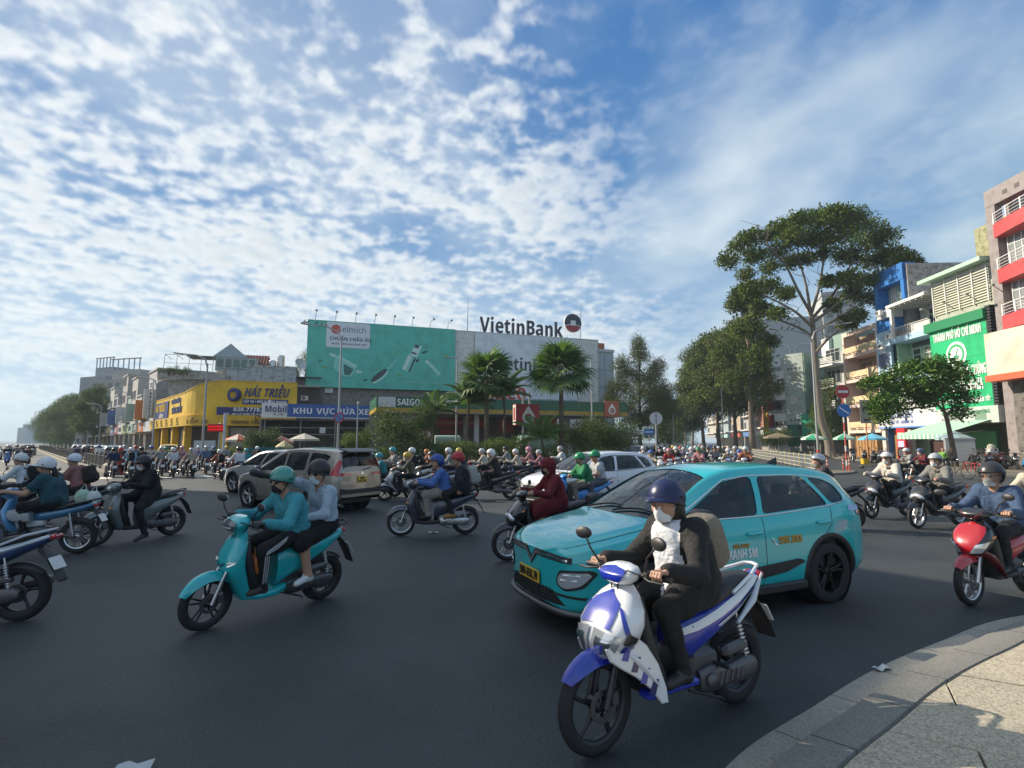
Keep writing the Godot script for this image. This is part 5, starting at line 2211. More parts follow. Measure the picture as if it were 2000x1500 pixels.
func railing(o:Node3D,x0:float,x1:float,y:float,h:float,z:float,m:Material,step:=.14,called:="balcony_rail")->void:
	var b:=B.new()
	b.box(Vector3((x0+x1)*.5,y+h,z),Vector3(x1-x0,.05,.05))
	b.box(Vector3((x0+x1)*.5,y+.08,z),Vector3(x1-x0,.04,.04))
	var n:=int((x1-x0)/step)
	for i in n+1:
		b.box(Vector3(lerpf(x0+.02,x1-.02,i/float(n)),y+h*.5,z),Vector3(.025,h,.025))
	part(o,called,b,m)
func aircon(o:Node3D,x:float,y:float,z:float)->void:
	var f:=pmesh(o,"air_conditioner",bm("aircon",func(b:B):b.cbox(Vector3.ZERO,Vector3(.85,.6,.35),.03)),pm(.62,.62,.6,.5),Vector3(x,y,z))
	pmesh(f,"fan_grille",bm("aircon fan",func(b:B):b.lathe([[.03,.0],[.22,.012],[.24,.0]],Vector3(-.12,0,.175),Vector3(0,0,1),18)),pm(.12,.12,.12,.6))
func buildings()->void:
	dark_glass=pm(.035,.045,.05,.05,.0,"glass")
	yellow_shop()
	car_wash()
	bank()
	filling_station()
	houses_behind_shop()
	avenue_row()
	right_row()
	side_street_row()
	far_blocks()
	shade_makers()
func yellow_shop()->void:
	var c:=shop_corner()
	var f:=heading(FRONT_AZ)
	var r:=heading(ROAD_AZ)
	var o:=thing("tyre_shop","yellow tyre shop with a rounded corner and large blue lettering","shop",c)
	var yel:=pm(.72,.46,.015,.45,.0,"sign")
	var yel2:=pm(.64,.40,.015,.5,.0,"sign")
	var blue:=pm(.02,.035,.16,.4,.0,"sign")
	var white:=pm(.72,.72,.70,.5)
	var plan:=[]
	for t in [24.0,18.0,12.0,8.0,5.5]:
		plan.append(r*t)
	for k in 9:
		var t:=k/8.0
		plan.append((r*4.0).lerp(Vector3.ZERO,t).lerp(Vector3.ZERO.lerp(f*4.0,t),t))
	for t in [5.5,7.5,10.85]:
		plan.append(f*t)
	var top:=func(i:int)->float:
		return lerpf(7.65,8.85,smoothstep(4.0,12.0,i))
	var strip:=func(y0:Callable,y1:Callable,out:float)->B:
		var b:=B.new()
		var rows:=[PackedVector3Array(),PackedVector3Array(),PackedVector3Array(),PackedVector3Array()]
		for i in plan.size():
			var d:Vector3=(plan[mini(i+1,plan.size()-1)]-plan[maxi(i-1,0)]).normalized()
			var q:=Vector3(-d.z,0,d.x)
			var p:Vector3=plan[i]+q*out
			rows[0].append(p-q*.6+Vector3(0,y0.call(i),0))
			rows[1].append(p+Vector3(0,y0.call(i),0))
			rows[2].append(p+Vector3(0,y1.call(i),0))
			rows[3].append(p-q*.6+Vector3(0,y1.call(i),0))
		for k in 3:
			for i in plan.size()-1:
				b.quad(rows[k][i],rows[k][i+1],rows[k+1][i+1],rows[k+1][i])
		b.quad(rows[0][0],rows[1][0],rows[2][0],rows[3][0])
		var e:=plan.size()-1
		b.quad(rows[3][e],rows[2][e],rows[1][e],rows[0][e])
		return b
	part(o,"fascia",strip.call(func(_i):return 4.95,top,.0),yel)
	part(o,"canopy_band",strip.call(func(_i):return 3.75,func(_i):return 4.95,.35),yel2)
	part(o,"roof_edge",strip.call(func(i):return top.call(i),func(i):return top.call(i)+.12,.06),yel2)
	var body:=B.new()
	var bp:=PackedVector2Array([flat2(r*24.0+f*.6),flat2(r*3.0+f*1.3),flat2(f*3.0+r*1.0),flat2(f*10.2+r*.7),flat2(f*10.2+r*20.0),flat2(r*24.0+f*14.0)])
	body.prism(bp,3.7,7.6,FLAT)
	part(o,"upper_storey",body,pm(.30,.28,.24,.8,.0,"dirty"))
	var inner:=B.new()
	inner.prism(PackedVector2Array([flat2(r*24.0+f*4.0),flat2(r*5.0+f*4.5),flat2(f*10.2+r*5.0),flat2(f*10.2+r*20.0),flat2(r*24.0+f*14.0)]),.0,3.7,FLAT)
	part(o,"back_wall",inner,pm(.30,.28,.25,.8))
	for p in [r*23.5+f*.4,r*17.0+f*.4,r*10.5+f*.4,r*4.2+f*.5,f*3.4+r*.5,f*9.8+r*.5]:
		var cb:=B.new()
		cb.cbox(p+Vector3(0,1.9,0),Vector3(.75,3.75,.75),.03,Basis(Vector3.UP,-ROAD_AZ))
		part(o,"column",cb,yel2)
	var fr:=Basis(Vector3.UP,-FRONT_AZ+PI/2.0)
	var rr:=Basis(Vector3.UP,-ROAD_AZ+PI*1.5)
	for s in [[r*7.3,4.6,rr],[r*13.7,4.6,rr],[r*20.0,4.6,rr],[f*6.6,4.8,fr]]:
		var sb:=B.new()
		for i in 16:
			sb.box(s[0]+(f*.9 if s[2]==rr else r*.9)+Vector3(0,.9+i*.17,0),Vector3(s[1],.15,.05),s[2])
		var so:=part(o,"roller_shutter",sb,pm(.34,.33,.30,.5,.2))
		so.set_meta("kind","stuff")
	var put:=func(text:String,tall:float,m:Material,t:float,y:float,out:float,wide:=1.0,slant:=.0)->void:
		words(o,text,tall,m,Transform3D(fr,f*t-r*out+Vector3(0,y,0)),false,wide,.10,slant)
	put.call("HẢI TRIỀU",1.0,blue,5.15,7.15,.08,-4.75,.22)
	var bar:=B.new()
	bar.box(f*7.45-r*.05+Vector3(0,6.55,0),Vector3(4.9,.62,.08),fr)
	part(o,"name_bar",bar,blue)
	put.call("LỐP XE + BẢO DƯỠNG NHANH",.30,white,5.12,6.42,.11,-4.65)
	var pb:=B.new()
	pb.box(f*5.9-r*.06+Vector3(0,5.35,0),Vector3(7.0,1.05,.08),fr)
	part(o,"phone_board",pb,blue)
	put.call("028.7778.9999",.42,white,4.1,5.42,.12,1.15)
	put.call("489 - 491 LÝ THÁI TỔ, P.9, Q.10",.22,white,3.1,4.98,.12,1.1)
	put.call("LỐP XE",.42,pm(.14,.08,.01,.5),-.6,3.95,.45,1.1)
	put.call("TRUNG TÂM CHĂM SÓC XE",.40,pm(.14,.08,.01,.5),3.8,3.95,.45,1.0)
	var ty:=B.new()
	ty.lathe([[.42,-.25],[.62,-.3],[.78,-.2],[.78,.2],[.62,.3],[.42,.25]],f*4.1-r*.10+Vector3(0,7.3,0),(-r*.75-f*.66).normalized(),28)
	part(o,"tyre_emblem",ty,blue)
	var nd:=B.new()
	nd.lathe([[.28,.0],[.36,.0],[.36,.06],[.28,.06],[.28,.0]],f*6.6-r*.46+Vector3(0,4.65,0),-r,24,false)
	nd.box(f*6.6-r*.46+Vector3(0,4.65,0),Vector3(.52,.06,.05),fr*Basis(Vector3(0,0,1),.78))
	part(o,"service_symbol",nd,pm(.14,.08,.01,.5))
	var b1:=B.new()
	b1.box(r*18.0-f*.06+Vector3(0,6.1,0),Vector3(9.5,2.3,.10),rr)
	part(o,"side_board",b1,blue)
	words(o,"HẢI TRIỀU",.9,yel,Transform3D(rr,r*22.3-f*.13+Vector3(0,6.0,0)),false,1.2,.06,.2)
	words(o,"LỐP XE",.5,white,Transform3D(rr,r*18.6-f*.13+Vector3(0,5.15,0)),false,1.1,.06)
	words(o,"CHÍNH HÃNG",.55,blue,Transform3D(rr,r*11.4-f*.05+Vector3(0,6.7,0)),false,1.1,.06)
	words(o,"SẢN XUẤT",.75,blue,Transform3D(rr,r*11.0-f*.05+Vector3(0,5.45,0)),false,1.15,.06)
	for i in 6:
		var ic:=B.new()
		ic.lathe([[.16,.0],[.30,.0],[.30,.05],[.16,.05],[.16,.0]],r*(21.5-i*3.2)-f*.40+Vector3(0,4.5,0),-f,16,false)
		ic.box(r*(21.5-i*3.2)-f*.40+Vector3(0,4.02,0),Vector3(1.4,.18,.04),rr)
		part(o,"service_symbol",ic,pm(.14,.08,.01,.5))
	var kn:=B.new()
	kn.hull([[0,0,.5,1.2,2.4],[.35,.1,.42,1.0,2.4]],10)
	var ko:=part(o,"sign_mascot_board",kn,yel)
	ko.transform=Transform3D(rr*Basis(Vector3.UP,PI*.5),r*13.0+Vector3(0,6.6,0))
	ko.name="sign_shield"
	for i in 6:
		var g:=B.new()
		var p:Vector3=f*(3.2+i*1.25)+Vector3(0,8.9,0)
		g.tube([p+r*.2,p+r*.2+Vector3(0,1.5,0),p-r*.4+Vector3(0,1.9,0)],.03,5)
		g.box(p-r*.55+Vector3(0,1.88,0),Vector3(.34,.09,.2),fr)
		part(o,"sign_lamp",g,pm(.12,.12,.12,.5))
func car_wash()->void:
	var f:=heading(FRONT_AZ)
	var r:=heading(ROAD_AZ)
	var a:=ad(508,864,57.0)
	a.y=0
	var o:=house("car wash shed with white and blue KHU VỰC RỬA XE sign","shed",a,a+f*13.0,"car_wash")
	o.scale=Vector3(.85,.92,.85)
	var grey_m:=pm(.30,.30,.29,.7,.0,"dirty")
	slab(o,"white_board",.0,2.95,4.95,6.55,-.1,.12,pm(.66,.67,.68,.5,.0,"sign"))
	slab(o,"blue_board",2.95,13.0,5.0,6.5,-.1,.10,pm(.025,.10,.36,.4,.0,"sign"))
	words(o,"Mobil",.72,pm(.02,.03,.14,.4),Transform3D(Basis.IDENTITY,Vector3(.42,5.5,.125)),false,.95,.05)
	words(o,"Dầu nhờn",.18,pm(.25,.27,.3,.4),Transform3D(Basis.IDENTITY,Vector3(1.3,5.15,.125)),false,1.0,.03)
	words(o,"KHU VỰC RỬA XE",.68,pm(.75,.76,.76,.5),Transform3D(Basis.IDENTITY,Vector3(3.7,5.36,.105)),false,1.22,.06)
	slab(o,"sign_frame",.0,13.0,4.86,4.95,-.15,.16,pm(.6,.6,.6,.5))
	slab(o,"roof",.0,13.0,4.55,4.7,-5.6,-.1,pm(.08,.08,.08,.7))
	slab(o,"back_wall",.0,13.0,.0,4.55,-5.7,-5.4,pm(.16,.145,.12,.8,.0,"dirty"))
	slab(o,"side_wall",-.2,.0,.0,4.55,-5.4,-.3,grey_m)
	slab(o,"side_wall",13.0,13.2,.0,4.55,-5.4,-.3,grey_m)
	for x in [.4,4.6,8.8,12.7]:
		var b:=B.new()
		b.tube([Vector3(x,0,-.4),Vector3(x,4.6,-.4)],.10,8)
		part(o,"post",b,pm(.22,.22,.22,.5,.4))
	for y in [2.9,3.7]:
		slab(o,"beam",.2,12.9,y,y+.08,-.5,-.4,pm(.25,.25,.25,.5,.4))
	slab(o,"notice",6.9,7.6,3.1,3.8,-.38,-.34,pm(.6,.6,.6,.6))
func bank()->void:
	var f:=heading(FRONT_AZ)
	var a:=ad(592,864,81.0)
	a.y=0
	var o:=house("long white bank building with dark letters and a round emblem on its roof edge","building",a,a+f*49.8,"bank_building")
	var white:=pm(.82,.82,.80,.7,.0,"wall")
	var navy:=pm(.03,.035,.06,.4)
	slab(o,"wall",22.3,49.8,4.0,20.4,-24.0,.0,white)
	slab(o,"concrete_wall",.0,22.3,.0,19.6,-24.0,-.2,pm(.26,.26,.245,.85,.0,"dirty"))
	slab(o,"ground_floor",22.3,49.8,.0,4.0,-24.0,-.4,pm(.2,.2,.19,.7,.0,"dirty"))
	slab(o,"roof_edge",22.25,49.85,20.4,20.55,-24.0,.06,pm(.5,.5,.48,.7))
	var panel:=pm(.70,.76,.82,.55,.0,"sign")
	slab(o,"sign_panel",26.4,45.3,9.3,20.35,.0,.22,panel)
	for x in [22.4,26.35,45.3,49.7]:
		slab(o,"wall_joint",x-.03,x+.03,4.2,20.3,.0,.03,pm(.2,.2,.2,.6))
	for y in [8.2,14.6]:
		slab(o,"wall_joint",22.35,26.3,y,y+.05,.0,.025,pm(.25,.25,.25,.6))
		slab(o,"wall_joint",45.4,49.7,y,y+.05,.0,.025,pm(.25,.25,.25,.6))
	words(o,"VietinBank",2.5,navy,Transform3D(Basis.IDENTITY,Vector3(27.3,20.62,-.1)),false,-15.4,.35)
	for i in 9:
		var p:=B.new()
		p.box(Vector3(27.6+i*1.6,20.9,-.5),Vector3(.07,.9,.07))
		p.box(Vector3(27.6+i*1.6,21.6,-.35),Vector3(.06,.06,.5))
		part(o,"letter_bracket",p,pm(.3,.3,.3,.5,.5))
	var disc:=func(z:float,cx:float,cy:float,R:float,dep:float)->void:
		var rim:=B.new()
		rim.lathe([[.001,dep],[R+.1,dep],[R+.1,.0],[.001,.0]],Vector3(cx,cy,z-.06),Vector3(0,0,1),40,false)
		var base:=part(o,"emblem_rim",rim,pm(.7,.7,.7,.4))
		var up:=PackedVector2Array()
		var lo:=PackedVector2Array()
		for i in 33:
			var t:=lerpf(-.32,PI+.32,i/32.0)
			up.append(Vector2(cx+cos(t)*R,cy+sin(t)*R))
		for i in 9:
			var s:=lerpf(-.94,.94,i/8.0)
			up.append(Vector2(cx+s*R,cy-R*.31+.22*R*(1.0-s*s)))
		for i in 25:
			var t:=lerpf(PI+.46,TAU-.46,i/24.0)
			lo.append(Vector2(cx+cos(t)*R,cy+sin(t)*R))
		for i in 9:
			var s:=lerpf(.88,-.88,i/8.0)
			lo.append(Vector2(cx+s*R,cy-R*.45+.2*R*(1.0-s*s)))
		var ub:=B.new()
		ub.prism(up,z+dep,z+dep+.05)
		part(base,"emblem_top",ub,navy)
		var lb:=B.new()
		lb.prism(lo,z+dep,z+dep+.05)
		part(base,"emblem_foot",lb,pm(.35,.03,.04,.4))
		var gb:=B.new()
		gb.box(Vector3(cx,cy-.02*R,z+dep+.07),Vector3(R*.62,R*.56,.05))
		part(base,"emblem_gate",gb,pm(.75,.75,.75,.4))
	disc.call(-.1,44.7,23.3,1.62,.3)
	for i in 6:
		var p:=B.new()
		p.tube([Vector3(43.2+i*.55,20.5,-.4),Vector3(43.4+i*.5,21.9,-.2)],.035,5)
		part(o,"letter_bracket",p,pm(.6,.6,.6,.4))
	words(o,"VietinBank",2.1,navy,Transform3D(Basis.IDENTITY,Vector3(29.4,14.2,.23)),false,-13.6,.05)
	words(o,"Nâng giá trị cuộc sống",.62,navy,Transform3D(Basis.IDENTITY,Vector3(34.7,12.55,.23)),false,1.0,.04,.0,false)
	slab(o,"banner",27.5,45.6,7.0,9.1,.02,.30,pm(.07,.20,.42,.4))
	slab(o,"banner_picture",38.2,45.5,7.05,9.05,.30,.32,pm(.30,.25,.24,.4))
	var tri:=B.new()
	tri.prism(PackedVector2Array([Vector2(39.5,7.1),Vector2(43.5,7.1),Vector2(42.5,9.0)]),.32,.34)
	part(o,"banner_shape",tri,pm(.42,.36,.34,.4))
	slab(o,"annex",49.8,53.6,.0,18.6,-20.0,-1.2,pm(.42,.46,.48,.6,.0,"wall"))
	for k in 4:
		slab(o,"annex_panel",50.0,51.6,5.6+k*3.2,8.6+k*3.2,-1.2,-1.12,pm(.40,.45,.50,.25))
		slab(o,"annex_panel",51.75,53.4,5.6+k*3.2,8.6+k*3.2,-1.2,-1.12,pm(.38,.43,.48,.25))
	slab(o,"roof_box",49.9,52.2,18.6,20.4,-6.0,-2.0,pm(.42,.14,.06,.7))
	slab(o,"roof_parapet",49.8,53.8,18.6,19.1,-1.4,-1.1,pm(.5,.52,.52,.7))
	for m in [[25.6,6.5],[47.2,7.4]]:
		var b:=B.new()
		b.tube([Vector3(m[0],20.5,-2.0),Vector3(m[0]+.15,20.5+m[1],-2.0)],[.09,.03],6)
		part(o,"roof_mast",b,pm(.25,.25,.25,.5,.4))
	for y in [15.2,12.0,7.5]:
		aircon(o,54.0,y,-3.0)
	var q:=a+f*.0
	var bb:=house("huge green billboard advertising pots and pans above a grey wall","billboard",q,q+f*22.9,"billboard")
	var green:=pm(.085,.50,.40,.45,.0,"sign")
	slab(bb,"board",.0,22.9,10.2,20.5,.25,.75,green)
	slab(bb,"back_frame",.3,22.6,10.6,20.2,-.15,.25,pm(.1,.1,.1,.6))
	var lab:=B.new()
	lab.prism(PackedVector2Array(rounded([Vector2(2.7,16.4),Vector2(9.2,16.4),Vector2(9.2,20.35),Vector2(2.7,20.35)],.35)),.75,.78)
	part(bb,"label_panel",lab,pm(.62,.67,.72,.4))
	var ball:=B.new()
	ball.lathe([[.001,.02],[.72,.02],[.72,.0]],Vector3(4.1,19.2,.78),Vector3(0,0,1),30,false)
	part(bb,"round_logo",ball,pm(.50,.07,.035,.4))
	var sw:=B.new()
	sw.tube([Vector3(3.9,18.75,.81),Vector3(4.3,18.95,.81),Vector3(4.8,19.45,.81)],[.02,.06,.03],5)
	part(bb,"logo_stroke",sw,pm(.7,.7,.7,.4))
	words(bb,"elmich",.86,pm(.10,.13,.18,.4),Transform3D(Basis.IDENTITY,Vector3(5.05,18.85,.785)),false,1.02,.03,.0,false)
	words(bb,"CHUẨN CHÂU ÂU",.52,pm(.03,.04,.08,.4),Transform3D(Basis.IDENTITY,Vector3(3.25,17.5,.785)),false,1.05,.03)
	words(bb,"VÌ SỨC KHỎE GIA ĐÌNH VIỆT",.26,pm(.06,.08,.12,.4),Transform3D(Basis.IDENTITY,Vector3(3.5,16.85,.785)),false,1.08,.03)
	words(bb,"THƯƠNG HIỆU GIA DỤNG CHÂU ÂU",.24,pm(.25,.5,.46,.4),Transform3D(Basis.IDENTITY,Vector3(14.6,11.35,.755)),false,1.0,.02)
	billboard_art(bb)
	for i in 8:
		var x:=1.0+i*2.95
		var b:=B.new()
		b.tube([Vector3(x,20.4,.3),Vector3(x+.1,21.5,.5),Vector3(x+(.5 if i>5 else .15),21.9,.9)],.045,5)
		b.cbox(Vector3(x+(.55 if i>5 else .18),21.9,1.0),Vector3(.32,.3,.2),.03)
		part(bb,"flood_lamp",b,pm(.2,.2,.2,.5))
	var sp:=B.new()
	sp.cbox(Vector3(3.4,9.75,.2),Vector3(1.2,.75,.1),.02)
	part(bb,"small_notice",sp,pm(.6,.62,.6,.5))
func blob_poly(pts:Array)->PackedVector2Array:
	return PackedVector2Array(rounded(pts,.4))
func billboard_art(bb:Node3D)->void:
	var pale:=pm(.36,.66,.59,.4)
	var mid:=pm(.20,.58,.49,.4)
	var deep:=pm(.02,.14,.125,.4)
	var dark:=pm(.03,.065,.065,.4)
	var shine:=pm(.50,.70,.66,.35)
	var flat_piece:=func(called:String,pts:Array,m:Material,z:float)->void:
		var b:=B.new()
		b.prism(PackedVector2Array(pts),.75,.75+z)
		part(bb,called,b,m)
	flat_piece.call("pot_picture",rounded([Vector2(4.1,14.9),Vector2(7.3,13.3),Vector2(6.5,11.9),Vector2(5.4,12.0),Vector2(3.9,13.2)],.3),mid,.012)
	flat_piece.call("pot_picture",rounded([Vector2(4.1,14.95),Vector2(4.6,15.15),Vector2(7.4,13.7),Vector2(7.3,13.3)],.1),pale,.02)
	flat_piece.call("pot_picture",rounded([Vector2(5.4,13.9),Vector2(6.9,13.1),Vector2(6.3,12.1),Vector2(5.5,12.2)],.2),deep,.02)
	flat_piece.call("pot_picture",rounded([Vector2(3.2,15.5),Vector2(4.2,15.3),Vector2(4.1,14.8),Vector2(3.4,15.0)],.15),pale,.012)
	flat_piece.call("pot_picture",rounded([Vector2(7.3,13.0),Vector2(8.2,12.9),Vector2(8.1,12.5),Vector2(7.2,12.6)],.12),pale,.012)
	var el:=[]
	for i in 28:
		var t:=TAU*i/28.0
		el.append(Vector2(10.75,12.3)+Vector2(cos(t)*1.55,sin(t)*.42).rotated(.72))
	flat_piece.call("pan_picture",el.map(func(p):return p+Vector2(.22,-.25)),pale,.012)
	flat_piece.call("pan_picture",el,dark,.02)
	flat_piece.call("pan_picture",[Vector2(11.9,13.4),Vector2(13.3,14.95),Vector2(13.5,14.75),Vector2(12.15,13.2)],mid,.012)
	flat_piece.call("juicer_picture",rounded([Vector2(14.2,13.4),Vector2(15.7,12.8),Vector2(16.7,15.4),Vector2(15.2,16.0)],.12),mid,.012)
	flat_piece.call("juicer_picture",rounded([Vector2(14.35,13.5),Vector2(14.8,13.3),Vector2(15.8,15.6),Vector2(15.3,15.85)],.1),shine,.02)
	flat_piece.call("juicer_picture",rounded([Vector2(15.25,13.05),Vector2(15.6,12.95),Vector2(16.55,15.3),Vector2(16.2,15.5)],.1),deep,.02)
	flat_piece.call("juicer_picture",rounded([Vector2(15.55,15.9),Vector2(16.6,15.45),Vector2(17.4,17.3),Vector2(16.3,17.6)],.12),shine,.016)
	flat_piece.call("juicer_picture",[Vector2(15.7,16.15),Vector2(16.5,15.85),Vector2(16.6,16.1),Vector2(15.8,16.4)],dark,.024)
	flat_piece.call("juicer_picture",[Vector2(16.15,17.1),Vector2(16.8,16.9),Vector2(17.0,17.4),Vector2(16.3,17.6)],dark,.024)
	flat_piece.call("juicer_picture",rounded([Vector2(16.5,14.6),Vector2(17.0,14.9),Vector2(16.9,15.2),Vector2(16.4,15.1)],.1),dark,.016)
	flat_piece.call("bottle_picture",rounded([Vector2(18.2,14.5),Vector2(18.75,14.9),Vector2(20.7,13.0),Vector2(20.2,12.45)],.2),mid,.012)
	flat_piece.call("bottle_picture",rounded([Vector2(18.5,14.5),Vector2(18.75,14.65),Vector2(20.5,12.95),Vector2(20.3,12.75)],.08),pale,.02)
	flat_piece.call("bottle_picture",rounded([Vector2(18.0,15.1),Vector2(18.5,15.0),Vector2(18.75,14.85),Vector2(18.25,14.5),Vector2(18.0,14.75)],.12),shine,.008)
	for l in [[2.0,14.2,.3,.1,0],[2.7,13.3,.42,.3,1],[8.7,11.5,.42,.35,2],[10.3,13.4,.4,1.3,1],[13.5,16.2,.4,1.4,1],[14.0,12.5,.45,-.2,1],[17.9,16.4,.55,.35,2],[21.4,16.0,.4,-.5,1]]:
		var lf:=[]
		for i in 12:
			var t:=TAU*i/12.0
			lf.append(Vector2(l[0],l[1])+Vector2(cos(t)*l[2],sin(t)*l[2]*.36*(1.0-.4*cos(t))).rotated(l[3]))
		flat_piece.call("leaf_picture",lf,[deep,pm(.10,.36,.12,.4),pm(.015,.11,.08,.4)][l[4]],.014)
func filling_station()->void:
	var f:=heading(FRONT_AZ)
	var a:=ad(735,864,60.0)
	a.y=0
	var o:=house("filling station canopy with green and yellow bands and red roof letters","canopy",a,a+f*31.9,"filling_station")
	var green:=pm(.012,.115,.065,.4,.0,"sign")
	slab(o,"green_band",.0,31.9,5.75,7.0,-.15,.0,green)
	slab(o,"yellow_band",.0,31.9,5.3,5.75,-.15,.02,pm(.42,.26,.02,.45,.0,"sign"))
	slab(o,"side_band",-.12,.0,5.75,7.0,-9.5,-.02,green)
	slab(o,"side_band_yellow",-.13,.0,5.3,5.75,-9.5,-.02,pm(.42,.26,.02,.45))
	slab(o,"white_corner",.1,2.0,5.8,6.95,.0,.03,pm(.5,.53,.55,.5))
	slab(o,"ceiling",.0,31.9,5.2,5.3,-9.6,.0,pm(.30,.29,.26,.7))
	slab(o,"roof",.1,31.8,6.6,6.75,-9.5,-.15,pm(.2,.2,.2,.7))
	for i in 19:
		slab(o,"band_joint",3.2+i*1.55,3.24+i*1.55,5.78,6.98,.0,.012,pm(.05,.2,.12,.5))
	words(o,"SAIGON PETRO",.72,pm(.75,.76,.74,.5),Transform3D(Basis.IDENTITY,Vector3(2.2,6.05,.02)),false,-6.2,.06)
	words(o,"COMECO",1.42,pm(.42,.02,.025,.45),Transform3D(Basis.IDENTITY,Vector3(10.3,7.05,-.2)),false,-7.7,.22)
	for p in [[3.0,-2.0],[3.0,-7.5],[12.0,-2.0],[12.0,-7.5],[21.0,-2.0],[21.0,-7.5],[29.5,-2.0],[29.5,-7.5]]:
		var b:=B.new()
		b.cbox(Vector3(p[0],2.62,p[1]),Vector3(.55,5.2,.55),.03)
		part(o,"column",b,pm(.45,.45,.44,.6))
	slab(o,"shop_wall",6.0,22.0,.0,5.2,-9.6,-9.0,pm(.16,.11,.10,.7,.0,"dirty"))
	slab(o,"red_banner",7.0,15.5,3.9,5.0,-8.98,-8.9,pm(.42,.035,.022,.5))
	words(o,"khách hàng phục vụ",.42,pm(.6,.3,.28,.5),Transform3D(Basis.IDENTITY,Vector3(8.0,4.3,-8.88)),false,1.0,.03)
	slab(o,"red_board",17.0,19.2,3.2,4.9,-8.98,-8.9,pm(.42,.04,.03,.5))
	slab(o,"red_board",19.6,23.2,3.0,4.9,-3.2,-3.1,pm(.32,.02,.02,.5))
	slab(o,"red_board",9.0,11.3,2.9,3.7,-8.9,-8.85,pm(.36,.03,.02,.5))
	slab(o,"price_board",4.4,6.2,2.2,3.4,-1.0,-.9,pm(.35,.05,.03,.5))
	words(o,"95 9",.62,pm(.75,.72,.66,.5),Transform3D(Basis.IDENTITY,Vector3(4.55,2.5,-.88)),false,1.0,.03)
	slab(o,"counter",25.0,26.0,.0,5.2,-6.0,-5.0,pm(.4,.4,.38,.7))
	slab(o,"drop_sign",28.5,30.6,5.1,7.2,.05,.15,pm(.40,.10,.06,.5))
	comeco_drop(o,Vector3(29.55,5.95,.16),.52)
	for x in [8.5,14.5,19.0,24.5]:
		var b:=B.new()
		b.cbox(Vector3(x,.95,-2.2),Vector3(.8,1.9,.5),.05)
		part(o,"fuel_pump",b,pm(.35,.38,.36,.5))
	var p0:=ad(1008,864,50.0)
	p0.y=0
	var s:=house("red box pylon sign with a white drop mark on two posts","sign",p0,p0+f*2.35,"pylon_sign")
	slab(s,"sign_box",.0,2.35,3.45,5.42,-.9,.0,pm(.40,.025,.03,.4,.0,"sign"))
	slab(s,"sign_side",-.02,.0,3.5,5.36,-.85,-.05,pm(.62,.6,.58,.4))
	slab(s,"side_mark",-.035,-.02,3.9,5.1,-.65,-.25,pm(.42,.03,.03,.4))
	comeco_drop(s,Vector3(1.22,4.2,.005),.60)
	for x in [.85,1.5]:
		var b:=B.new()
		b.tube([Vector3(x,0,-.45),Vector3(x,6.6,-.45)],.11,8)
		part(s,"post",b,pm(.45,.45,.45,.35,.7))
	var bb:=B.new()
	bb.box(Vector3(1.2,1.1,-.3),Vector3(.5,.7,.25))
	part(s,"meter_box",bb,pm(.5,.5,.48,.5))
func comeco_drop(o:Node3D,c:Vector3,R:float)->void:
	var pts:=PackedVector2Array()
	for i in 29:
		var t:=lerpf(-PI-.62,.62,i/28.0)
		pts.append(Vector2(cos(t),sin(t))*R+Vector2(c.x,c.y))
	pts.append(Vector2(c.x,c.y+R*1.78))
	var b:=B.new()
	b.prism(pts,c.z,c.z+.03)
	var d:=part(o,"drop_mark",b,pm(.72,.70,.68,.4))
	var inner:=B.new()
	inner.lathe([[.001,.012],[R*.62,.012],[R*.62,.0]],Vector3(c.x,c.y-R*.05,c.z+.03),Vector3(0,0,1),24,false)
	part(d,"drop_ring",inner,pm(.40,.05,.04,.4))
	var slot:=B.new()
	slot.box(Vector3(c.x+R*.3,c.y-R*.05,c.z+.05),Vector3(R*1.6,R*.40,.03))
	part(d,"name_bar",slot,pm(.72,.70,.68,.4))
	words(d,"COMECO",R*.30,pm(.06,.02,.02,.4),Transform3D(Basis.IDENTITY,Vector3(c.x+R*.28,c.y-R*.2,c.z+.068)),true,.95,.02)
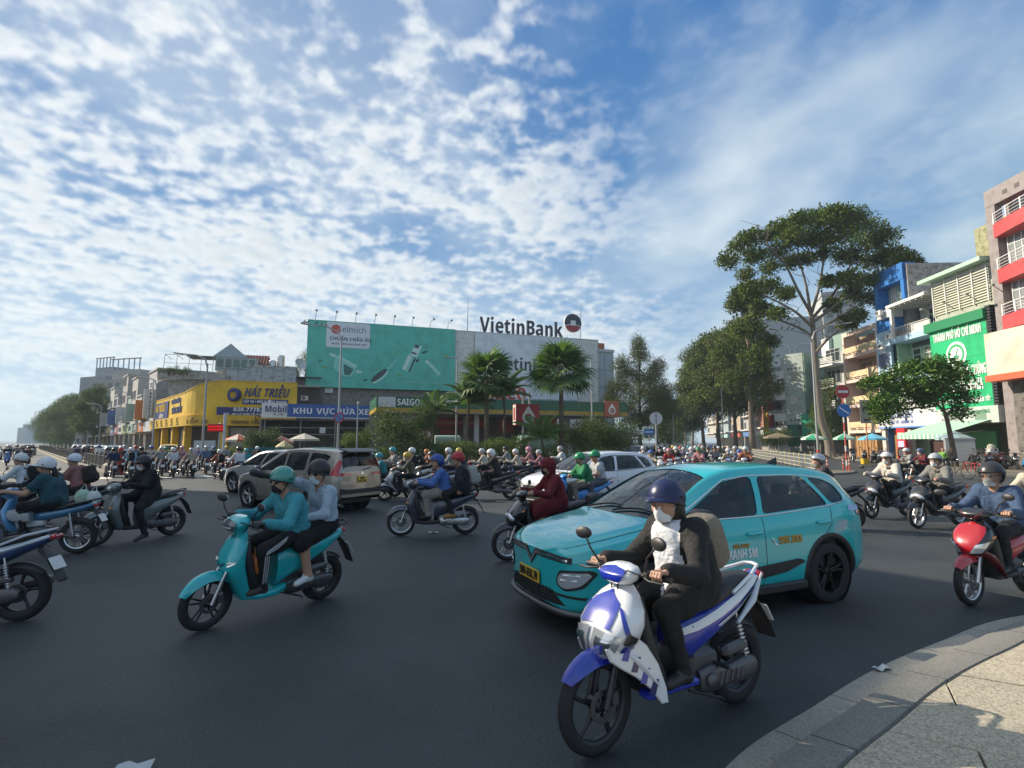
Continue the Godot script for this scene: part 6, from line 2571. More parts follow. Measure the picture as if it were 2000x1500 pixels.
func houses_behind_shop()->void:
	var f:=heading(FRONT_AZ)
	var r:=heading(ROAD_AZ)
	var at:=func(u:float,d:float)->Vector3:
		var p:=ad(u,864,d)
		return Vector3(p.x,0,p.z)
	var a:Vector3=at.call(312,74.0)
	var o:=house("stained grey concrete house with a roof garden behind the yellow shop","house",a,a+f*13.0)
	var stained:=pm(.42,.43,.43,.8,.0,"dirty")
	slab(o,"wall",.6,8.0,.0,11.4,-12.0,.0,stained)
	slab(o,"white_wall",7.4,13.0,.0,12.2,-11.0,-.6,pm(.52,.55,.58,.7,.0,"wall"))
	slab(o,"balcony",-.6,5.0,10.6,11.0,-4.0,1.0,stained)
	slab(o,"parapet",-.6,5.0,11.0,11.8,.85,1.0,stained)
	slab(o,"parapet",-.6,-.45,11.0,11.8,-4.0,.85,stained)
	slab(o,"stair_house",6.0,11.4,12.2,14.2,-7.0,-1.0,pm(.36,.44,.44,.6,.0,"wall"))
	for i in 5:
		wnd(o,6.2+i*1.04,12.6,.95,1.4,-.95,pm(.5,.55,.55,.5),1,pm(.10,.16,.16,.08))
	var gb:=B.new()
	gb.prism(PackedVector2Array([Vector2(5.6,14.2),Vector2(10.2,14.2),Vector2(7.9,16.2)]),-7.2,-.9)
	part(o,"gable_roof",gb,pm(.30,.37,.42,.5))
	var pg:=B.new()
	for x in [.0,1.5,3.0,4.5,6.0]:
		pg.tube([Vector3(x,11.8,.8),Vector3(x,14.0,.4)],.04,5)
		pg.tube([Vector3(x,14.0,.4),Vector3(x,13.8,-3.0)],.04,5)
	pg.tube([Vector3(0,14.0,.4),Vector3(6,14.0,.4)],.04,5)
	pg.tube([Vector3(0,12.8,.6),Vector3(6,12.8,.6)],.03,5)
	part(o,"pergola",pg,pm(.4,.42,.42,.5,.3))
	slab(o,"shade_sheet",2.6,6.0,13.9,14.0,-3.0,.4,pm(.06,.06,.06,.8))
	var b0:Vector3=at.call(420,78.0)
	var h:=house("pale house with a steep red tiled roof and steel water tanks","house",b0,b0+f*12.0)
	slab(h,"wall",.4,6.2,.0,13.4,-9.0,-1.0,pm(.55,.53,.49,.7,.0,"wall"))
	var roof:=B.new()
	roof.quad(Vector3(.2,13.3,-.6),Vector3(6.4,13.3,-.6),Vector3(6.2,15.4,-4.2),Vector3(.4,15.4,-4.2))
	roof.quad(Vector3(6.4,13.3,-7.8),Vector3(.2,13.3,-7.8),Vector3(.4,15.4,-4.2),Vector3(6.2,15.4,-4.2))
	var ro:=part(h,"roof",roof,pm(.20,.062,.045,.8,.0,"dirty"))
	for i in 14:
		var tb:=B.new()
		tb.tube([Vector3(.5+i*.43,13.36,-.62),Vector3(.6+i*.42,15.42,-4.2)],.06,5)
		part(ro,"tile_row",tb,pm(.22,.068,.048,.8))
	wnd(h,1.6,11.3,2.6,1.6,-.95,pm(.6,.6,.58,.5),3,pm(.10,.12,.17,.08))
	slab(h,"door",2.5,3.3,11.0,12.6,-.94,-.86,pm(.62,.62,.6,.5))
	for i in 2:
		var t:=B.new()
		var c:=Vector3(6.9+i*1.1,12.6+i*1.0,-2.0-i)
		t.lathe([[.001,1.9],[.3,1.85],[.55,1.7],[.55,.1],[.5,.0],[.001,.0]],c,Vector3.UP,18)
		for k in 5:
			t.lathe([[.55,.25+k*.3],[.575,.32+k*.3],[.55,.39+k*.3]],c,Vector3.UP,18)
		part(h,"water_tank",t,pm(.55,.56,.56,.3,.8))
	slab(h,"tank_platform",6.2,9.0,.0,12.5,-6.0,-1.4,pm(.44,.48,.50,.7,.0,"wall"))
	var c0:Vector3=at.call(497,76.0)
	var k:=house("pale blue rendered block with a flat roof beside the billboard","house",c0,c0+f*8.0)
	slab(k,"wall",-1.5,5.0,.0,12.6,-10.0,.0,pm(.40,.46,.50,.7,.0,"dirty"))
	slab(k,"roof_edge",-1.6,5.1,12.6,12.8,-10.0,.1,pm(.4,.42,.43,.7))
	slab(k,"lean_to",3.2,8.0,.0,9.6,-6.0,1.2,pm(.50,.50,.47,.7,.0,"dirty"))
	slab(k,"brown_house",5.0,8.2,.0,11.4,-10.0,-3.0,pm(.30,.27,.21,.8,.0,"dirty"))
	slab(k,"tin_roof",4.6,8.6,11.5,11.62,-10.0,-1.8,pm(.08,.08,.08,.6))
	var dish:=B.new()
	dish.lathe([[.001,.0],[.5,.08],[.85,.25],[.9,.3]],Vector3(5.4,13.4,-2.0),Vector3(.5,.5,.7).normalized(),20)
	dish.tube([Vector3(5.4,12.6,-2.2),Vector3(5.4,13.4,-2.0)],.05,5)
	part(k,"satellite_dish",dish,pm(.45,.45,.45,.5))
	var g0:Vector3=at.call(572,70.0)
	var g:=house("weathered dark outbuilding with stacked awnings beside the billboard","shed",g0,g0+f*3.2)
	slab(g,"wall",.0,3.2,.0,9.0,-6.0,.0,pm(.09,.085,.08,.85,.0,"dirty"))
	slab(g,"awning",-.2,3.0,9.0,9.2,-2.0,1.4,pm(.3,.29,.27,.7))
	slab(g,"awning",.2,3.3,6.6,6.75,-.2,1.0,pm(.36,.36,.36,.6))
	aircon(g,1.2,7.6,.2)
	aircon(g,2.2,5.6,.2)
func avenue_row()->void:
	var f:=heading(FRONT_AZ)
	var r:=heading(ROAD_AZ)
	var c:=shop_corner()
	var rr:=Basis(Vector3.UP,-ROAD_AZ+PI*1.5)
	var rows:=[
		[24.6,7.0,12.6,[.42,.43,.44],[.55,.56,.57],"KUMHO","tall pale grey panelled house with an upright name panel"],
		[32.0,5.0,8.0,[.36,.30,.26],[.50,.16,.03],"BIA","low brown shop house with an orange board beside the grey panelled house"],
		[37.3,5.0,9.5,[.40,.42,.40],[.08,.08,.085],"OTO","grey shop house with a black board past the orange one"],
		[42.5,6.0,13.0,[.46,.45,.42],[.30,.42,.34],"SHOP","cream house with a pale green board on the avenue"],
		[49.0,5.0,10.0,[.34,.42,.40],[.40,.52,.12],"CAFE","sea green house with a lime board on the avenue"],
		[54.5,6.5,14.5,[.40,.38,.36],[.55,.55,.55],"PHONE","tall taupe house with a white upright board"],
		[61.5,5.0,9.0,[.48,.44,.38],[.35,.05,.04],"LOPXE","sand coloured house with a red board"],
		[67.0,6.0,11.5,[.36,.38,.42],[.06,.14,.36],"BANK","slate blue house with a blue board"],
		[73.5,7.0,13.5,[.50,.50,.47],[.45,.30,.05],"HOTEL","white house with an amber upright board"],
		[81.0,6.0,10.0,[.38,.34,.30],[.50,.50,.48],"","plain brown house far along the avenue"],
		[87.5,8.0,12.0,[.44,.46,.47],[.40,.06,.04],"","pale grey house with a red board far along the avenue"],
		[96.0,9.0,9.5,[.46,.42,.36],[.1,.3,.2],"","ochre house with a green board far along the avenue"],
	]
	var i:=0
	for q in rows:
		var a:Vector3=c+r*(q[0]+q[1])+f*.3
		var o:=house(q[6],"house",a,a-r*q[1],"shop_house","shop houses along the avenue")
		var w:float=q[1]
		var h:float=q[2]
		var wall:=pm(q[3][0],q[3][1],q[3][2],.75,.0,"wall")
		slab(o,"wall",.0,w,3.4,h,-12.0,.0,wall)
		slab(o,"ground_floor",.0,w,.0,3.4,-12.0,-4.0,pm(.34,.31,.27,.8))
		slab(o,"roof_edge",-.1,w+.1,h,h+.25,-12.0,.15,pm(q[3][0]*.8,q[3][1]*.8,q[3][2]*.8,.75))
		var sign:=pm(q[4][0],q[4][1],q[4][2],.45,.0,"sign")
		slab(o,"sign_board",.1,w-.1,3.5,5.0,.0,.35,sign)
		var dark:bool=q[4][0]+q[4][1]+q[4][2]<.9
		var ink:=pm(.65,.65,.62,.5) if dark else pm(.06,.06,.07,.5)
		if q[5]!="" and i>0:
			words(o,q[5],.8,ink,Transform3D(Basis.IDENTITY,Vector3(w*.5,3.85,.36)),true,1.0,.04)
		for s in [.2,w-.6]:
			slab(o,"pier",s,s+.4,.0,3.4,-1.0,.05,wall)
		if i%2==1 or i==0:
			var hs:=4.2 if i==0 else 3.0
			slab(o,"blade_sign",w-.35,w-.15,5.4,5.4+hs,.1,1.5,sign if i>0 else pm(.58,.58,.57,.5))
		var n:=0
		var y:=6.0
		while y+1.6<h:
			for k in int(w/2.4):
				wnd(o,.5+k*2.3,y,1.5,1.5,.02,pm(.4,.4,.4,.5),2)
			if i%3==1:
				slab(o,"balcony",.2,w-.2,y-.6,y-.45,.0,1.1,wall)
				railing(o,.25,w-.25,y-.45,.9,1.05,pm(.4,.4,.4,.5),.3)
			y+=3.4
		if i%2==0:
			slab(o,"awning",.1,w-.1,3.15,3.25,-.2,2.2,pm(.3,.28,.26,.7))
		i+=1
	var k0:Vector3=c+r*24.5+f*1.2
	var kb:=get_node("shop_house") as Node3D
	var m:=pm(.05,.05,.055,.5)
	var loc:=kb.transform.affine_inverse()
	var bd:=B.new()
	bd.box(Vector3.ZERO,Vector3(1.5,5.2,.2))
	var panel:=part(kb,"name_panel",bd,pm(.60,.60,.60,.5))
	panel.transform=loc*Transform3D(Basis(Vector3.UP,-.72),k0+Vector3(0,8.2,0)-f*1.6)
	words(panel,"KUMHO",.95,m,Transform3D(Basis(Vector3(0,0,1),-PI/2),Vector3(-.38,2.3,.11)),false,1.05,.04)
	for j in 4:
		var a2:=gp(205,926)+r*(70.0+j*26.0)-f*22.0
		var o2:=house(["cream house half hidden by trees opposite the shop houses","grey house behind the trees opposite the shop houses","pink washed house opposite the shop houses","white house far off opposite the shop houses"][j],"house",a2,a2+r*20.0,"house","houses beside the avenue")
		slab(o2,"wall",.0,20.0,.0,7.0+j,-10.0,.0,pm([.45,.38,.46,.52][j],[.42,.38,.36,.52][j],[.34,.38,.34,.5][j],.75,.0,"wall"))
		slab(o2,"roof",-.2,20.2,7.0+j,7.4+j,-10.0,.3,pm(.2,.1,.08,.8))
		for w2 in 5:
			wnd(o2,1.5+w2*3.6,4.2,1.8,1.6,.02,pm(.45,.45,.45,.5),2)
func right_row()->void:
	var A:=Vector3(41.8,0,-68.0)
	var d:=Vector3(-.0405,0,1.0).normalized()
	var on:=func(u:float)->Vector3:
		var k:=(u-1000.0)/1056.2
		var t:=(k*68.0-41.8)/(d.x+k*d.z)
		return A+d*t
	var a:Vector3=on.call(1660)
	var b:Vector3=on.call(1731)
	var o:=house("beige four storey house with pink posts and slotted balcony parapets","house",a,b,"balcony_house")
	var w:=a.distance_to(b)
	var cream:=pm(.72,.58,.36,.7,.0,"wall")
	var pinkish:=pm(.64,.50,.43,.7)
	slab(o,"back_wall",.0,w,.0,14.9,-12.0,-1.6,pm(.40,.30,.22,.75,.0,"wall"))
	for x in [.0,w-.35]:
		slab(o,"post",x,x+.35,.0,15.4,-1.6,.15,pinkish)
	slab(o,"top_beam",.35,w-.35,14.9,15.4,-.3,.15,pinkish)
	for k in 4:
		var y:=3.3+k*3.05
		slab(o,"floor_slab",.35,w-.35,y-.35,y,-1.6,.3,pinkish)
		slab(o,"parapet",.35,w-.35,y+.32,y+1.0,.05,.22,cream)
		for j in 5:
			slab(o,"parapet_block",.5+j*(w-1.2)/4.0,.7+j*(w-1.2)/4.0,y,y+.32,.05,.2,cream)
		slab(o,"parapet_line",.35,w-.35,y+.14,y+.20,.08,.17,pinkish)
		if k<3:
			wnd(o,w*.10,y+.3,w*.36,1.9,-1.55,pm(.5,.4,.3,.5),2,pm(.16,.11,.08,.2))
			wnd(o,w*.56,y+.3,w*.34,1.9,-1.55,pm(.5,.4,.3,.5),2,pm(.30,.22,.15,.4))
	slab(o,"gate",.6,w-.6,.0,2.7,-.4,-.3,pm(.34,.19,.07,.6))
	for j in 9:
		slab(o,"gate_fold",.7+j*(w-1.5)/9.0,.78+j*(w-1.5)/9.0,.05,2.65,-.3,-.24,pm(.26,.14,.05,.6))
	a=on.call(1731)
	b=on.call(1768)
	w=a.distance_to(b)
	var w2:float=a.distance_to(on.call(1792))
	o=house("tall narrow building with a bright blue frame and a pale blue advert panel","building",a,b,"blue_building")
	var blue:=pm(.02,.19,.58,.5,.0,"wall")
	var greyw:=pm(.36,.37,.38,.75,.0,"wall")
	slab(o,"wall",.3,w,.0,16.6,-14.0,-1.2,greyw)
	slab(o,"upper_wall",.3,w2,16.6,20.0,-14.0,-1.2,greyw)
	slab(o,"frame_post",.0,.7,.0,20.4,-1.2,.1,blue)
	slab(o,"frame_post",w2-.5,w2,16.6,20.4,-1.2,.1,blue)
	slab(o,"frame_beam",.0,w2,19.0,20.8,-1.2,.15,blue)
	slab(o,"frame_beam",.7,w-.5,14.0,15.4,-1.2,.08,blue)
	slab(o,"side_wall",w2,w2+.2,16.7,20.6,-16.0,-.2,pm(.42,.42,.41,.8,.0,"dirty"))
	slab(o,"glass_front",.7,w2-.5,16.6,19.0,-1.1,-1.0,pm(.28,.36,.34,.08))
	for j in 3:
		slab(o,"mullion",1.2+j*(w-2.0)/3.0,1.28+j*(w-2.0)/3.0,16.6,19.0,-1.0,-.93,pm(.6,.6,.6,.5))
	slab(o,"shelf_balcony",.7,w-.1,15.4,16.3,-.9,.5,pm(.60,.62,.62,.5))
	slab(o,"advert_panel",.1,w*.80,5.0,14.0,.1,.35,pm(.40,.56,.68,.4,.0,"sign"))
	slab(o,"advert_picture",.4,w*.72,10.0,11.6,.35,.37,pm(.10,.12,.20,.4))
	slab(o,"advert_picture",.6,w*.5,11.6,12.6,.35,.38,pm(.55,.60,.64,.4))
	var em:=B.new()
	em.lathe([[.001,.03],[.75,.03],[.75,.0]],Vector3(w*.42,8.4,.35),Vector3(0,0,1),20,false)
	part(o,"advert_emblem",em,pm(.55,.18,.08,.4))
	for y in [9.4,13.2]:
		aircon(o,w-.2,y,.6)
	for y in [15.7,12.0]:
		aircon(o,w*.6,y+.3,.9)
	slab(o,"shop_board",.0,w+8.0,3.5,5.2,.4,.7,pm(.62,.64,.66,.5,.0,"sign"))
	slab(o,"shop_board_edge",.0,w+8.0,3.35,3.5,.4,.72,pm(.1,.25,.55,.4))
	words(o,"NHÀ THUỐC",.55,pm(.05,.10,.3,.4),Transform3D(Basis.IDENTITY,Vector3(1.2,4.35,.71)),false,1.0,.03)
	words(o,"LÝ THÁI TỔ - QUẬN 10",.3,pm(.05,.10,.3,.4),Transform3D(Basis.IDENTITY,Vector3(1.2,3.8,.71)),false,1.0,.03)
	var arch:=B.new()
	arch.span(Vector3(.0,0,.0),Vector3(.6,3.3,.4))
	arch.span(Vector3(w+.4,0,.0),Vector3(w+1.6,3.3,.4))
	part(o,"white_pier",arch,pm(.6,.6,.58,.7,.0,"wall"))
	slab(o,"tile_pier",w-.6,w+.4,.0,3.3,.0,.3,pm(.42,.18,.08,.6,.0,"dirty"))
	slab(o,"roller_door",.6,w-.6,.0,3.2,-.5,-.4,pm(.34,.20,.08,.5))
	for j in 10:
		slab(o,"door_slat",.62,w-.62,.15+j*.3,.21+j*.3,-.4,-.35,pm(.22,.12,.05,.5))
	a=on.call(1769)
	b=on.call(1849)
	w=a.distance_to(b)
	o=house("pale green house with a white roof terrace and a railed balcony","house",a,b,"green_house")
	var mint:=pm(.36,.56,.38,.7,.0,"wall")
	slab(o,"wall",.0,w,.0,12.8,-12.0,-1.0,mint)
	slab(o,"side_fin",.0,.3,4.0,12.3,-1.0,.2,mint)
	slab(o,"floor_slab",.0,w,8.2,8.7,-1.0,.6,pm(.34,.50,.62,.6))
	slab(o,"floor_slab",.0,w,12.3,12.9,-12.0,.7,pm(.34,.50,.62,.6))
	railing(o,.3,w-.1,8.7,1.0,.5,pm(.35,.42,.38,.5),.2)
	wnd(o,.8,9.2,1.2,2.4,-.95,pm(.65,.68,.62,.5),1)
	wnd(o,2.4,9.2,w-3.4,2.4,-.95,pm(.65,.68,.62,.5),3,pm(.2,.24,.2,.15))
	slab(o,"vent_grille",.8,w-1.0,11.75,12.2,-1.0,-.93,pm(.08,.08,.08,.7))
	slab(o,"terrace_wall",.5,w-.3,12.9,16.2,-8.0,-2.2,pm(.66,.65,.62,.7,.0,"wall"))
	for j in 3:
		wnd(o,1.8+j*1.7,13.4,1.3,2.3,-2.15,pm(.66,.66,.64,.5),2)
	slab(o,"terrace_roof",-.2,w-.1,16.2,16.5,-8.0,.9,pm(.62,.60,.56,.7))
	for j in 7:
		slab(o,"roof_rib",.2+j*(w-.8)/6.0,.3+j*(w-.8)/6.0,16.05,16.2,-2.0,.8,pm(.5,.48,.45,.7))
	slab(o,"terrace_post",.05,.35,12.9,16.2,.4,.7,pm(.66,.65,.62,.7))
	railing(o,.35,w-.2,12.9,1.0,.6,pm(.6,.58,.54,.5),.22)
	slab(o,"parapet",w*.5,w-.2,12.9,13.8,.35,.5,pm(.66,.66,.64,.7))
	aircon(o,w*.5,16.9,-1.0)
	slab(o,"signboard",.2,w,5.4,8.0,.3,.5,pm(.60,.60,.60,.5,.0,"sign"))
	slab(o,"red_cross",w*.55,w*.8,6.0,7.2,.5,.52,pm(.45,.08,.06,.5))
	slab(o,"red_pillar",.6,1.9,.0,3.3,1.0,1.3,pm(.50,.02,.03,.45,.0,"sign"))
	for j in 3:
		slab(o,"pillar_picture",.8,1.7,.5+j*.85,1.15+j*.85,1.3,1.32,[pm(.6,.6,.58,.5),pm(.45,.45,.6,.5),pm(.65,.5,.4,.5)][j])
	slab(o,"dark_interior_sheet",2.2,w,.0,3.3,-1.0,-.9,pm(.05,.02,.02,.6))  # near-black sheet, the shade of the interior is put into its colour
	slab(o,"red_lintel",2.0,w+1.0,2.7,3.35,-.2,.3,pm(.16,.015,.02,.6))
	a=on.call(1850)
	b=on.call(1977)
	w=a.distance_to(b)
	a+=Vector3(-.8,0,0)
	b+=Vector3(-.8,0,0)
	o=house("notary office with a great green sign reading THÀNH PHỐ HỒ CHÍ MINH","office",a,b,"notary_office")
	var gsign:=pm(.02,.42,.17,.4,.0,"sign")
	var gdark:=pm(.02,.20,.085,.4)
	var wt:=pm(.76,.78,.76,.5)
	slab(o,"wall",.2,w,3.5,15.6,-12.0,-.5,pm(.42,.44,.36,.7,.0,"wall"))
	slab(o,"sign",.0,w-.4,4.9,12.3,-.5,.0,gsign)
	slab(o,"sign_top",-.25,w-.3,12.3,13.15,-.5,.35,gdark)
	for y in [7.0,9.3,11.4]:
		slab(o,"sign_joint",.0,w-.4,y,y+.03,.0,.01,gdark)
	var side:=B.new()
	for i in 34:
		side.box(Vector3(w-.15,5.0+i*.25,-.2),Vector3(.5,.16,.55))
	part(o,"sign_side_ribs",side,pm(.03,.03,.035,.5)).set_meta("kind","stuff")
	words(o,"THÀNH PHỐ HỒ CHÍ MINH",.74,wt,Transform3D(Basis.IDENTITY,Vector3(w*.47,11.25,.02)),true,-.80*w,.08)
	words(o,"VĂN PHÒNG CÔNG CHỨNG",.85,wt,Transform3D(Basis.IDENTITY,Vector3(w*.48,7.7,.02)),true,-.82*w,.08)
	words(o,"NGUYỄN VĂN NGHĨA",.95,wt,Transform3D(Basis.IDENTITY,Vector3(w*.47,6.4,.02)),true,-.70*w,.08)
	words(o,"DỊCH VỤ CÔNG CHỨNG TRÁCH NHIỆM TỐT",.36,wt,Transform3D(Basis.IDENTITY,Vector3(w*.48,5.35,.02)),true,-.85*w,.05)
	var cx:=w*.44
	var seal:=B.new()
	seal.lathe([[.001,.04],[1.16,.04],[1.16,.0]],Vector3(cx,9.75,.0),Vector3(0,0,1),36,false)
	var so:=part(o,"seal",seal,wt)
	var ring2:=B.new()
	ring2.lathe([[.70,.01],[.95,.01],[.95,.0]],Vector3(cx,9.75,.045),Vector3(0,0,1),36,false)
	part(so,"seal_ring",ring2,pm(.06,.36,.16,.4))
	var bk:=B.new()
	bk.prism(PackedVector2Array([Vector2(cx-.4,9.5),Vector2(cx+.1,9.35),Vector2(cx+.42,9.6),Vector2(cx-.05,9.7)]),.045,.07)
	bk.prism(PackedVector2Array([Vector2(cx-.05,9.7),Vector2(cx+.06,9.7),Vector2(cx+.3,10.25),Vector2(cx+.2,10.27)]),.045,.07)
	part(so,"seal_book",bk,pm(.1,.34,.18,.4))
	slab(o,"lower_board",.3,w+.2,3.5,4.9,-.3,.25,pm(.50,.56,.52,.5,.0,"sign"))
	words(o,"VĂN PHÒNG CÔNG CHỨNG",.3,gdark,Transform3D(Basis.IDENTITY,Vector3(1.0,4.3,.26)),false,1.0,.02)
	words(o,"ĐT: 028 3834",.26,pm(.2,.2,.2,.4),Transform3D(Basis.IDENTITY,Vector3(1.0,3.8,.26)),false,1.0,.02)
	slab(o,"board_picture",w-2.2,w-1.0,3.75,4.6,.25,.27,pm(.16,.24,.18,.5))
	slab(o,"ground_floor",.2,w,.0,3.5,-6.0,-5.5,pm(.30,.29,.27,.7))
	slab(o,"door_sign",w-4.2,w-1.2,1.3,2.8,-.6,-.5,pm(.05,.24,.09,.5))
	slab(o,"grey_shutter",1.2,4.2,.0,2.8,-.9,-.8,pm(.30,.31,.31,.5))
	for i in 14:
		slab(o,"louvre",.3,w-.2,13.9+i*.24,14.0+i*.24,-.5,-.38,pm(.50,.50,.40,.6))
	for i in 5:
		slab(o,"louvre_post",.3+i*(w-.7)/4.0,.4+i*(w-.7)/4.0,13.8,17.2,-.38,-.3,pm(.62,.62,.58,.6))
	slab(o,"gutter",-.4,w+.1,17.2,17.55,-.6,.5,pm(.36,.52,.42,.5))
	var roof:=B.new()
	roof.quad(Vector3(-.2,17.56,.3),Vector3(w+.1,17.56,.3),Vector3(w+.1,20.2,-6.0),Vector3(-.2,20.2,-6.0))
	part(o,"tin_roof",roof,pm(.36,.035,.035,.5,.0,"dirty"))
	for i in 4:
		var lb:=B.new()
		lb.tube([Vector3(1.0+i*2.6,13.8,.2),Vector3(1.6+i*2.6,14.3,1.6)],.035,5)
		lb.box(Vector3(1.65+i*2.6,14.3,1.7),Vector3(.3,.12,.25))
		part(o,"sign_lamp",lb,pm(.25,.25,.25,.5))
	var aw:=house("pale green canvas awning with a scalloped edge over the notary door","awning",a,b,"awning")
	aw.position.y=.0
	var ab:=B.new()
	ab.quad(Vector3(-.6,2.55,3.4),Vector3(w*.75,2.55,3.4),Vector3(w*.92,3.75,.3),Vector3(.6,3.75,.3))
	part(aw,"canvas",ab,pm(.32,.50,.40,.7))
	for i in 22:
		slab(aw,"scallop",-.6+i*(w*.75+.6)/22.0,-.6+(i+.92)*(w*.75+.6)/22.0,2.15,2.55,3.38,3.41,pm(.56,.66,.60,.7) if i%2 else pm(.20,.42,.30,.7))
	for x in [-.4,w*.73]:
		var pb:=B.new()
		pb.tube([Vector3(x,2.5,3.3),Vector3(x+.4,2.9,.0)],.03,5)
		part(aw,"awning_arm",pb,pm(.4,.4,.4,.4,.5))
	a=on.call(1986)
	b=a+d*14.0
	a+=Vector3(-.6,0,0)
	b+=Vector3(-.6,0,0)
	w=14.0
	o=house("grey five storey house with curved red balconies and white railings","house",a,b,"red_balcony_house")
	var gr:=pm(.30,.265,.265,.7,.0,"wall")
	var red:=pm(.60,.08,.085,.55,.0,"wall")
	slab(o,"wall",.2,w,.0,19.0,-12.0,-.5,pm(.36,.34,.33,.7,.0,"wall"))
	slab(o,"side_post",.0,.9,.0,22.7,-.5,.1,gr)
	slab(o,"side_post",8.6,9.6,.0,22.7,-1.6,.1,gr)
	slab(o,"top_frame",.0,w,21.5,22.95,-.8,.12,gr)
	slab(o,"rear_frame",.0,.6,19.0,22.9,-9.0,-1.6,gr)
	slab(o,"rear_beam",.0,w,21.2,22.4,-9.0,-8.2,pm(.42,.40,.36,.7))
	for i in 8:
		slab(o,"frame_hole",1.8+i*1.1,2.2+i*1.1,21.95,22.3,.12,.14,pm(.10,.09,.09,.8))
	for k in 3:
		var y:=11.8+k*3.85
		var bal:=B.new()
		var poly:=PackedVector2Array([Vector2(.9,-.3)])
		for i in 13:
			var t:=i/12.0
			poly.append(Vector2(lerpf(.9,10.5,t),.25+.8*sin(PI*clampf(t*.9+.05,0,1))))
		poly.append(Vector2(10.5,-.3))
		bal.prism(poly,y-.9,y+.25,Transform3D(Vector3(1,0,0),Vector3(0,0,1),Vector3(0,-1,0),Vector3(0,2.0*y-.65,0)))
		part(o,"balcony",bal,red)
		var rl:=B.new()
		var pp:=[]
		for i in 13:
			var t:=i/12.0
			pp.append(Vector3(lerpf(.95,10.4,t),y+1.15,.18+.8*sin(PI*clampf(t*.9+.05,0,1))))
		rl.tube(pp,.04,6)
		for dy in [.25,.5,.75]:
			rl.tube(pp.map(func(p):return p-Vector3(0,dy,0)),.022,5)
		for i in range(0,13,2):
			rl.box(pp[i]-Vector3(0,.45,0),Vector3(.10,1.0,.10))
		part(o,"balcony_rail",rl,pm(.66,.66,.66,.4))
		if k<3:
			pass
		if k<2:
			wnd(o,1.15,y+.3,2.6,2.7,-.45,pm(.74,.74,.74,.5),4,pm(.22,.25,.25,.06))
			wnd(o,4.6,y+.3,2.6,2.7,-.45,pm(.74,.74,.74,.5),4,pm(.22,.25,.25,.06))
	slab(o,"fabric_sign",.6,w,7.2,10.6,.4,1.7,pm(.60,.56,.44,.7,.0,"sign"))
	slab(o,"fabric_edge",.4,w,6.7,7.2,.4,1.75,pm(.55,.10,.04,.6))
	slab(o,"ground_floor",.9,w,.0,10.8,-.5,-.45,pm(.07,.065,.06,.8,.0,"dirty"))  # near-black sheet stands in for the shade inside the shop front
	for x in [1.0,5.5,10.0]:
		slab(o,"pier",x,x+1.0,.0,6.7,-.45,.2,pm(.16,.15,.14,.8,.0,"dirty"))
	a=ad(1942,864,58.0)*Vector3(1,0,1)
	o=house("narrow olive green tower house rising behind the red tin roof","house",a,a+d*6.0,"tower_house")
	slab(o,"wall",.0,6.0,.0,25.5,-8.0,.0,pm(.34,.35,.20,.8,.0,"dirty"))
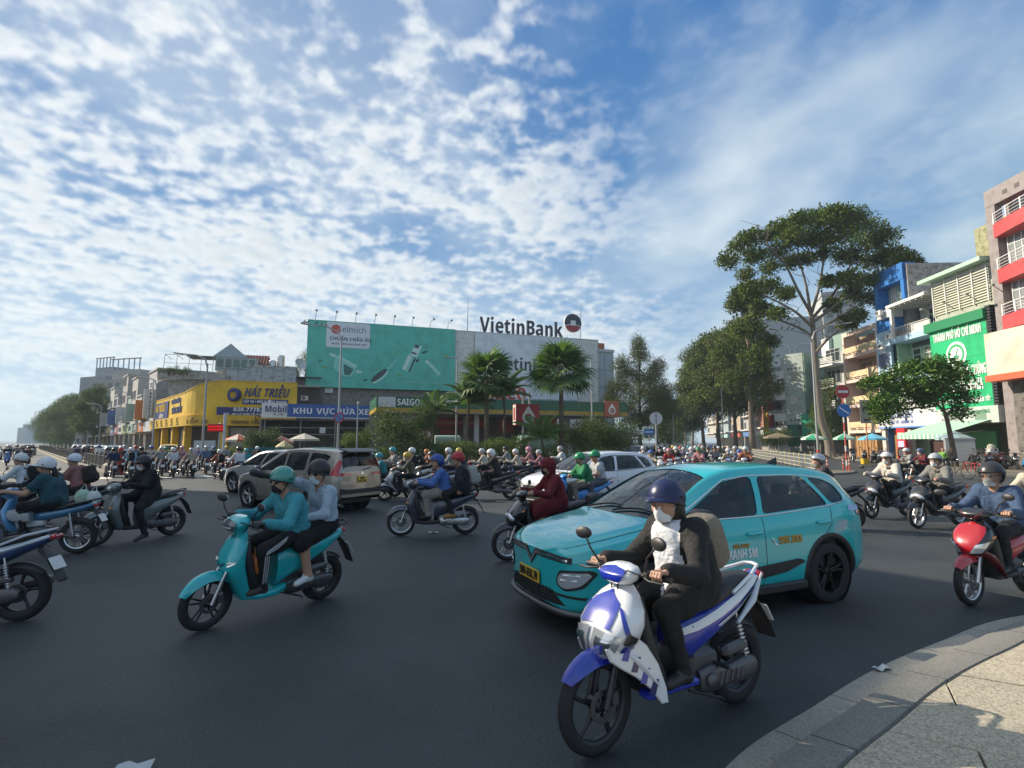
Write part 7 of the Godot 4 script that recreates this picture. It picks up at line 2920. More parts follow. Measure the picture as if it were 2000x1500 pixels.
func side_street_row()->void:
	var sd:=Vector3(sin(.305),0,-cos(.305))
	var at:=func(u:float,dep:float)->Vector3:
		var p:=ad(u,864,dep)
		return Vector3(p.x,0,p.z)
	var a:Vector3=at.call(1527,86.0)
	var o:=house("white and sea green corner house with a round window","house",a,at.call(1577,83.0),"corner_house")
	var w:=a.distance_to(at.call(1577,83.0))
	var mint:=pm(.52,.60,.55,.7,.0,"wall")
	slab(o,"wall",.9,w,4.5,15.8,-9.0,.0,mint)
	slab(o,"balcony_stack",.0,.9,4.5,15.5,-9.0,-1.0,pm(.60,.62,.60,.7,.0,"wall"))
	for k in 3:
		slab(o,"balcony",-.9,.9,5.2+k*3.4,6.4+k*3.4,-3.0,.1,pm(.66,.68,.66,.7))
	slab(o,"right_wall",w,w+.2,4.5,15.8,-9.0,-.05,pm(.22,.36,.28,.7,.0,"wall"))
	wnd(o,1.9,11.6,1.4,1.3,.02,pm(.5,.5,.46,.5),2,pm(.3,.3,.24,.3))
	for k in 4:
		slab(o,"vent_hole",1.5+k*.55,1.8+k*.55,13.3,13.55,.0,.03,pm(.06,.06,.06,.7))
		slab(o,"vent_hole",1.5+k*.55,1.8+k*.55,5.2,5.45,.0,.03,pm(.06,.06,.06,.7))
	var rw:=B.new()
	rw.lathe([[.55,.0],[.72,.02],[.72,.08],[.55,.10]],Vector3(w*.55,8.3,.0),Vector3(0,0,1),24)
	rw.lathe([[.001,.03],[.56,.03]],Vector3(w*.55,8.3,.0),Vector3(0,0,1),24)
	part(o,"round_window",rw,pm(.6,.58,.52,.4))
	slab(o,"ground_floor",.0,w+3.0,.0,4.5,-9.0,-3.0,pm(.32,.33,.31,.8))
	slab(o,"green_net",w-.6,w+4.5,2.0,6.2,.1,.25,pm(.01,.30,.18,.6))
	slab(o,"green_board",w*.3,w*.75,1.2,4.6,.3,.5,pm(.015,.12,.06,.5))
	slab(o,"awning",-.5,w+4.0,2.6,2.75,.0,2.4,pm(.12,.32,.24,.6))
	a=at.call(1493,96.0)
	o=house("grey house with a tall narrow yellow and red upright sign","house",a,at.call(1522,93.0),"sign_house")
	w=a.distance_to(at.call(1522,93.0))
	slab(o,"wall",.0,w+1.5,.0,11.8,-8.0,-.8,pm(.40,.44,.46,.7,.0,"wall"))
	slab(o,"upright_sign",.2,1.4,2.0,13.6,-.7,.2,pm(.60,.34,.02,.5))
	slab(o,"sign_edge",1.4,1.6,2.0,13.9,-.7,.22,pm(.40,.05,.03,.5))
	slab(o,"sign_top",.2,1.6,13.6,15.0,-.7,.22,pm(.45,.06,.12,.5))
	for k in 3:
		slab(o,"balcony",1.6,w+1.4,3.6+k*3.0,4.4+k*3.0,-.8,.6,pm(.5,.52,.54,.6))
		wnd(o,2.0,4.6+k*3.0,1.4,1.7,-.75,pm(.5,.5,.5,.5),2)
	var cols:=[[.42,.20,.14],[.40,.42,.42],[.46,.38,.30],[.35,.42,.44],[.48,.46,.42]]
	var tops:=[9.0,11.5,8.5,12.5,10.0]
	var names:=["brick red house with white bands in the tree lined street","grey narrow house in the tree lined street","sand coloured house in the tree lined street","blue grey house in the tree lined street","off white house deep in the tree lined street"]
	for i in 5:
		a=at.call(1478-i*24.0,112.0+i*16.0)
		var b:Vector3=at.call(1496-i*24.0,104.0+i*16.0)
		o=house(names[i],"house",a,b,"street_house","houses in the tree lined street")
		w=a.distance_to(b)
		slab(o,"wall",.0,w,3.2,tops[i],-8.0,.0,pm(cols[i][0],cols[i][1],cols[i][2],.75,.0,"wall"))
		slab(o,"ground_floor",.0,w,.0,3.2,-8.0,-3.5,pm(.32,.31,.29,.8))
		slab(o,"board",.2,w-.2,3.2,4.3,.0,.3,pm([.5,.1,.5,.35,.3][i],[.5,.2,.1,.5,.3][i],[.5,.4,.06,.5,.3][i],.5))
		var y:=5.0
		while y+1.6<tops[i]:
			wnd(o,.8,y,1.5,1.5,.02,pm(.5,.5,.5,.5),2)
			slab(o,"balcony",.2,w-.2,y-.5,y-.2,.0,.8,pm(.5,.48,.46,.6))
			y+=3.1
	a=at.call(1606,84.0)
	o=house("white terraced house with slatted balconies between the trees","house",a,at.call(1646,79.0),"terraced_house")
	w=a.distance_to(at.call(1646,79.0))
	slab(o,"wall",.0,w,.0,15.5,-10.0,-1.0,pm(.50,.52,.50,.7,.0,"wall"))
	for k in 4:
		slab(o,"balcony",-.2,w,3.4+k*3.3,3.7+k*3.3,-1.0,.8,pm(.62,.62,.6,.7))
		for j in 4:
			slab(o,"balcony_slat",-.1,w,3.9+k*3.3+j*.24,4.02+k*3.3+j*.24,.66,.76,pm(.64,.64,.62,.6))
		wnd(o,.8,4.2+k*3.3,w-1.6,2.0,-.95,pm(.5,.5,.5,.5),3)
	slab(o,"green_box",1.0,w+1.0,15.5,18.4,-9.0,-2.0,pm(.20,.30,.26,.7))
	slab(o,"white_frame",-1.0,1.0,15.5,18.2,-6.0,-1.4,pm(.64,.66,.66,.6))
func far_blocks()->void:
	var at:=func(u:float,dep:float)->Vector3:
		var p:=ad(u,864,dep)
		return Vector3(p.x,0,p.z)
	var a:Vector3=at.call(1432,150.0)
	var b:Vector3=at.call(1690,140.0)
	var o:=house("large pale blue grey block with arched panels behind the tall tree","building",a,b,"apartment_block")
	var w:=a.distance_to(b)
	var pale:=pm(.42,.46,.48,.6,.0,"wall")
	slab(o,"wall",3.0,w-8.0,.0,36.0,-20.0,.0,pale)
	slab(o,"wing",w-8.0,w,.0,41.0,-18.0,1.0,pm(.46,.48,.47,.6,.0,"wall"))
	slab(o,"roof_edge",w-8.3,w+.3,41.0,42.0,-18.0,1.4,pm(.36,.34,.33,.7))
	for i in 4:
		var ab:=B.new()
		var pts:=[]
		for k in 9:
			var t:=PI*k/8.0
			pts.append(Vector3(7.0+i*6.0-cos(t)*2.4,27.0+sin(t)*1.6,.05))
		pts.push_front(Vector3(pts[0].x,15.0,.05))
		pts.append(Vector3(pts[-1].x,15.0,.05))
		ab.tube(pts,.14,4)
		part(o,"arch_panel",ab,pm(.55,.58,.6,.6))
	for k in 6:
		for j in 3:
			wnd(o,w-7.2+j*2.3,14.0+k*4.2,1.6,2.0,1.02,pm(.4,.4,.4,.5),2)
	slab(o,"lower_roof",3.0,14.0,22.0,22.6,.0,3.0,pm(.3,.34,.33,.6))
	var rows:=[[146,196,150.0,20.0,[.30,.34,.38],"slate grey apartment block with a roof frame far down the avenue"],[168,250,132.0,17.0,[.46,.46,.43],"cream apartment block with stepped roofs behind the avenue trees"]]
	for q in rows:
		a=at.call(q[0],q[2])
		b=at.call(q[1],q[2]*.97)
		o=house(q[5],"building",a,b,"apartment_block")
		w=a.distance_to(b)
		slab(o,"wall",.0,w,.0,q[3],-12.0,.0,pm(q[4][0],q[4][1],q[4][2],.7,.0,"wall"))
		slab(o,"upper_floor",w*.35,w,q[3],q[3]+2.6,-10.0,-1.5,pm(q[4][0]*1.05,q[4][1]*1.05,q[4][2]*1.05,.7,.0,"wall"))
		var fb:=B.new()
		for i in 6:
			fb.box(Vector3(w*.3+i*w*.13,q[3]+4.0,-2.0),Vector3(.2,3.0,.2))
		fb.box(Vector3(w*.62,q[3]+5.4,-2.0),Vector3(w*.72,.25,.3))
		part(o,"roof_frame",fb,pm(.35,.37,.38,.6))
		for k in int(q[3]/3.4):
			for j in int(w/2.6):
				wnd(o,.7+j*2.5,1.6+k*3.3,1.4,1.5,.02,pm(.4,.4,.4,.5),2)
	for t in [[60,66,900.0,34.0],[72,82,1000.0,20.0],[32,48,820.0,24.0]]:
		a=at.call(t[0],t[2])
		b=at.call(t[1],t[2])
		o=house("hazy %s tower block at the far end of the avenue"%{60: "slender",72: "squat",32: "broad"}[t[0]],"building",a,b,"tower_block")
		slab(o,"wall",.0,a.distance_to(b),.0,t[3],-20.0,.0,pm(.35,.36,.37,.7))
		slab(o,"roof_house",a.distance_to(b)*.3,a.distance_to(b)*.7,t[3],t[3]+5.0,-15.0,-4.0,pm(.3,.3,.32,.7))
func shade_makers()->void:
	var p:=Vector3(-21.0,0,-17.96)
	var u:=heading(.84)
	var o:=house("off white corner block whose shadow falls over the near road","building",p-u*36.0,p,"corner_block")
	slab(o,"wall",.0,36.0,.0,17.0,-14.0,.0,pm(.5,.48,.44,.7,.0,"wall"))
	slab(o,"roof_edge",-.2,36.2,17.0,17.4,-14.2,.2,pm(.4,.38,.36,.7))
	for k in 4:
		for j in 11:
			wnd(o,1.2+j*3.1,3.4+k*3.4,1.8,1.8,.02,pm(.5,.5,.5,.5),2)
var clumps:={}
func clump(kind:String)->ArrayMesh:
	if clumps.has(kind):
		return clumps[kind]
	var g:=RandomNumberGenerator.new()
	g.seed=hash(kind)
	var b:=B.new()
	var n:int={"fine":24,"broad":13,"spray":18}[kind]
	for i in n:
		var p:=Vector3(g.randf_range(-1,1),g.randf_range(-.7,.7),g.randf_range(-1,1))
		while p.length()>1.0:
			p=Vector3(g.randf_range(-1,1),g.randf_range(-.7,.7),g.randf_range(-1,1))
		p*=.5
		var l:float={"fine":g.randf_range(.12,.22),"broad":g.randf_range(.26,.42),"spray":g.randf_range(.22,.42)}[kind]
		var w:=l*({"fine":.42,"broad":.55,"spray":.5}[kind] as float)
		var out:=(p+Vector3(0,.12,0)).normalized()
		var tip:=(out*.7+Vector3(g.randf_range(-1,1),g.randf_range(-.9,.5),g.randf_range(-1,1))*.8).normalized()
		var side:=tip.cross(Vector3(g.randf_range(-.5,.5),1,g.randf_range(-.5,.5))).normalized()
		var up:=side.cross(tip)
		var a:=p
		var c:=p+tip*l*.5+side*w*.5-up*.02
		var d:=p+tip*l-up*l*.12
		var e:=p+tip*l*.5-side*w*.5-up*.02
		var m:=p+tip*l*.5+up*l*.05
		b.tri(a,c,m)
		b.tri(c,d,m)
		b.tri(d,e,m)
		b.tri(e,a,m)
	clumps[kind]=b.mesh()
	return clumps[kind]
func crown(parent:Node3D,called:String,blobs:Array,kind:String,tone:Color,sd:int)->void:
	var g:=RandomNumberGenerator.new()
	g.seed=sd
	var buf:=PackedFloat32Array()
	for q in blobs:
		for i in int(q[2]):
			var dir:=Vector3(g.randfn(),g.randfn(),g.randfn()).normalized()
			var rr:=pow(g.randf(),.42)
			var p:Vector3=q[0]+dir*rr*(q[1] as Vector3)
			if dir.y<-.3 and g.randf()<.45:
				p.y+=(q[1] as Vector3).y*.5
			var s:float=q[3]*g.randf_range(.7,1.3)
			var bs:=Basis.from_euler(Vector3(g.randf_range(-.5,.5),g.randf()*TAU,g.randf_range(-.5,.5)))*s
			var t:=g.randf_range(.6,1.45)  # random tint paints sunlit and shaded variation into the leaf tufts
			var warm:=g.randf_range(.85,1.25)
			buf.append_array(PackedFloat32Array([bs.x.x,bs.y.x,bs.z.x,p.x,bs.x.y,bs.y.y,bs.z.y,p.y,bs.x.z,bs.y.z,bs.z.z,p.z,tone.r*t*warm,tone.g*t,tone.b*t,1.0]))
	var mm:=MultiMesh.new()
	mm.transform_format=MultiMesh.TRANSFORM_3D
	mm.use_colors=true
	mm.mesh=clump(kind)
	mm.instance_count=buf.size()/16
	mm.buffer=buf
	var o:=MultiMeshInstance3D.new()
	o.name=called
	o.multimesh=mm
	o.material_override=leaf_mat()
	o.set_meta("kind","stuff")
	parent.add_child(o,true)
func leaf_mat()->StandardMaterial3D:
	if not mcache.has("leaf"):
		var m:=StandardMaterial3D.new()
		m.vertex_color_use_as_albedo=true
		m.roughness=.62
		m.metallic_specular=.3
		m.backlight_enabled=true
		m.backlight=Color(.13,.20,.02).linear_to_srgb()
		mcache["leaf"]=m
	return mcache["leaf"]
const LEAF:=Color(.105,.150,.032)
const LEAF_DARK:=Color(.066,.105,.028)
const LEAF_LIGHT:=Color(.12,.18,.03)
const LEAF_OLIVE:=Color(.118,.145,.036)
func limb(b:B,pts:Array,r0:float,r1:float,sides:=7)->void:
	var path:=curve_through(pts,4)
	var rad:=[]
	for i in path.size():
		rad.append(lerpf(r0,r1,i/float(path.size()-1)))
	b.tube(path,rad,sides)
func bark(r:=.26,g:=.22,b:=.18)->StandardMaterial3D:
	return pm(r,g,b,.9,.0,"bark")
func round_tree(label:String,at:Vector3,h:float,wide:float,sd:int,tone:Color,kind:="fine",group:="",low:=.35,tufts:=900,called:="tree",tuft:=1.3)->Node3D:
	var o:=thing(called,label,"tree",at,.0,group)
	var g:=RandomNumberGenerator.new()
	g.seed=sd
	var b:=B.new()
	var top:=Vector3(g.randf_range(-.04,.04)*h,h*.86,g.randf_range(-.04,.04)*h)
	limb(b,[Vector3.ZERO,Vector3(g.randf_range(-.02,.02)*h,h*.35,0),top],h*.020+.04,.03,8)
	var blobs:=[]
	var n:=11
	for i in n:
		var t:=i/float(n-1)
		var y:=lerpf(low,.93,t)*h
		var span:float=wide*.5*sin(PI*clampf(.22+t*.72,0,1))
		var a:=i*2.4+g.randf()
		var c:=Vector3(cos(a)*span*.62,y,sin(a)*span*.62)
		var rad:=Vector3(1,.72,1)*wide*g.randf_range(.17,.27)
		blobs.append([c,rad,tufts/float(n),tuft*g.randf_range(.85,1.15)])
		limb(b,[Vector3(0,y-h*.12,0),c*Vector3(.5,1,.5)-Vector3(0,h*.03,0),c],h*.006+.015,.012,5)
	part(o,"trunk",b,bark())
	crown(o,"crown",blobs,kind,tone,sd)
	return o
func trees()->void:
	var at:=func(u:float,dep:float)->Vector3:
		var p:=ad(u,864,dep)
		return Vector3(p.x,0,p.z)
	tall_tree()
	almond_tree()
	var t:=thing("tree","dense dark tree with pointed tops beside the bank","tree",at.call(1250,82.0))
	var b:=B.new()
	limb(b,[Vector3.ZERO,Vector3(.1,8,0),Vector3(.4,17.5,0)],.34,.05)
	var bl:=[]
	for e in [[.0,17.0,1.0,1.6],[.1,15.0,1.7,1.9],[-2.6,13.6,1.3,1.8],[2.8,13.2,1.4,1.7],[-1.2,12.2,2.2,2.0],[1.4,11.4,2.4,2.0],[-3.0,10.2,2.2,2.0],[3.6,9.6,2.2,1.9],[.3,9.0,3.0,2.0],[-2.4,7.0,2.6,1.8],[2.8,6.6,2.6,1.7],[4.6,7.6,1.6,1.4],[.0,5.2,2.6,1.4],[-4.2,8.4,1.4,1.6]]:
		bl.append([Vector3(e[0],e[1],.4*sin(e[1]*3.0)*e[2]),Vector3(e[2],e[3],e[2]),200.0*e[2]*.5,1.1])
		limb(b,[Vector3(.2,e[1]-2.4,0),Vector3(e[0]*.6,e[1]-.8,0),Vector3(e[0],e[1],0)],.10,.03,5)
	part(t,"trunk",b,bark(.12,.10,.08))
	crown(t,"crown",bl,"fine",LEAF_OLIVE*.9,31)
	var rows:=[[1470,74.0,24.0,9.5,"slim tall street tree with feathery tiers before the grey block"],[1437,90.0,21.0,11.5,"bushy street tree beside the slim tall one"],[1405,100.0,22.5,13.0,"broad street tree at the mouth of the side street"],[1375,116.0,23.0,13.0,"leaning crowned street tree over the side street"],[1352,136.0,16.5,8.5,"smaller street tree in the middle of the side street"],[1340,165.0,16.0,9.0,"far street tree closing the side street"]]
	var i:=0
	for q in rows:
		round_tree(q[4],at.call(q[0],q[1]),q[2],q[3],100+i*7,[LEAF,LEAF_OLIVE,LEAF,LEAF_OLIVE,LEAF_DARK,LEAF_DARK][i],"spray","street trees of the side street",.38,[1500,1700,1800,1500,1000,800][i],"street_tree",[1.1,1.2,1.3,1.4,1.5,1.6][i])
		i+=1
	for q in [[1285,120.0,13.0,9.0,"low dark tree beside the side street"],[1308,150.0,14.0,10.0,"rounded dark tree further up the side street"],[1322,200.0,15.0,12.0,"hazy tree at the end of the side street"],[1333,250.0,14.0,16.0,"last hazy tree closing the side street"],[1312,240.0,12.0,14.0,"hazy tree beside the closing one"]]:
		round_tree(q[4],at.call(q[0],q[1]),q[2],q[3],200+i*7,LEAF_DARK,"fine","trees beside the side street",.2,900,"street_tree",1.5)
		i+=1
	for q in [[1625,76.0,11.0,5.0,"light green garden tree before the white terraced house"],[1640,72.0,6.5,4.0,"small light green tree behind the no entry sign"],[1602,80.0,8.0,3.6,"slender pale tree beside the green net"]]:
		round_tree(q[4],at.call(q[0],q[1]),q[2],q[3],230+i*7,LEAF_LIGHT*.8,"fine","garden trees beside the white houses",.3,420,"garden_tree",.9)
		i+=1
	var r:=heading(ROAD_AZ)
	var f:=heading(FRONT_AZ)
	var c:=shop_corner()
	for q in [[84.0,-2.0,14.5,9.0,"large leafy tree over the shop houses of the avenue"],[101.0,-2.0,14.0,10.0,"second large tree over the shop houses"],[145.0,-2.5,16.0,14.0,"first rounded tree of the long avenue row"],[165.0,-2.5,17.0,15.0,"second rounded tree of the long avenue row"],[188.0,-2.5,17.5,16.0,"third rounded tree of the long avenue row"],[212.0,-2.5,17.5,16.0,"fourth rounded tree of the long avenue row"],[240.0,-2.5,17.0,17.0,"fifth rounded tree of the long avenue row"],[272.0,-3.0,16.0,18.0,"last rounded tree of the long avenue row"]]:
		round_tree(q[4],c+r*q[0]+f*q[1],q[2],q[3],300+i*5,LEAF,"fine","trees along the right of the avenue",.3 if q[0]<110.0 else .18,1500,"avenue_tree",1.3 if q[0]<110.0 else 1.9)
		i+=1
	var m0:=gp(205,926)
	for k in 5:
		round_tree("%s dark tree opposite the shop houses, counted from the junction"%["first","second","third","fourth","fifth"][k],m0+r*(66.0+k*22.0)-f*16.0,9.0+k*.7,9.0,400+k*9,LEAF_DARK,"fine","trees along the left of the avenue",.22,900,"avenue_tree",1.6)
	round_tree("small tree growing on a roof beside the billboard",at.call(590,84.0)+Vector3(0,11.0,0),5.2,3.4,501,LEAF,"fine","",.3,160,"roof_tree",.8)
	for k in 5:
		shrub("potted plant %s on the roof garden of the stained house"%["at the corner","beside the corner one","under the pergola","beside the pergola post","near the shade sheet"][k],at.call(308+k*12,73.2)+Vector3(0,11.0,0),.9+.25*(k%3),1.2,520+k,LEAF,"roof_plant","plants of the roof garden",60)
	shrub("unseen tree added on the corner block roof to cast leaf shadow",Vector3(-25.7,17.2,-15.2),2.6,1.5,555,LEAF,"roof_tree","",20)  # added out of view so its leaf shadow falls on the near pavement
	island_plants()
func shrub(label:String,at:Vector3,h:float,wide:float,sd:int,tone:Color,called:="shrub",group:="",tufts:=220,kind:="fine")->Node3D:
	var o:=thing(called,label,"shrub",at,.0,group)
	var g:=RandomNumberGenerator.new()
	g.seed=sd
	var b:=B.new()
	var bl:=[]
	for i in 7:
		var a:=TAU*i/7.0+g.randf()
		var c:=Vector3(cos(a)*wide*.27,h*g.randf_range(.35,.8),sin(a)*wide*.27)
		limb(b,[Vector3(0,0,0),c*Vector3(.4,.5,.4),c],.03,.01,5)
		bl.append([c,Vector3(wide*.28,h*.27,wide*.28),tufts/7.0,clampf(wide*.28,.4,1.0)])
	part(o,"stem",b,bark(.14,.11,.08))
	crown(o,"foliage",bl,kind,tone,sd)
	return o
func tall_tree()->void:
	var base:=gp(1622,895)
	var o:=thing("tree","very tall umbrella crowned tree with a pale leaning trunk beside the two armed lamp","tree",base)
	var dep:=-base.z
	var P:=func(u:float,v:float,dz:float)->Vector3:return ad(u,v,dep+dz)-base
	var b:=B.new()
	var trunk:=[Vector3(0,-.1,0),P.call(1618,860,0),P.call(1603,815,0),P.call(1597,760,0),P.call(1592,700,0),P.call(1588,640,0),P.call(1583,610,0)]
	var path:=curve_through(trunk,4)
	var rad:=[]
	for i in path.size():
		rad.append(lerpf(.60,.24,pow(i/float(path.size()-1),.6)))
	b.tube(path,rad,12)
	limb(b,[Vector3(.2,.05,.35),Vector3(.05,.9,.2),P.call(1612,850,0)],.42,.3,8)
	part(o,"trunk",b,pm(.27,.25,.22,.9,.0,"bark"))
	var fork:Vector3=trunk[6]
	var limbs:=[
		[[1583,610],[1560,570,-1],[1535,520,-1],[1500,480,-2],[1470,460,-2]],
		[[1583,612],[1575,560,1],[1560,500,1],[1555,450,2]],
		[[1585,612],[1600,560,0],[1610,500,0],[1620,440,0]],
		[[1588,620],[1630,570,1],[1660,520,1],[1690,470,2]],
		[[1588,630],[1640,590,-1],[1690,555,-1],[1740,520,-1]],
		[[1588,650],[1630,625,1],[1670,600,1],[1700,590,1]],
		[[1588,640],[1555,610,-2],[1520,590,-2],[1480,570,-2]],
		[[1590,660],[1560,640,1],[1520,625,2],[1490,615,2]],
		[[1592,690],[1620,660,-2],[1650,640,-3]],
	]
	for l in limbs:
		var q:=B.new()
		var pts:=[]
		for p in l:
			pts.append(P.call(p[0],p[1],p[2] if p.size()>2 else .0))
		limb(q,pts,.20,.04,7)
		for k in 7:
			var s:Vector3=pts[-3].lerp(pts[-2],k/3.0) if k<3 else pts[-2].lerp(pts[-1],(k-3)/4.0)
			limb(q,[s,s+Vector3(rng.randf_range(-1,1),.8,rng.randf_range(-1,1)),s+Vector3(rng.randf_range(-2.2,2.2),2.0,rng.randf_range(-2.2,2.2))],.05,.015,5)
		part(o,"limb",q,pm(.24,.22,.19,.9,.0,"bark"))
	var bl:=[]
	for e in [[1596,425,2.4,1.5],[1560,432,2.0,1.3],[1630,418,2.2,1.4],[1662,428,2.2,1.5],[1690,445,2.4,1.6],[1718,468,2.2,1.6],[1738,500,2.3,1.6],[1762,508,1.6,1.2],[1784,518,1.1,.8],[1528,446,2.0,1.2],[1500,462,2.0,1.3],[1468,462,1.7,1.2],[1446,484,1.7,1.2],[1424,512,1.3,.9],[1474,500,1.9,1.2],[1512,492,1.8,1.1],[1545,470,2.1,1.4],[1590,465,2.2,1.5],[1635,462,2.3,1.6],[1672,482,2.3,1.6],[1700,512,2.2,1.4],[1652,505,2.0,1.2],[1615,500,1.6,1.1],[1575,505,1.6,.9],[1540,515,1.6,.9],[1500,525,1.6,.9],[1460,535,1.4,.9],[1718,545,1.9,1.2],[1690,548,1.7,1.0],[1655,548,1.5,.8],[1692,582,1.9,1.0],[1665,575,1.3,.8],[1722,590,1.3,.8],[1500,555,1.6,.9],[1470,568,1.5,.9],[1532,572,1.4,.7],[1446,572,1.1,.7],[1488,606,1.3,.7],[1520,612,1.0,.6],[1652,632,1.3,.7],[1682,618,1.1,.6],[1615,548,1.1,.7],[1630,598,.9,.5]]:
		bl.append([P.call(e[0]+rng.randf_range(-5,5),e[1]+rng.randf_range(-4,4),rng.randf_range(-4.5,4.5)),Vector3(e[2],e[3],e[2]*1.1)*rng.randf_range(.65,.98),40.0*e[2],rng.randf_range(.85,1.25)])
	crown(o,"crown",bl,"spray",LEAF,77)
func almond_tree()->void:
	var base:=gp(1868,915)
	var o:=thing("tree","small spreading almond tree with big glossy leaves before the green sign","tree",base)
	var dep:=-base.z
	var P:=func(u:float,v:float,dz:float)->Vector3:return ad(u,v,dep+dz)-base
	var b:=B.new()
	limb(b,[Vector3.ZERO,P.call(1860,870,0),P.call(1852,830,0),P.call(1846,805,0)],.20,.12,9)
	limb(b,[P.call(1848,808,0),P.call(1832,790,0),P.call(1815,765,0),P.call(1790,745,0)],.10,.03)
	limb(b,[P.call(1850,812,0),P.call(1862,795,.5),P.call(1880,770,.8)],.09,.03)
	limb(b,[P.call(1846,806,0),P.call(1838,775,-.8),P.call(1835,740,-1)],.08,.02)
	limb(b,[P.call(1830,790,0),P.call(1790,785,1),P.call(1740,790,1)],.06,.02)
	part(o,"trunk",b,bark(.17,.14,.11))
	var bl:=[]
	for e in [[1830,715,1.7,.6],[1780,722,1.6,.6],[1730,742,1.2,.5],[1705,748,.8,.35],[1862,732,1.3,.6],[1800,750,1.6,.7],[1850,755,1.5,.7],[1760,765,1.3,.6],[1725,780,1.0,.6],[1745,800,.9,.5],[1800,785,1.2,.6],[1874,778,1.1,.6],[1870,805,.7,.5],[1705,800,.6,.4],[1725,815,.6,.5],[1815,770,1.2,.6]]:
		bl.append([P.call(e[0],e[1],rng.randf_range(-1.2,1.2)),Vector3(e[2],e[3],e[2]),52.0*e[2],.72])
	crown(o,"crown",bl,"broad",Color(.075,.15,.022),91)
func fan_frond(len:float,rays:int)->ArrayMesh:
	return bm("fan %.2f %d"%[len,rays],func(b:B):
		b.tube([Vector3.ZERO,Vector3(.30,.10,0)*len,Vector3(.55,.12,0)*len],[.022,.016,.012],5)
		var o:=Vector3(.55,.12,0)*len
		for i in rays:
			var a:=lerpf(-2.25,2.25,i/float(rays-1))
			var l:=len*(.50+.10*cos(a))
			var d:=Vector3(cos(a),-.10-.10*absf(a),sin(a)).normalized()
			var s:=d.cross(Vector3.UP).normalized()*.034*len
			var m:=o+d*l*.55
			var e:=o+d*l+Vector3(0,-.16*len*absf(sin(i*1.7))-.05,0)
			b.tri(o,m-s,m+Vector3(0,.02,0))
			b.tri(o,m+Vector3(0,.02,0),m+s)
			b.tri(m-s,e,m+Vector3(0,.02,0))
			b.tri(m+Vector3(0,.02,0),e,m+s)
		)
func feather_frond(len:float)->ArrayMesh:
	return bm("feather %.2f"%len,func(b:B):
		var pts:=[]
		for i in 9:
			var t:=i/8.0
			pts.append(Vector3(t*len*.92,len*(.30*t-.62*t*t),0))
		b.tube(pts,.018,5)
		for i in range(1,26):
			var t:=i/26.0
			var k:=t*8.0
			var p:Vector3=(pts[int(k)] as Vector3).lerp(pts[mini(int(k)+1,8)],k-int(k))
			var l:=len*.30*sin(PI*clampf(t*.85+.12,0,1))
			for s in [-1.0,1.0]:
				var d:=Vector3(.55,-.25,s*.8).normalized()
				var w:=Vector3(.035,.012,0)*len*.5
				var m:Vector3=p+d*l*.5
				b.tri(p,m-w,m+w)
				b.tri(m-w,p+d*l+Vector3(0,-.06*len,0),m+w)
		)
func palm(label:String,at:Vector3,h:float,fan:bool,len:float,n:int,sd:int,tone:Color)->void:
	var o:=thing("palm_tree",label,"palm tree",at,.0,"palms on the planted island")
	var g:=RandomNumberGenerator.new()
	g.seed=sd
	var b:=B.new()
	var lean:=Vector3(g.randf_range(-.25,.25),0,g.randf_range(-.2,.2))
	var pts:=[]
	var rad:=[]
	for i in 25:
		var t:=i/24.0
		pts.append(Vector3(lean.x*t*t,h*t,lean.z*t*t))
		rad.append((.19 if fan else .12)*(1.25-.45*t)*(1.0+(.07 if i%2 else -.03)))
	b.tube(pts,rad,9)
	part(o,"trunk",b,bark(.19,.155,.12))
	if fan:
		var sk:=B.new()
		for i in 26:
			var a:=i*2.4
			var y:=h-.1-.055*i
			sk.tube([Vector3(lean.x+cos(a)*.12,y,lean.z+sin(a)*.12),Vector3(lean.x+cos(a)*.30,y+.25,lean.z+sin(a)*.30)],[.05,.02],5)
		part(o,"leaf_bases",sk,bark(.20,.14,.08)).set_meta("kind","stuff")
	var m1:=pm(tone.r,tone.g,tone.b,.42,.0,"frond")
	m1.backlight_enabled=true
	m1.backlight=Color(tone.r*1.2,tone.g*1.3,tone.b*.6).linear_to_srgb()
	var m2:=pm(tone.r*1.5,tone.g*1.3,tone.b*1.2,.42,.0,"frond")
	m2.backlight_enabled=true
	m2.backlight=m1.backlight
	for i in n:
		var a:=i*2.39996
		var t:=i/float(n)
		var pitch:=lerpf(1.25,-.45,pow(t,.75)) if fan else lerpf(1.15,.0,t)
		var me:=fan_frond(len,26) if fan else feather_frond(len)
		var fr:=pmesh(o,"frond",me,m1 if i%3 else m2)
		var bs:=Basis(Vector3.UP,a)*Basis(Vector3(0,0,1),pitch)*Basis(Vector3(1,0,0),g.randf_range(-.5,.5))
		fr.transform=Transform3D(bs*g.randf_range(.85,1.1),Vector3(lean.x,h-.02*i,lean.z))
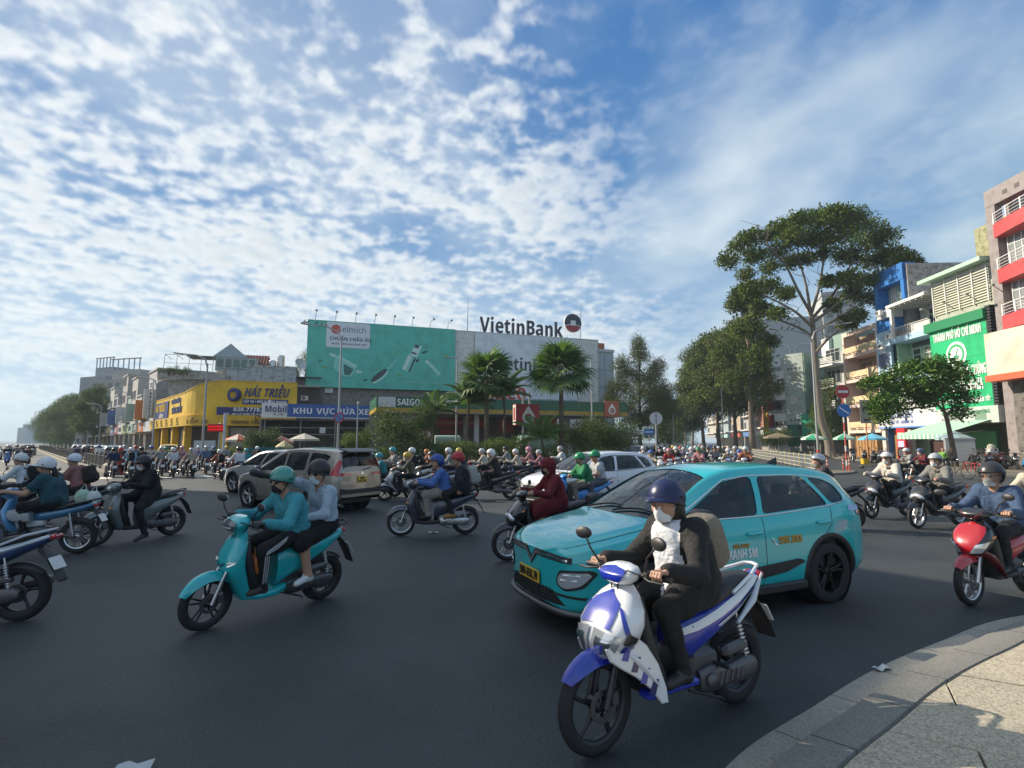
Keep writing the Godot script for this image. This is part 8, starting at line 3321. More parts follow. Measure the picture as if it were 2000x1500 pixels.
func island_plants()->void:
	var at:=func(u:float,dep:float)->Vector3:
		var p:=ad(u,864,dep)
		return Vector3(p.x,.1,p.z)
	var dk:=Color(.052,.095,.026)
	palm("tall fan palm beside the pylon sign",at.call(1097,46.0),7.9,true,2.9,38,3,dk)
	palm("fan palm before the bank letters, beside the pylon sign",at.call(950,46.5),7.3,true,2.75,36,5,dk)
	palm("feathery palm with a dark slim trunk between the fan palms",at.call(985,48.0),6.3,false,2.9,16,7,dk)
	palm("dark drooping palm beside the fan palms",at.call(911,47.0),5.5,false,2.8,18,9,Color(.038,.072,.022))
	palm("low dark palm behind the bushes",at.call(845,49.0),4.8,false,2.6,16,11,Color(.038,.072,.022))
	palm("young bright palm beside the pylon sign",at.call(1062,45.0),2.3,false,2.7,13,13,Color(.06,.12,.025))
	var rows:=[
		[512,49.0,2.9,3.4,LEAF_DARK,"dark bushy shrub before the car wash"],
		[690,47.0,2.7,2.6,LEAF_LIGHT,"bright yellow green bush under the car wash sign"],
		[712,48.0,3.4,1.4,LEAF_LIGHT,"slim yellow green bush beside the white wall"],
		[768,46.0,5.0,3.8,LEAF,"tall rounded bush hiding the beside the station"],
		[822,48.0,5.0,2.8,Color(.075,.12,.03),"tall yellowish bush beside the rounded one"],
		[800,44.5,2.4,3.2,LEAF_DARK,"low dark bush under the tall ones"],
		[850,44.5,1.9,3.0,LEAF_DARK,"low dark bush beside the palms"],
		[895,44.5,1.7,2.8,LEAF,"low green bush below the drooping palm"],
		[935,44.0,1.8,2.6,LEAF_DARK,"low dark bush at the foot of the fan palm before the letters"],
		[968,44.0,2.4,2.2,LEAF_LIGHT,"mottled yellow bush between the palms"],
		[1005,44.0,2.2,2.4,LEAF_LIGHT,"mottled yellow bush beside the pylon sign"],
		[1040,44.0,1.4,2.6,LEAF_DARK,"low dark bush below the pylon sign"],
		[1080,44.0,1.5,2.4,LEAF,"low green bush at the tall fan palm's foot"],
		[1135,47.0,3.6,4.2,LEAF,"broad dark bush under the bank's glazed annex"],
		[1178,49.0,3.9,4.6,LEAF_DARK,"large dark bush beside the red board"],
		[1212,53.0,4.4,4.0,LEAF_DARK,"tall dark bush beside the red board"],
		[455,47.0,1.2,3.2,Color(.14,.18,.02),"bright lime hedge plant before the yellow shop"],
		[480,48.0,1.1,2.4,Color(.14,.18,.02),"bright lime hedge plant beside the sign post"],
		[740,44.5,1.2,2.4,LEAF_LIGHT,"low bright bush behind the yellow helmet rider"],
		[1155,45.0,1.1,3.0,LEAF,"low hedge plant behind the white car"],
	]
	var i:=0
	for q in rows:
		shrub(q[5],at.call(q[0],q[1]),q[2],q[3],600+i*3,q[4],"shrub","bushes on the planted island",300 if q[2]>2.5 else 160)
		i+=1
	shrub("small round tree crown bush beside the side street shops",at.call(1512,78.0),3.6,4.0,700,LEAF*1.1,"shrub","",240)
func street_things()->void:
	var galv:=pm(.36,.37,.38,.45,.5)
	var f:=heading(FRONT_AZ)
	var r:=heading(ROAD_AZ)
	var at:=func(u:float,dep:float)->Vector3:
		var p:=ad(u,864,dep)
		return Vector3(p.x,0,p.z)
	var lamps:=[
		["tall grey lamp post whose arm crosses the green billboard",at.call(660,43.0),10.2,[Vector3(-2.7,1.2,.0)]],
		["grey lamp post before the yellow shop's curved corner",at.call(396,41.0),7.9,[Vector3(-2.0,.75,.0)]],
		["two armed lamp post at the far wing of the yellow shop",at.call(298,56.0),8.0,[Vector3(-2.1,.7,0),Vector3(1.5,.5,-.6)]],
		["far lamp post over the avenue shops",at.call(243,82.0),9.0,[Vector3(-2.6,.8,0)]],
		["small far lamp post under the avenue tree",at.call(193,110.0),9.0,[Vector3(-2.6,.8,0)]],
		["two armed lamp post with a red ring at its foot beside the leaning tree",at.call(1597,44.0),10.4,[Vector3(-2.9,.8,0),Vector3(2.8,1.3,0)]],
		["lamp post with one arm among the street trees",at.call(1413,78.0),9.6,[Vector3(2.0,.5,0)]],
		["white lamp post between the billboard and the fan palms",at.call(891,52.0),10.2,[Vector3(-.6,-.1,0)]],
		["slim lamp post beside the tall fan palm",at.call(1157,54.0),10.4,[Vector3(-1.1,.3,0)]],
		["lamp post beside the side street",at.call(1316,96.0),8.0,[Vector3(.9,.3,0)]],
	]
	for q in lamps:
		var o:=thing("street_lamp",q[0],"lamp post",q[1],.0,"street lamps")
		var b:=B.new()
		b.tube([Vector3.ZERO,Vector3(0,.05,0),Vector3(0,q[2]*.5,0),Vector3(0,q[2],0)],[.12,.105,.085,.06],10)
		b.cbox(Vector3(0,.04,0),Vector3(.4,.08,.4),.01)
		part(o,"pole",b,galv)
		for a in q[3]:
			var ab:=B.new()
			var t:=Vector3(0,q[2],0)
			ab.tube([t-Vector3(0,.3,0),t+a*Vector3(.10,.45,.1),t+a*Vector3(.45,.85,.45),t+a],[.07,.06,.055,.045],7)
			part(o,"arm",ab,galv)
			var hb:=B.new()
			var d:Vector3=(a*Vector3(1,.25,1)).normalized()
			hb.cbox(t+a+d*.3,Vector3(.75,.10,.26),.04,Basis(Vector3.UP,atan2(-d.z,d.x))*Basis(Vector3(0,0,1),.15))
			part(o,"lamp_head",hb,pm(.3,.3,.3,.5,.2))
	var red_ring:=B.new()
	red_ring.lathe([[.125,.7],[.128,.7],[.125,1.25]],Vector3.ZERO,Vector3.UP,12)
	part(get_node("street_lamp_005"),"red_band",red_ring,pm(.5,.08,.03,.5))
	var bird:=B.new()
	bird.hull([[.10,.13,.02,.02,2],[.07,.12,.045,.05,2],[.0,.07,.06,.06,2],[-.10,.03,.04,.03,2],[-.20,.0,.025,.008,2]],8)
	bird.ball(Vector3(.09,.19,0),Vector3(.035,.035,.03),Basis.IDENTITY,8,6)
	bird.tube([Vector3(.12,.185,0),Vector3(.155,.175,0)],[.012,.003],5)
	bird.tube([Vector3(0,.02,.02),Vector3(.01,-.03,.02)],.006,4)
	bird.tube([Vector3(0,.02,-.02),Vector3(.01,-.03,-.02)],.006,4)
	var bme:=bird.mesh()
	var foot:Vector3=at.call(660,43.0)
	var n:=0
	for x in [[-3.1,1.28],[-2.85,1.24],[-2.1,1.16],[-1.7,1.11],[-1.3,1.05]]:
		var bo:=pmesh(self,"pigeon",bme,pm(.05,.05,.055,.7),foot+Vector3(x[0],10.2+x[1]+.06,0))
		bo.scale=Vector3.ONE*1.25
		bo.rotation.y=.6*n
		tag(bo,"dark pigeon perched on the lamp arm over the billboard","bird","pigeons on the billboard lamp")
		n+=1
	foot=at.call(1597,44.0)
	for x in [[-2.4,.88],[-1.9,.84],[-1.5,.79],[2.3,1.42],[2.6,1.48]]:
		var bo:=pmesh(self,"pigeon",bme,pm(.04,.04,.045,.7),foot+Vector3(x[0],10.4+x[1]*.88+.07,0))
		bo.scale=Vector3.ONE*1.2
		bo.rotation.y=.9*n
		tag(bo,"dark pigeon perched on the two armed lamp","bird","pigeons on the two armed lamp")
		n+=1
	for q in [["short white camera pole before the car wash",at.call(697,43.0),5.0],["thin pole under the yellow canopy",at.call(428,46.0),3.4]]:
		var o:=thing("pole",q[0],"pole",q[1])
		var b:=B.new()
		b.tube([Vector3.ZERO,Vector3(0,q[2],0)],[.07,.05],8)
		part(o,"shaft",b,galv)
		var c:=B.new()
		c.ball(Vector3(0,q[2],0),Vector3(.09,.09,.09))
		part(o,"cap",c,pm(.6,.6,.6,.4))
	var led:=thing("led_board","red lit message board on a thick white post","sign",at.call(437,40.5))
	var lp:=B.new()
	lp.tube([Vector3.ZERO,Vector3(0,4.0,0)],.11,10)
	part(led,"post",lp,pm(.55,.56,.57,.4,.2))
	var lb:=B.new()
	lb.cbox(Vector3(-.62,2.92,0),Vector3(1.25,.62,.18),.02)
	part(led,"case",lb,pm(.35,.03,.03,.5))
	var ld:=B.new()
	for k in 2:
		for i in 11:
			ld.box(Vector3(-1.14+i*.103,3.03-k*.22,.095),Vector3(.07,.12,.012))
	var lm:=StandardMaterial3D.new()
	lm.albedo_color=Color(.5,.05,.05)
	lm.emission_enabled=true
	lm.emission=Color(1.0,.12,.1)
	lm.emission_energy_multiplier=.35
	part(led,"led_sign_text",ld,lm).set_meta("kind","stuff")
	sign_post("round no parking sign on the billboard lamp post",at.call(661,42.8),[["slash",3.8,.42]],galv,.0)
	sign_post("red no entry sign over a blue disc on a striped post",gp(1655,922),[["no_entry",5.05,.43],["blue_slash",3.85,.43]],pm(.5,.08,.05,.5),5.5)
	sign_post("grey panel with a small no parking disc on an orange striped post",gp(1697,908),[["panel",4.4,.5],["slash_small",4.5,.28]],pm(.55,.22,.08,.5),5.0)
	sign_post("round sign seen from behind on a grey post",at.call(1282,34.0),[["back",3.35,.40]],galv,3.7)
	sign_post("blue street name plates on a thin post",at.call(1268,60.0),[["plate",3.0,.6]],galv,3.4)
	var m0:=gp(205,926)
	var dark:=pm(.045,.048,.052,.5,.3)
	var panel:=bm("avenue panel",func(b:B):
		b.box(Vector3(0,.86,0),Vector3(2.36,.05,.05))
		b.box(Vector3(0,.18,0),Vector3(2.36,.05,.05))
		for i in 12:
			b.box(Vector3(-1.1+i*.2,.52,0),Vector3(.07,.64,.025)))
	var post:=bm("avenue post",func(b:B):
		b.cbox(Vector3(0,.5,0),Vector3(.10,1.0,.10),.015)
		b.ball(Vector3(0,1.02,0),Vector3(.06,.05,.06)))
	var yaw:=atan2(-r.z,r.x)
	for i in 60:
		var fo:=thing("railing_panel","dark steel railing panel on the median of the avenue","railing",m0+f*.2+r*(1.3+i*2.46)+Vector3(0,.15,0),yaw,"railing of the avenue")
		pmesh(fo,"panel",panel,dark)
		pmesh(fo,"post",post,dark,Vector3(-1.23,0,0))
	var blk:=thing("concrete_block","rounded concrete block at the end of the avenue railing","block",m0+f*.2-r*.3,yaw)
	var cb:=B.new()
	cb.cbox(Vector3(0,.32,0),Vector3(1.5,.64,.62),.12)
	part(blk,"block",cb,textured(pm(.3,.29,.28,.85),"stone",.7))
	for q in [[.9,.0,1.55,"tall red and black marker post on the concrete block"],[1.6,-.4,.9,"short red and black marker post before the concrete block"]]:
		var mp:=thing("marker_post",q[3],"marker post",m0+f*(.25+q[0]*.45)-r*(.4+q[1]*-1.4),.0,"marker posts at the median end")
		var mb:=B.new()
		mb.lathe([[.20,.0],[.20,.05],[.13,.08],[.12,q[2]-.05],[.08,q[2]],[.001,q[2]]],Vector3.ZERO,Vector3.UP,14)
		part(mp,"post",mb,pm(.48,.05,.03,.5))
		for k in 3:
			var kb:=B.new()
			kb.lathe([[.128,.0],[.128,.14]],Vector3(0,q[2]*(.25+.25*k),0),Vector3.UP,14)
			part(mp,"band",kb,pm(.03,.03,.03,.6))
	var q0:=gp(1600,921)
	var q1:=gp(1466,892)
	var qd:=(q1-q0).normalized()
	var ql:=q0.distance_to(q1)
	var pale:=pm(.46,.46,.43,.5)
	var pl:=bm("pale panel",func(b:B):
		for y in [.12,.42,.72,.98]:
			b.box(Vector3(0,y,0),Vector3(1.94,.04,.03))
		for i in 13:
			b.box(Vector3(-.9+i*.15,.55,0),Vector3(.02,.86,.02)))
	var pp:=bm("pale post",func(b:B):b.cbox(Vector3(0,.55,0),Vector3(.09,1.1,.09),.01))
	for i in int(ql/2.0):
		var fo:=thing("barrier_panel","pale barred barrier panel with a yellow post in the side street mouth","barrier",q0+qd*(1.0+i*2.0),atan2(-qd.z,qd.x),"barrier of the side street")
		pmesh(fo,"panel",pl,pale)
		pmesh(fo,"post",pp,pm(.55,.45,.2,.5),Vector3(-.99,0,0))
	n=0
	for p in [[1605,922],[1617,924],[1648,921],[1660,923],[1600,919]]:
		var o:=thing("bollard","slim red plastic bollard on the sign refuge","bollard",gp(p[0],p[1]),.0,"bollards of the sign refuge")
		var b:=B.new()
		b.lathe([[.12,.0],[.12,.03],[.05,.06],[.045,.85],[.03,.9],[.001,.9]],Vector3.ZERO,Vector3.UP,10)
		part(o,"post",b,pm(.40,.06,.04,.5))
		for k in 2:
			var kb:=B.new()
			kb.lathe([[.052,.0],[.050,.09]],Vector3(0,.5+.2*k,0),Vector3.UP,10)
			part(o,"band",kb,pm(.55,.5,.46,.4))
	parasol("faded red and white parasol beside the dark shrub",at.call(465,52.0),2.1,2.6,pm(.50,.10,.05,.7),pm(.55,.50,.42,.7),.4)
	parasol("cream square parasol behind the silver people carrier",at.call(594,50.0),2.15,2.7,pm(.44,.40,.32,.7),pm(.48,.44,.36,.7),.0)
	parasol("dull red parasol half behind the dark shrub",at.call(550,51.0),1.9,2.2,pm(.32,.08,.07,.7),pm(.40,.3,.28,.7),.3)
	parasol("small straw coloured parasol beside the cream one",at.call(556,47.0),1.5,1.5,pm(.40,.34,.14,.7),pm(.42,.38,.2,.7),.2)
	parasol("light blue parasol before the brown roller door",at.call(1705,56.0),2.25,2.7,pm(.10,.38,.56,.6),pm(.14,.42,.6,.6),.0)
	parasol("pale blue parasol over the steel food cart",at.call(1864,41.0),2.2,2.4,pm(.24,.36,.40,.6),pm(.3,.42,.46,.6),.0)
	parasol("white parasol over the stall beside the round sign",at.call(1248,72.0),3.0,3.8,pm(.45,.46,.46,.6),pm(.5,.5,.5,.6),.0)
	parasol("green and white stall canopy beside the leaning tree",at.call(1590,60.0),2.3,2.6,pm(.04,.30,.17,.6),pm(.5,.55,.5,.6),.0)
	parasol("green parasol behind the blue disc sign",at.call(1650,58.0),2.3,2.2,pm(.04,.28,.18,.6),pm(.35,.5,.42,.6),.0)
	parasol("brown canvas canopy over tables in the side street",at.call(1520,66.0),2.5,3.4,pm(.16,.13,.09,.7),pm(.2,.16,.1,.7),.0)
	var cart:=thing("food_cart","steel and glass food cart under the pale blue parasol","cart",at.call(1873,40.0),-.5)
	slab(cart,"cabinet",-.9,.9,.35,1.25,-.4,.4,pm(.45,.46,.47,.35,.5))
	slab(cart,"glass_case",-.85,.85,1.27,2.1,-.35,.35,pm(.34,.37,.38,.1))
	slab(cart,"top",-.9,.9,2.1,2.16,-.4,.4,pm(.5,.5,.5,.4,.4))
	for s in [-.7,.7]:
		for z in [-.3,.3]:
			var wb:=B.new()
			wb.lathe([[.001,-.02],[.16,-.02],[.16,.02],[.001,.02]],Vector3(s,.17,z),Vector3(0,0,1),14,false)
			part(cart,"wheel",wb,rubber)
	n=0
	for p in [[1905,919],[1920,921],[1934,916],[1948,922],[1889,917]]:
		var o:=thing("stool","low red plastic stool before the dark shop front","stool",gp(p[0],p[1],.13),.3*n,"plastic stools on the pavement")
		var b:=B.new()
		b.lathe([[.001,.45],[.17,.44],[.18,.42],[.17,.40]],Vector3.ZERO,Vector3.UP,12)
		part(o,"seat",b,pm(.45,.03,.03,.45))
		for k in 4:
			var lbx:=B.new()
			var a:=TAU*(k+.5)/4.0
			lbx.tube([Vector3(cos(a)*.14,.42,sin(a)*.14),Vector3(cos(a)*.19,.0,sin(a)*.19)],.02,5)
			part(o,"leg",lbx,pm(.42,.03,.03,.45))
		n+=1
	var cool:=thing("drink_stand","white and red stacked drink stand among the red stools","stand",gp(1940,912,.13))
	slab(cool,"base",-.3,.3,.0,.9,-.25,.25,pm(.4,.04,.04,.5))
	slab(cool,"box",-.28,.28,.9,1.3,-.22,.22,pm(.62,.6,.56,.5))
	var lid:=B.new()
	lid.lathe([[.25,.0],[.22,.2],[.12,.3],[.001,.32]],Vector3(0,1.3,0),Vector3.UP,12)
	part(cool,"lid",lid,pm(.55,.5,.42,.5))
	var yb:=thing("crate","small yellow plastic crate by the grey sign panel","crate",gp(1690,907,.13))
	var ybb:=B.new()
	ybb.cbox(Vector3(0,.22,0),Vector3(.5,.44,.4),.04)
	part(yb,"box",ybb,pm(.55,.36,.02,.5))
	var yrim:=B.new()
	for s in [-1.0,1.0]:
		yrim.box(Vector3(0,.45,s*.19),Vector3(.54,.05,.04))
		yrim.box(Vector3(s*.25,.45,0),Vector3(.04,.05,.34))
	part(yb,"rim",yrim,pm(.5,.32,.02,.5))
	var blue_sign:=thing("board","white advertising board leaning at the yellow shop","board",at.call(400,44.0),.2)
	slab(blue_sign,"face",-.8,.8,.25,2.0,-.03,.03,pm(.45,.52,.56,.5))
	slab(blue_sign,"blue_foot",-.78,-.2,.3,1.0,.03,.04,pm(.05,.2,.42,.5))
	for s in [-.75,.75]:
		slab(blue_sign,"leg",s-.04,s+.04,.0,2.0,-.08,-.03,pm(.3,.3,.3,.5))
	var gf:=thing("fence","teal picket fence at the foot of the dark shrub","fence",at.call(520,45.5),.0)
	for i in 11:
		slab(gf,"picket",-1.4+i*.26,-1.2+i*.26,.0,1.45,-.03,.03,pm(.01,.13,.14,.5))
	slab(gf,"rail",-1.5,1.5,.9,1.0,-.06,-.03,pm(.01,.12,.13,.5))
	for q in [["pale green rounded tank behind the low palm",at.call(872,54.0),2.6,1.5],["pale green rounded tank behind the pylon sign",at.call(1046,54.0),3.4,2.4]]:
		var o:=thing("fuel_tank",q[0],"tank",q[1],-FRONT_AZ+PI/2,"tanks of the filling station")
		var b:=B.new()
		var hw:float=q[2]*.5
		b.hull([[-hw,1.7,.9,.75,4.0],[-hw+.15,1.7,1.0,.85,4.0],[hw-.15,1.7,1.0,.85,4.0],[hw,1.7,.9,.75,4.0]],20)
		part(o,"tank",b,pm(.26,.36,.30,.5))
		for s in [-hw*.7,hw*.7]:
			slab(o,"support",s-.15,s+.15,.0,1.0,-.7,.7,pm(.2,.2,.2,.6))
	for q in [["torn white paper scrap lying on the near kerb",gp(1722,1311),.075,.4],["white paper scrap on the road below the blue shirt rider",gp(846,1042),.10,.0],["white plastic sheet scrap at the bottom of the road",gp(262,1506),.09,.2]]:
		var o:=thing("paper_scrap",q[0],"litter",q[1]+Vector3(0,.02,0),q[3])
		var b:=B.new()
		var rows:=[]
		for i in 4:
			var row:=PackedVector3Array()
			for k in 5:
				row.append(Vector3((k-2)*q[2]*.5,.008+.012*sin(k*2.1+i),(i-1.5)*q[2]*.3))
			rows.append(row)
		rows.reverse()
		b.sheet(rows)
		part(o,"sheet",b,pm(.42,.45,.46,.7))
func parasol(label:String,at:Vector3,h:float,wide:float,m1:Material,m2:Material,drop:float)->void:
	var o:=thing("parasol",label,"parasol",at,.4,"parasols and stall canopies")
	var b:=B.new()
	b.tube([Vector3.ZERO,Vector3(0,h+.5,0)],.03,6)
	part(o,"pole",b,pm(.4,.4,.4,.4,.4))
	for i in 8:
		var a0:=TAU*i/8.0
		var a1:=TAU*(i+1)/8.0
		var g:=B.new()
		var t:=Vector3(0,h+.55,0)
		var p0:=Vector3(cos(a0)*wide*.5,h,sin(a0)*wide*.5)
		var p1:=Vector3(cos(a1)*wide*.5,h,sin(a1)*wide*.5)
		g.tri(t,p1,p0)
		g.quad(p0,p1,p1-Vector3(0,.18,0),p0-Vector3(0,.18,0))
		part(o,"panel",g,m1 if i%2 else m2)
func sign_post(label:String,at:Vector3,discs:Array,post:Material,h:float)->void:
	var o:=thing("road_sign",label,"road sign",at)
	if h>.0:
		var b:=B.new()
		b.tube([Vector3.ZERO,Vector3(0,h,0)],.05,8)
		part(o,"post",b,post)
		if post.albedo_color.g<.5:
			for k in 4:
				var w:=B.new()
				w.lathe([[.053,.0],[.053,.35]],Vector3(0,.4+k*.9,0),Vector3.UP,10)
				part(o,"white_band",w,pm(.6,.58,.55,.5))
	for d in discs:
		var y:float=d[1]
		var R:float=d[2]
		var plate:=B.new()
		if d[0] in ["panel","plate"]:
			plate.cbox(Vector3(0,y,.07),Vector3(R*1.9,R*(3.9 if d[0]=="panel" else 1.1),.04),.02)
		else:
			plate.lathe([[.001,.02],[R,.02],[R,.0],[.001,.0]],Vector3(0,y,.07),Vector3(0,0,1),28,false)
		var red:=pm(.42,.025,.03,.4)
		var blue:=pm(.03,.14,.42,.4)
		var white:=pm(.68,.68,.68,.4)
		var pmat:Material={"slash":red,"slash_small":red,"no_entry":red,"blue_slash":blue,"panel":pm(.34,.36,.37,.4,.3),"back":pm(.5,.5,.5,.4,.4),"plate":blue}[d[0]]
		var p:=part(o,"disc" if d[0]!="panel" else "panel",plate,pmat)
		var bar:=B.new()
		match d[0]:
			"slash","slash_small":
				var inner:=B.new()
				inner.lathe([[.001,.008],[R*.78,.008]],Vector3(0,y,.09),Vector3(0,0,1),24,false)
				part(p,"blue_field",inner,pm(.10,.24,.50,.4))
				bar.box(Vector3(0,y,.102),Vector3(R*1.5,R*.16,.006),Basis(Vector3(0,0,1),-.785))
				part(p,"slash",bar,red)
			"no_entry":
				bar.box(Vector3(0,y,.095),Vector3(R*1.5,R*.34,.012))
				part(p,"bar",bar,white)
			"blue_slash":
				bar.box(Vector3(0,y,.095),Vector3(R*1.6,R*.2,.012),Basis(Vector3(0,0,1),-.6))
				part(p,"bar",bar,white)
			"panel":
				for k in [-1.4,1.4]:
					bar.cbox(Vector3(0,y+R*k,.095),Vector3(R*.9,R*.3,.02),.01)
				part(p,"symbol",bar,pm(.05,.05,.05,.5))
			"back":
				bar.box(Vector3(0,y,.10),Vector3(.06,R*1.7,.03))
				part(p,"bracket",bar,pm(.2,.2,.2,.5))
			"plate":
				bar.box(Vector3(0,y,.095),Vector3(R*1.4,R*.18,.01))
				part(p,"line",bar,white)
func gloss(r:float,g:float,b:float)->StandardMaterial3D:
	return pm(r,g,b,.28,.0,"coat")
func helm(r:float,g:float,b:float)->StandardMaterial3D:
	return pm(r,g,b,.33,.0,"dust")
func stick(root:Node3D,called:String,st:Array,lying:bool,corners:Array,m:Material,lift:=.006)->void:
	part(root,called,skin_patch(st,lying,corners,lift),m)
func near_traffic()->void:
	var white:=gloss(.72,.73,.75)
	var black:=gloss(.012,.012,.014)
	var hair:=pm(.010,.008,.008,.45)
	var eye:=pm(.015,.012,.012,.25)
	var mask_w:=pm(.72,.74,.76,.7)
	var mask_b:=pm(.018,.018,.02,.8)
	var blue:=gloss(.010,.028,.33)
	var at:=on_wheels(1167,1474,1438,1372,.03)
	var b:=bike("scooter","blue and white sports scooter with a large clear headlight",at,{body=white,trim=white,fender=blue,lower=blue,tail=blue,cowl=white,rail=white,r=.285,wb=1.27,fork=dark_alloy,rim="solid",rim_mat=dark_alloy,own_lamp=true,steer=.06,blinker=pm(.4,.4,.42,.2)})
	for s in [1.0,-1.0]:
		var m:=func(a:float)->float:return 90.0+s*a
		stick(b,"headlight",NOSE,true,[[.545,m.call(4)],[.565,m.call(58)],[.70,m.call(62)],[.735,m.call(3)]],lens_clear,.012)
		stick(b,"headlight_reflector",NOSE,true,[[.585,m.call(12)],[.60,m.call(40)],[.675,m.call(42)],[.695,m.call(10)]],chrome,.020)
		stick(b,"nose_stripe",NOSE,true,[[.72,m.call(66)],[.70,m.call(84)],[.84,m.call(48)],[.86,m.call(34)]],blue,.006)
		stick(b,"nose_stripe",NOSE,true,[[.66,m.call(70)],[.63,m.call(98)],[.68,m.call(100)],[.73,m.call(72)]],black,.007)
		stick(b,"nose_stripe",NOSE,true,[[.60,m.call(72)],[.57,m.call(110)],[.62,m.call(112)],[.645,m.call(76)]],blue,.007)
		stick(b,"nose_panel",NOSE,true,[[.755,m.call(0)],[.735,m.call(30)],[.87,m.call(36)],[.93,m.call(0)]],blue,.007)
		stick(b,"cowl_panel",COWL,true,[[.965,m.call(0)],[.975,m.call(34)],[1.055,m.call(42)],[1.07,m.call(0)]],blue,.008)
		var t:=.0 if s>0 else 180.0
		stick(b,"tail_stripe",TAIL,false,[[-.02,t+24*s],[-.02,t+8*s],[-.90,t+2*s],[-.86,t+44*s]],white,.006)
		stick(b,"tail_stripe",TAIL,false,[[-.30,t-2*s],[-.34,t-12*s],[-.90,t-38*s],[-.88,t-14*s]],pm(.42,.48,.55,.3,.0,"coat"),.006)
		var tilt:=Transform3D(Basis(Vector3.UP,.15*s),Vector3.ZERO)
		var panel:=B.new()
		panel.prism(PackedVector2Array([Vector2(.60,.56),Vector2(.63,.63),Vector2(.55,.69),Vector2(.44,.70),Vector2(.34,.62),Vector2(.26,.50),Vector2(.21,.36),Vector2(.20,.27),Vector2(.25,.27),Vector2(.33,.37),Vector2(.43,.45),Vector2(.53,.51)]),s*.215,s*.240,tilt,.008)
		part(b,"fairing_panel",panel,white)
		for k in 4:
			var hb:=B.new()
			var q:=Vector2(.455-k*.062,.635-k*.072)
			hb.prism(PackedVector2Array([q,q+Vector2(.038,.004),q+Vector2(.072,-.075),q+Vector2(.030,-.085)]),s*.236,s*.244,tilt)
			part(b,"fairing_stripe",hb,blue if k%2==0 else gloss(.02,.02,.12))
		var em:=B.new()
		em.lathe([[.001,.012],[.020,.010],[.022,.0]],Vector3(.53,.63,s*.161),Vector3(.35,.2,s).normalized(),14)
		part(b,"emblem",em,steel_dark)
		var fin:=B.new()
		fin.tube([Vector3(-.52,.60,s*.15),Vector3(-.72,.72,s*.135),Vector3(-.93,.87,s*.07)],[.012,.026,.008],6)
		part(b,"tail_fin",fin,pm(.5,.55,.6,.3,.0,"coat"))
	for ch in b.get_children():
		var cn:=String(ch.name)
		if cn.begins_with("leg_shield") or cn.begins_with("nose") or cn.begins_with("headlight"):
			ch.scale.z=1.16
	var j:=rider({look=.0,head=Vector3(-.04,1.425,.0),elbow=Vector3(.03,1.0,.31),hand=Vector3(.352,1.035,.285),wrist=Vector3(.27,1.05,.285),knee=Vector3(.15,.78,.14),ankle=Vector3(.04,.40,.15),toe=Vector3(.20,.355,.17)})
	person("woman in an open black jacket and white shirt riding the blue and white scooter",j,{cell=.0105,head_cell=.007,open=true,fingers=true,loose=1.24,long_coat=true,look=.12,nod=-.03,mats=outfit(cloth(.014,.014,.015),cloth(.010,.010,.011),pm(.02,.02,.02,.5),null,cloth(.74,.76,.80))},
		[["cap_helmet",helm(.012,.018,.075),"helmet"],["mask",mask_w,"face_mask"],["eyes",eye],["long_hair",hair,"hair"],["strap",black_plastic,"chin_strap"],["backpack",cloth(.22,.19,.15)]],at)
	var teal:=pm(.014,.42,.45,.26,.05,"coat")
	at=on_wheels(395,1231,625,1170,-.10)
	b=bike("scooter","teal electric scooter leaning into the turn with two people on it",at,{kind="flat",body=teal,tail=teal,cowl=teal,floor=teal,r=.27,wb=1.31,rim="twin",steer=.10,rim_mat=dark_alloy,own_lamp=true,blinker=pm(.7,.66,.58,.2)})
	var cow2:=[[.92,.39,.05,.06,2.4],[.965,.425,.09,.12,2.3],[1.02,.43,.105,.15,2.4],[1.07,.41,.085,.13,2.5],[1.10,.39,.045,.08,2.4]]
	for s in [1.0,-1.0]:
		stick(b,"headlight",cow2,true,[[.95,90],[.96,90+s*52],[1.05,90+s*50],[1.075,90]],pm(.10,.12,.13,.08,.3,"coat"),.010)
		stick(b,"lamp_strip",cow2,true,[[.985,90],[.99,90+s*30],[1.01,90+s*30],[1.0,90]],pm(.7,.72,.74,.2),.016)
		stick(b,"light_line",SHIELD,true,[[.615,90+s*30],[.665,90+s*72],[.68,90+s*70],[.635,90+s*30]],chrome,.008)
		stick(b,"v_badge",SHIELD,true,[[.605,90+s*2],[.645,90+s*16],[.655,90+s*16],[.625,90+s*1]],black_plastic,.008)
	var pouch:=thing("bag","orange plastic drink bag hanging inside the teal scooter's leg shield","bag",Vector3.ZERO)
	pouch.transform=at
	var pb:=B.new()
	pb.stack([[.50,.24,.045,.06,3.0],[.56,.24,.055,.07,3.0],[.66,.245,.05,.065,3.0],[.70,.25,.03,.04,2.5]],14,-.10)
	part(pouch,"pouch",pb,pm(.50,.13,.02,.35))
	var ph:=B.new()
	ph.tube([Vector3(.25,.69,-.13),Vector3(.27,.78,-.10),Vector3(.25,.69,-.07)],.006,5)
	part(pouch,"handle",ph,pm(.5,.2,.05,.5))
	var tealcloth:=cloth(.05,.32,.38)
	var dj:=rider({head=Vector3(-.03,1.42,.02),shoulder=Vector3(-.12,1.24,.18),hand=Vector3(.352,1.035,.285),wrist=Vector3(.27,1.05,.285),elbow=Vector3(.05,1.01,.32),knee=Vector3(.20,.74,.17),ankle=Vector3(.16,.36,.13),toe=Vector3(.30,.32,.15)})
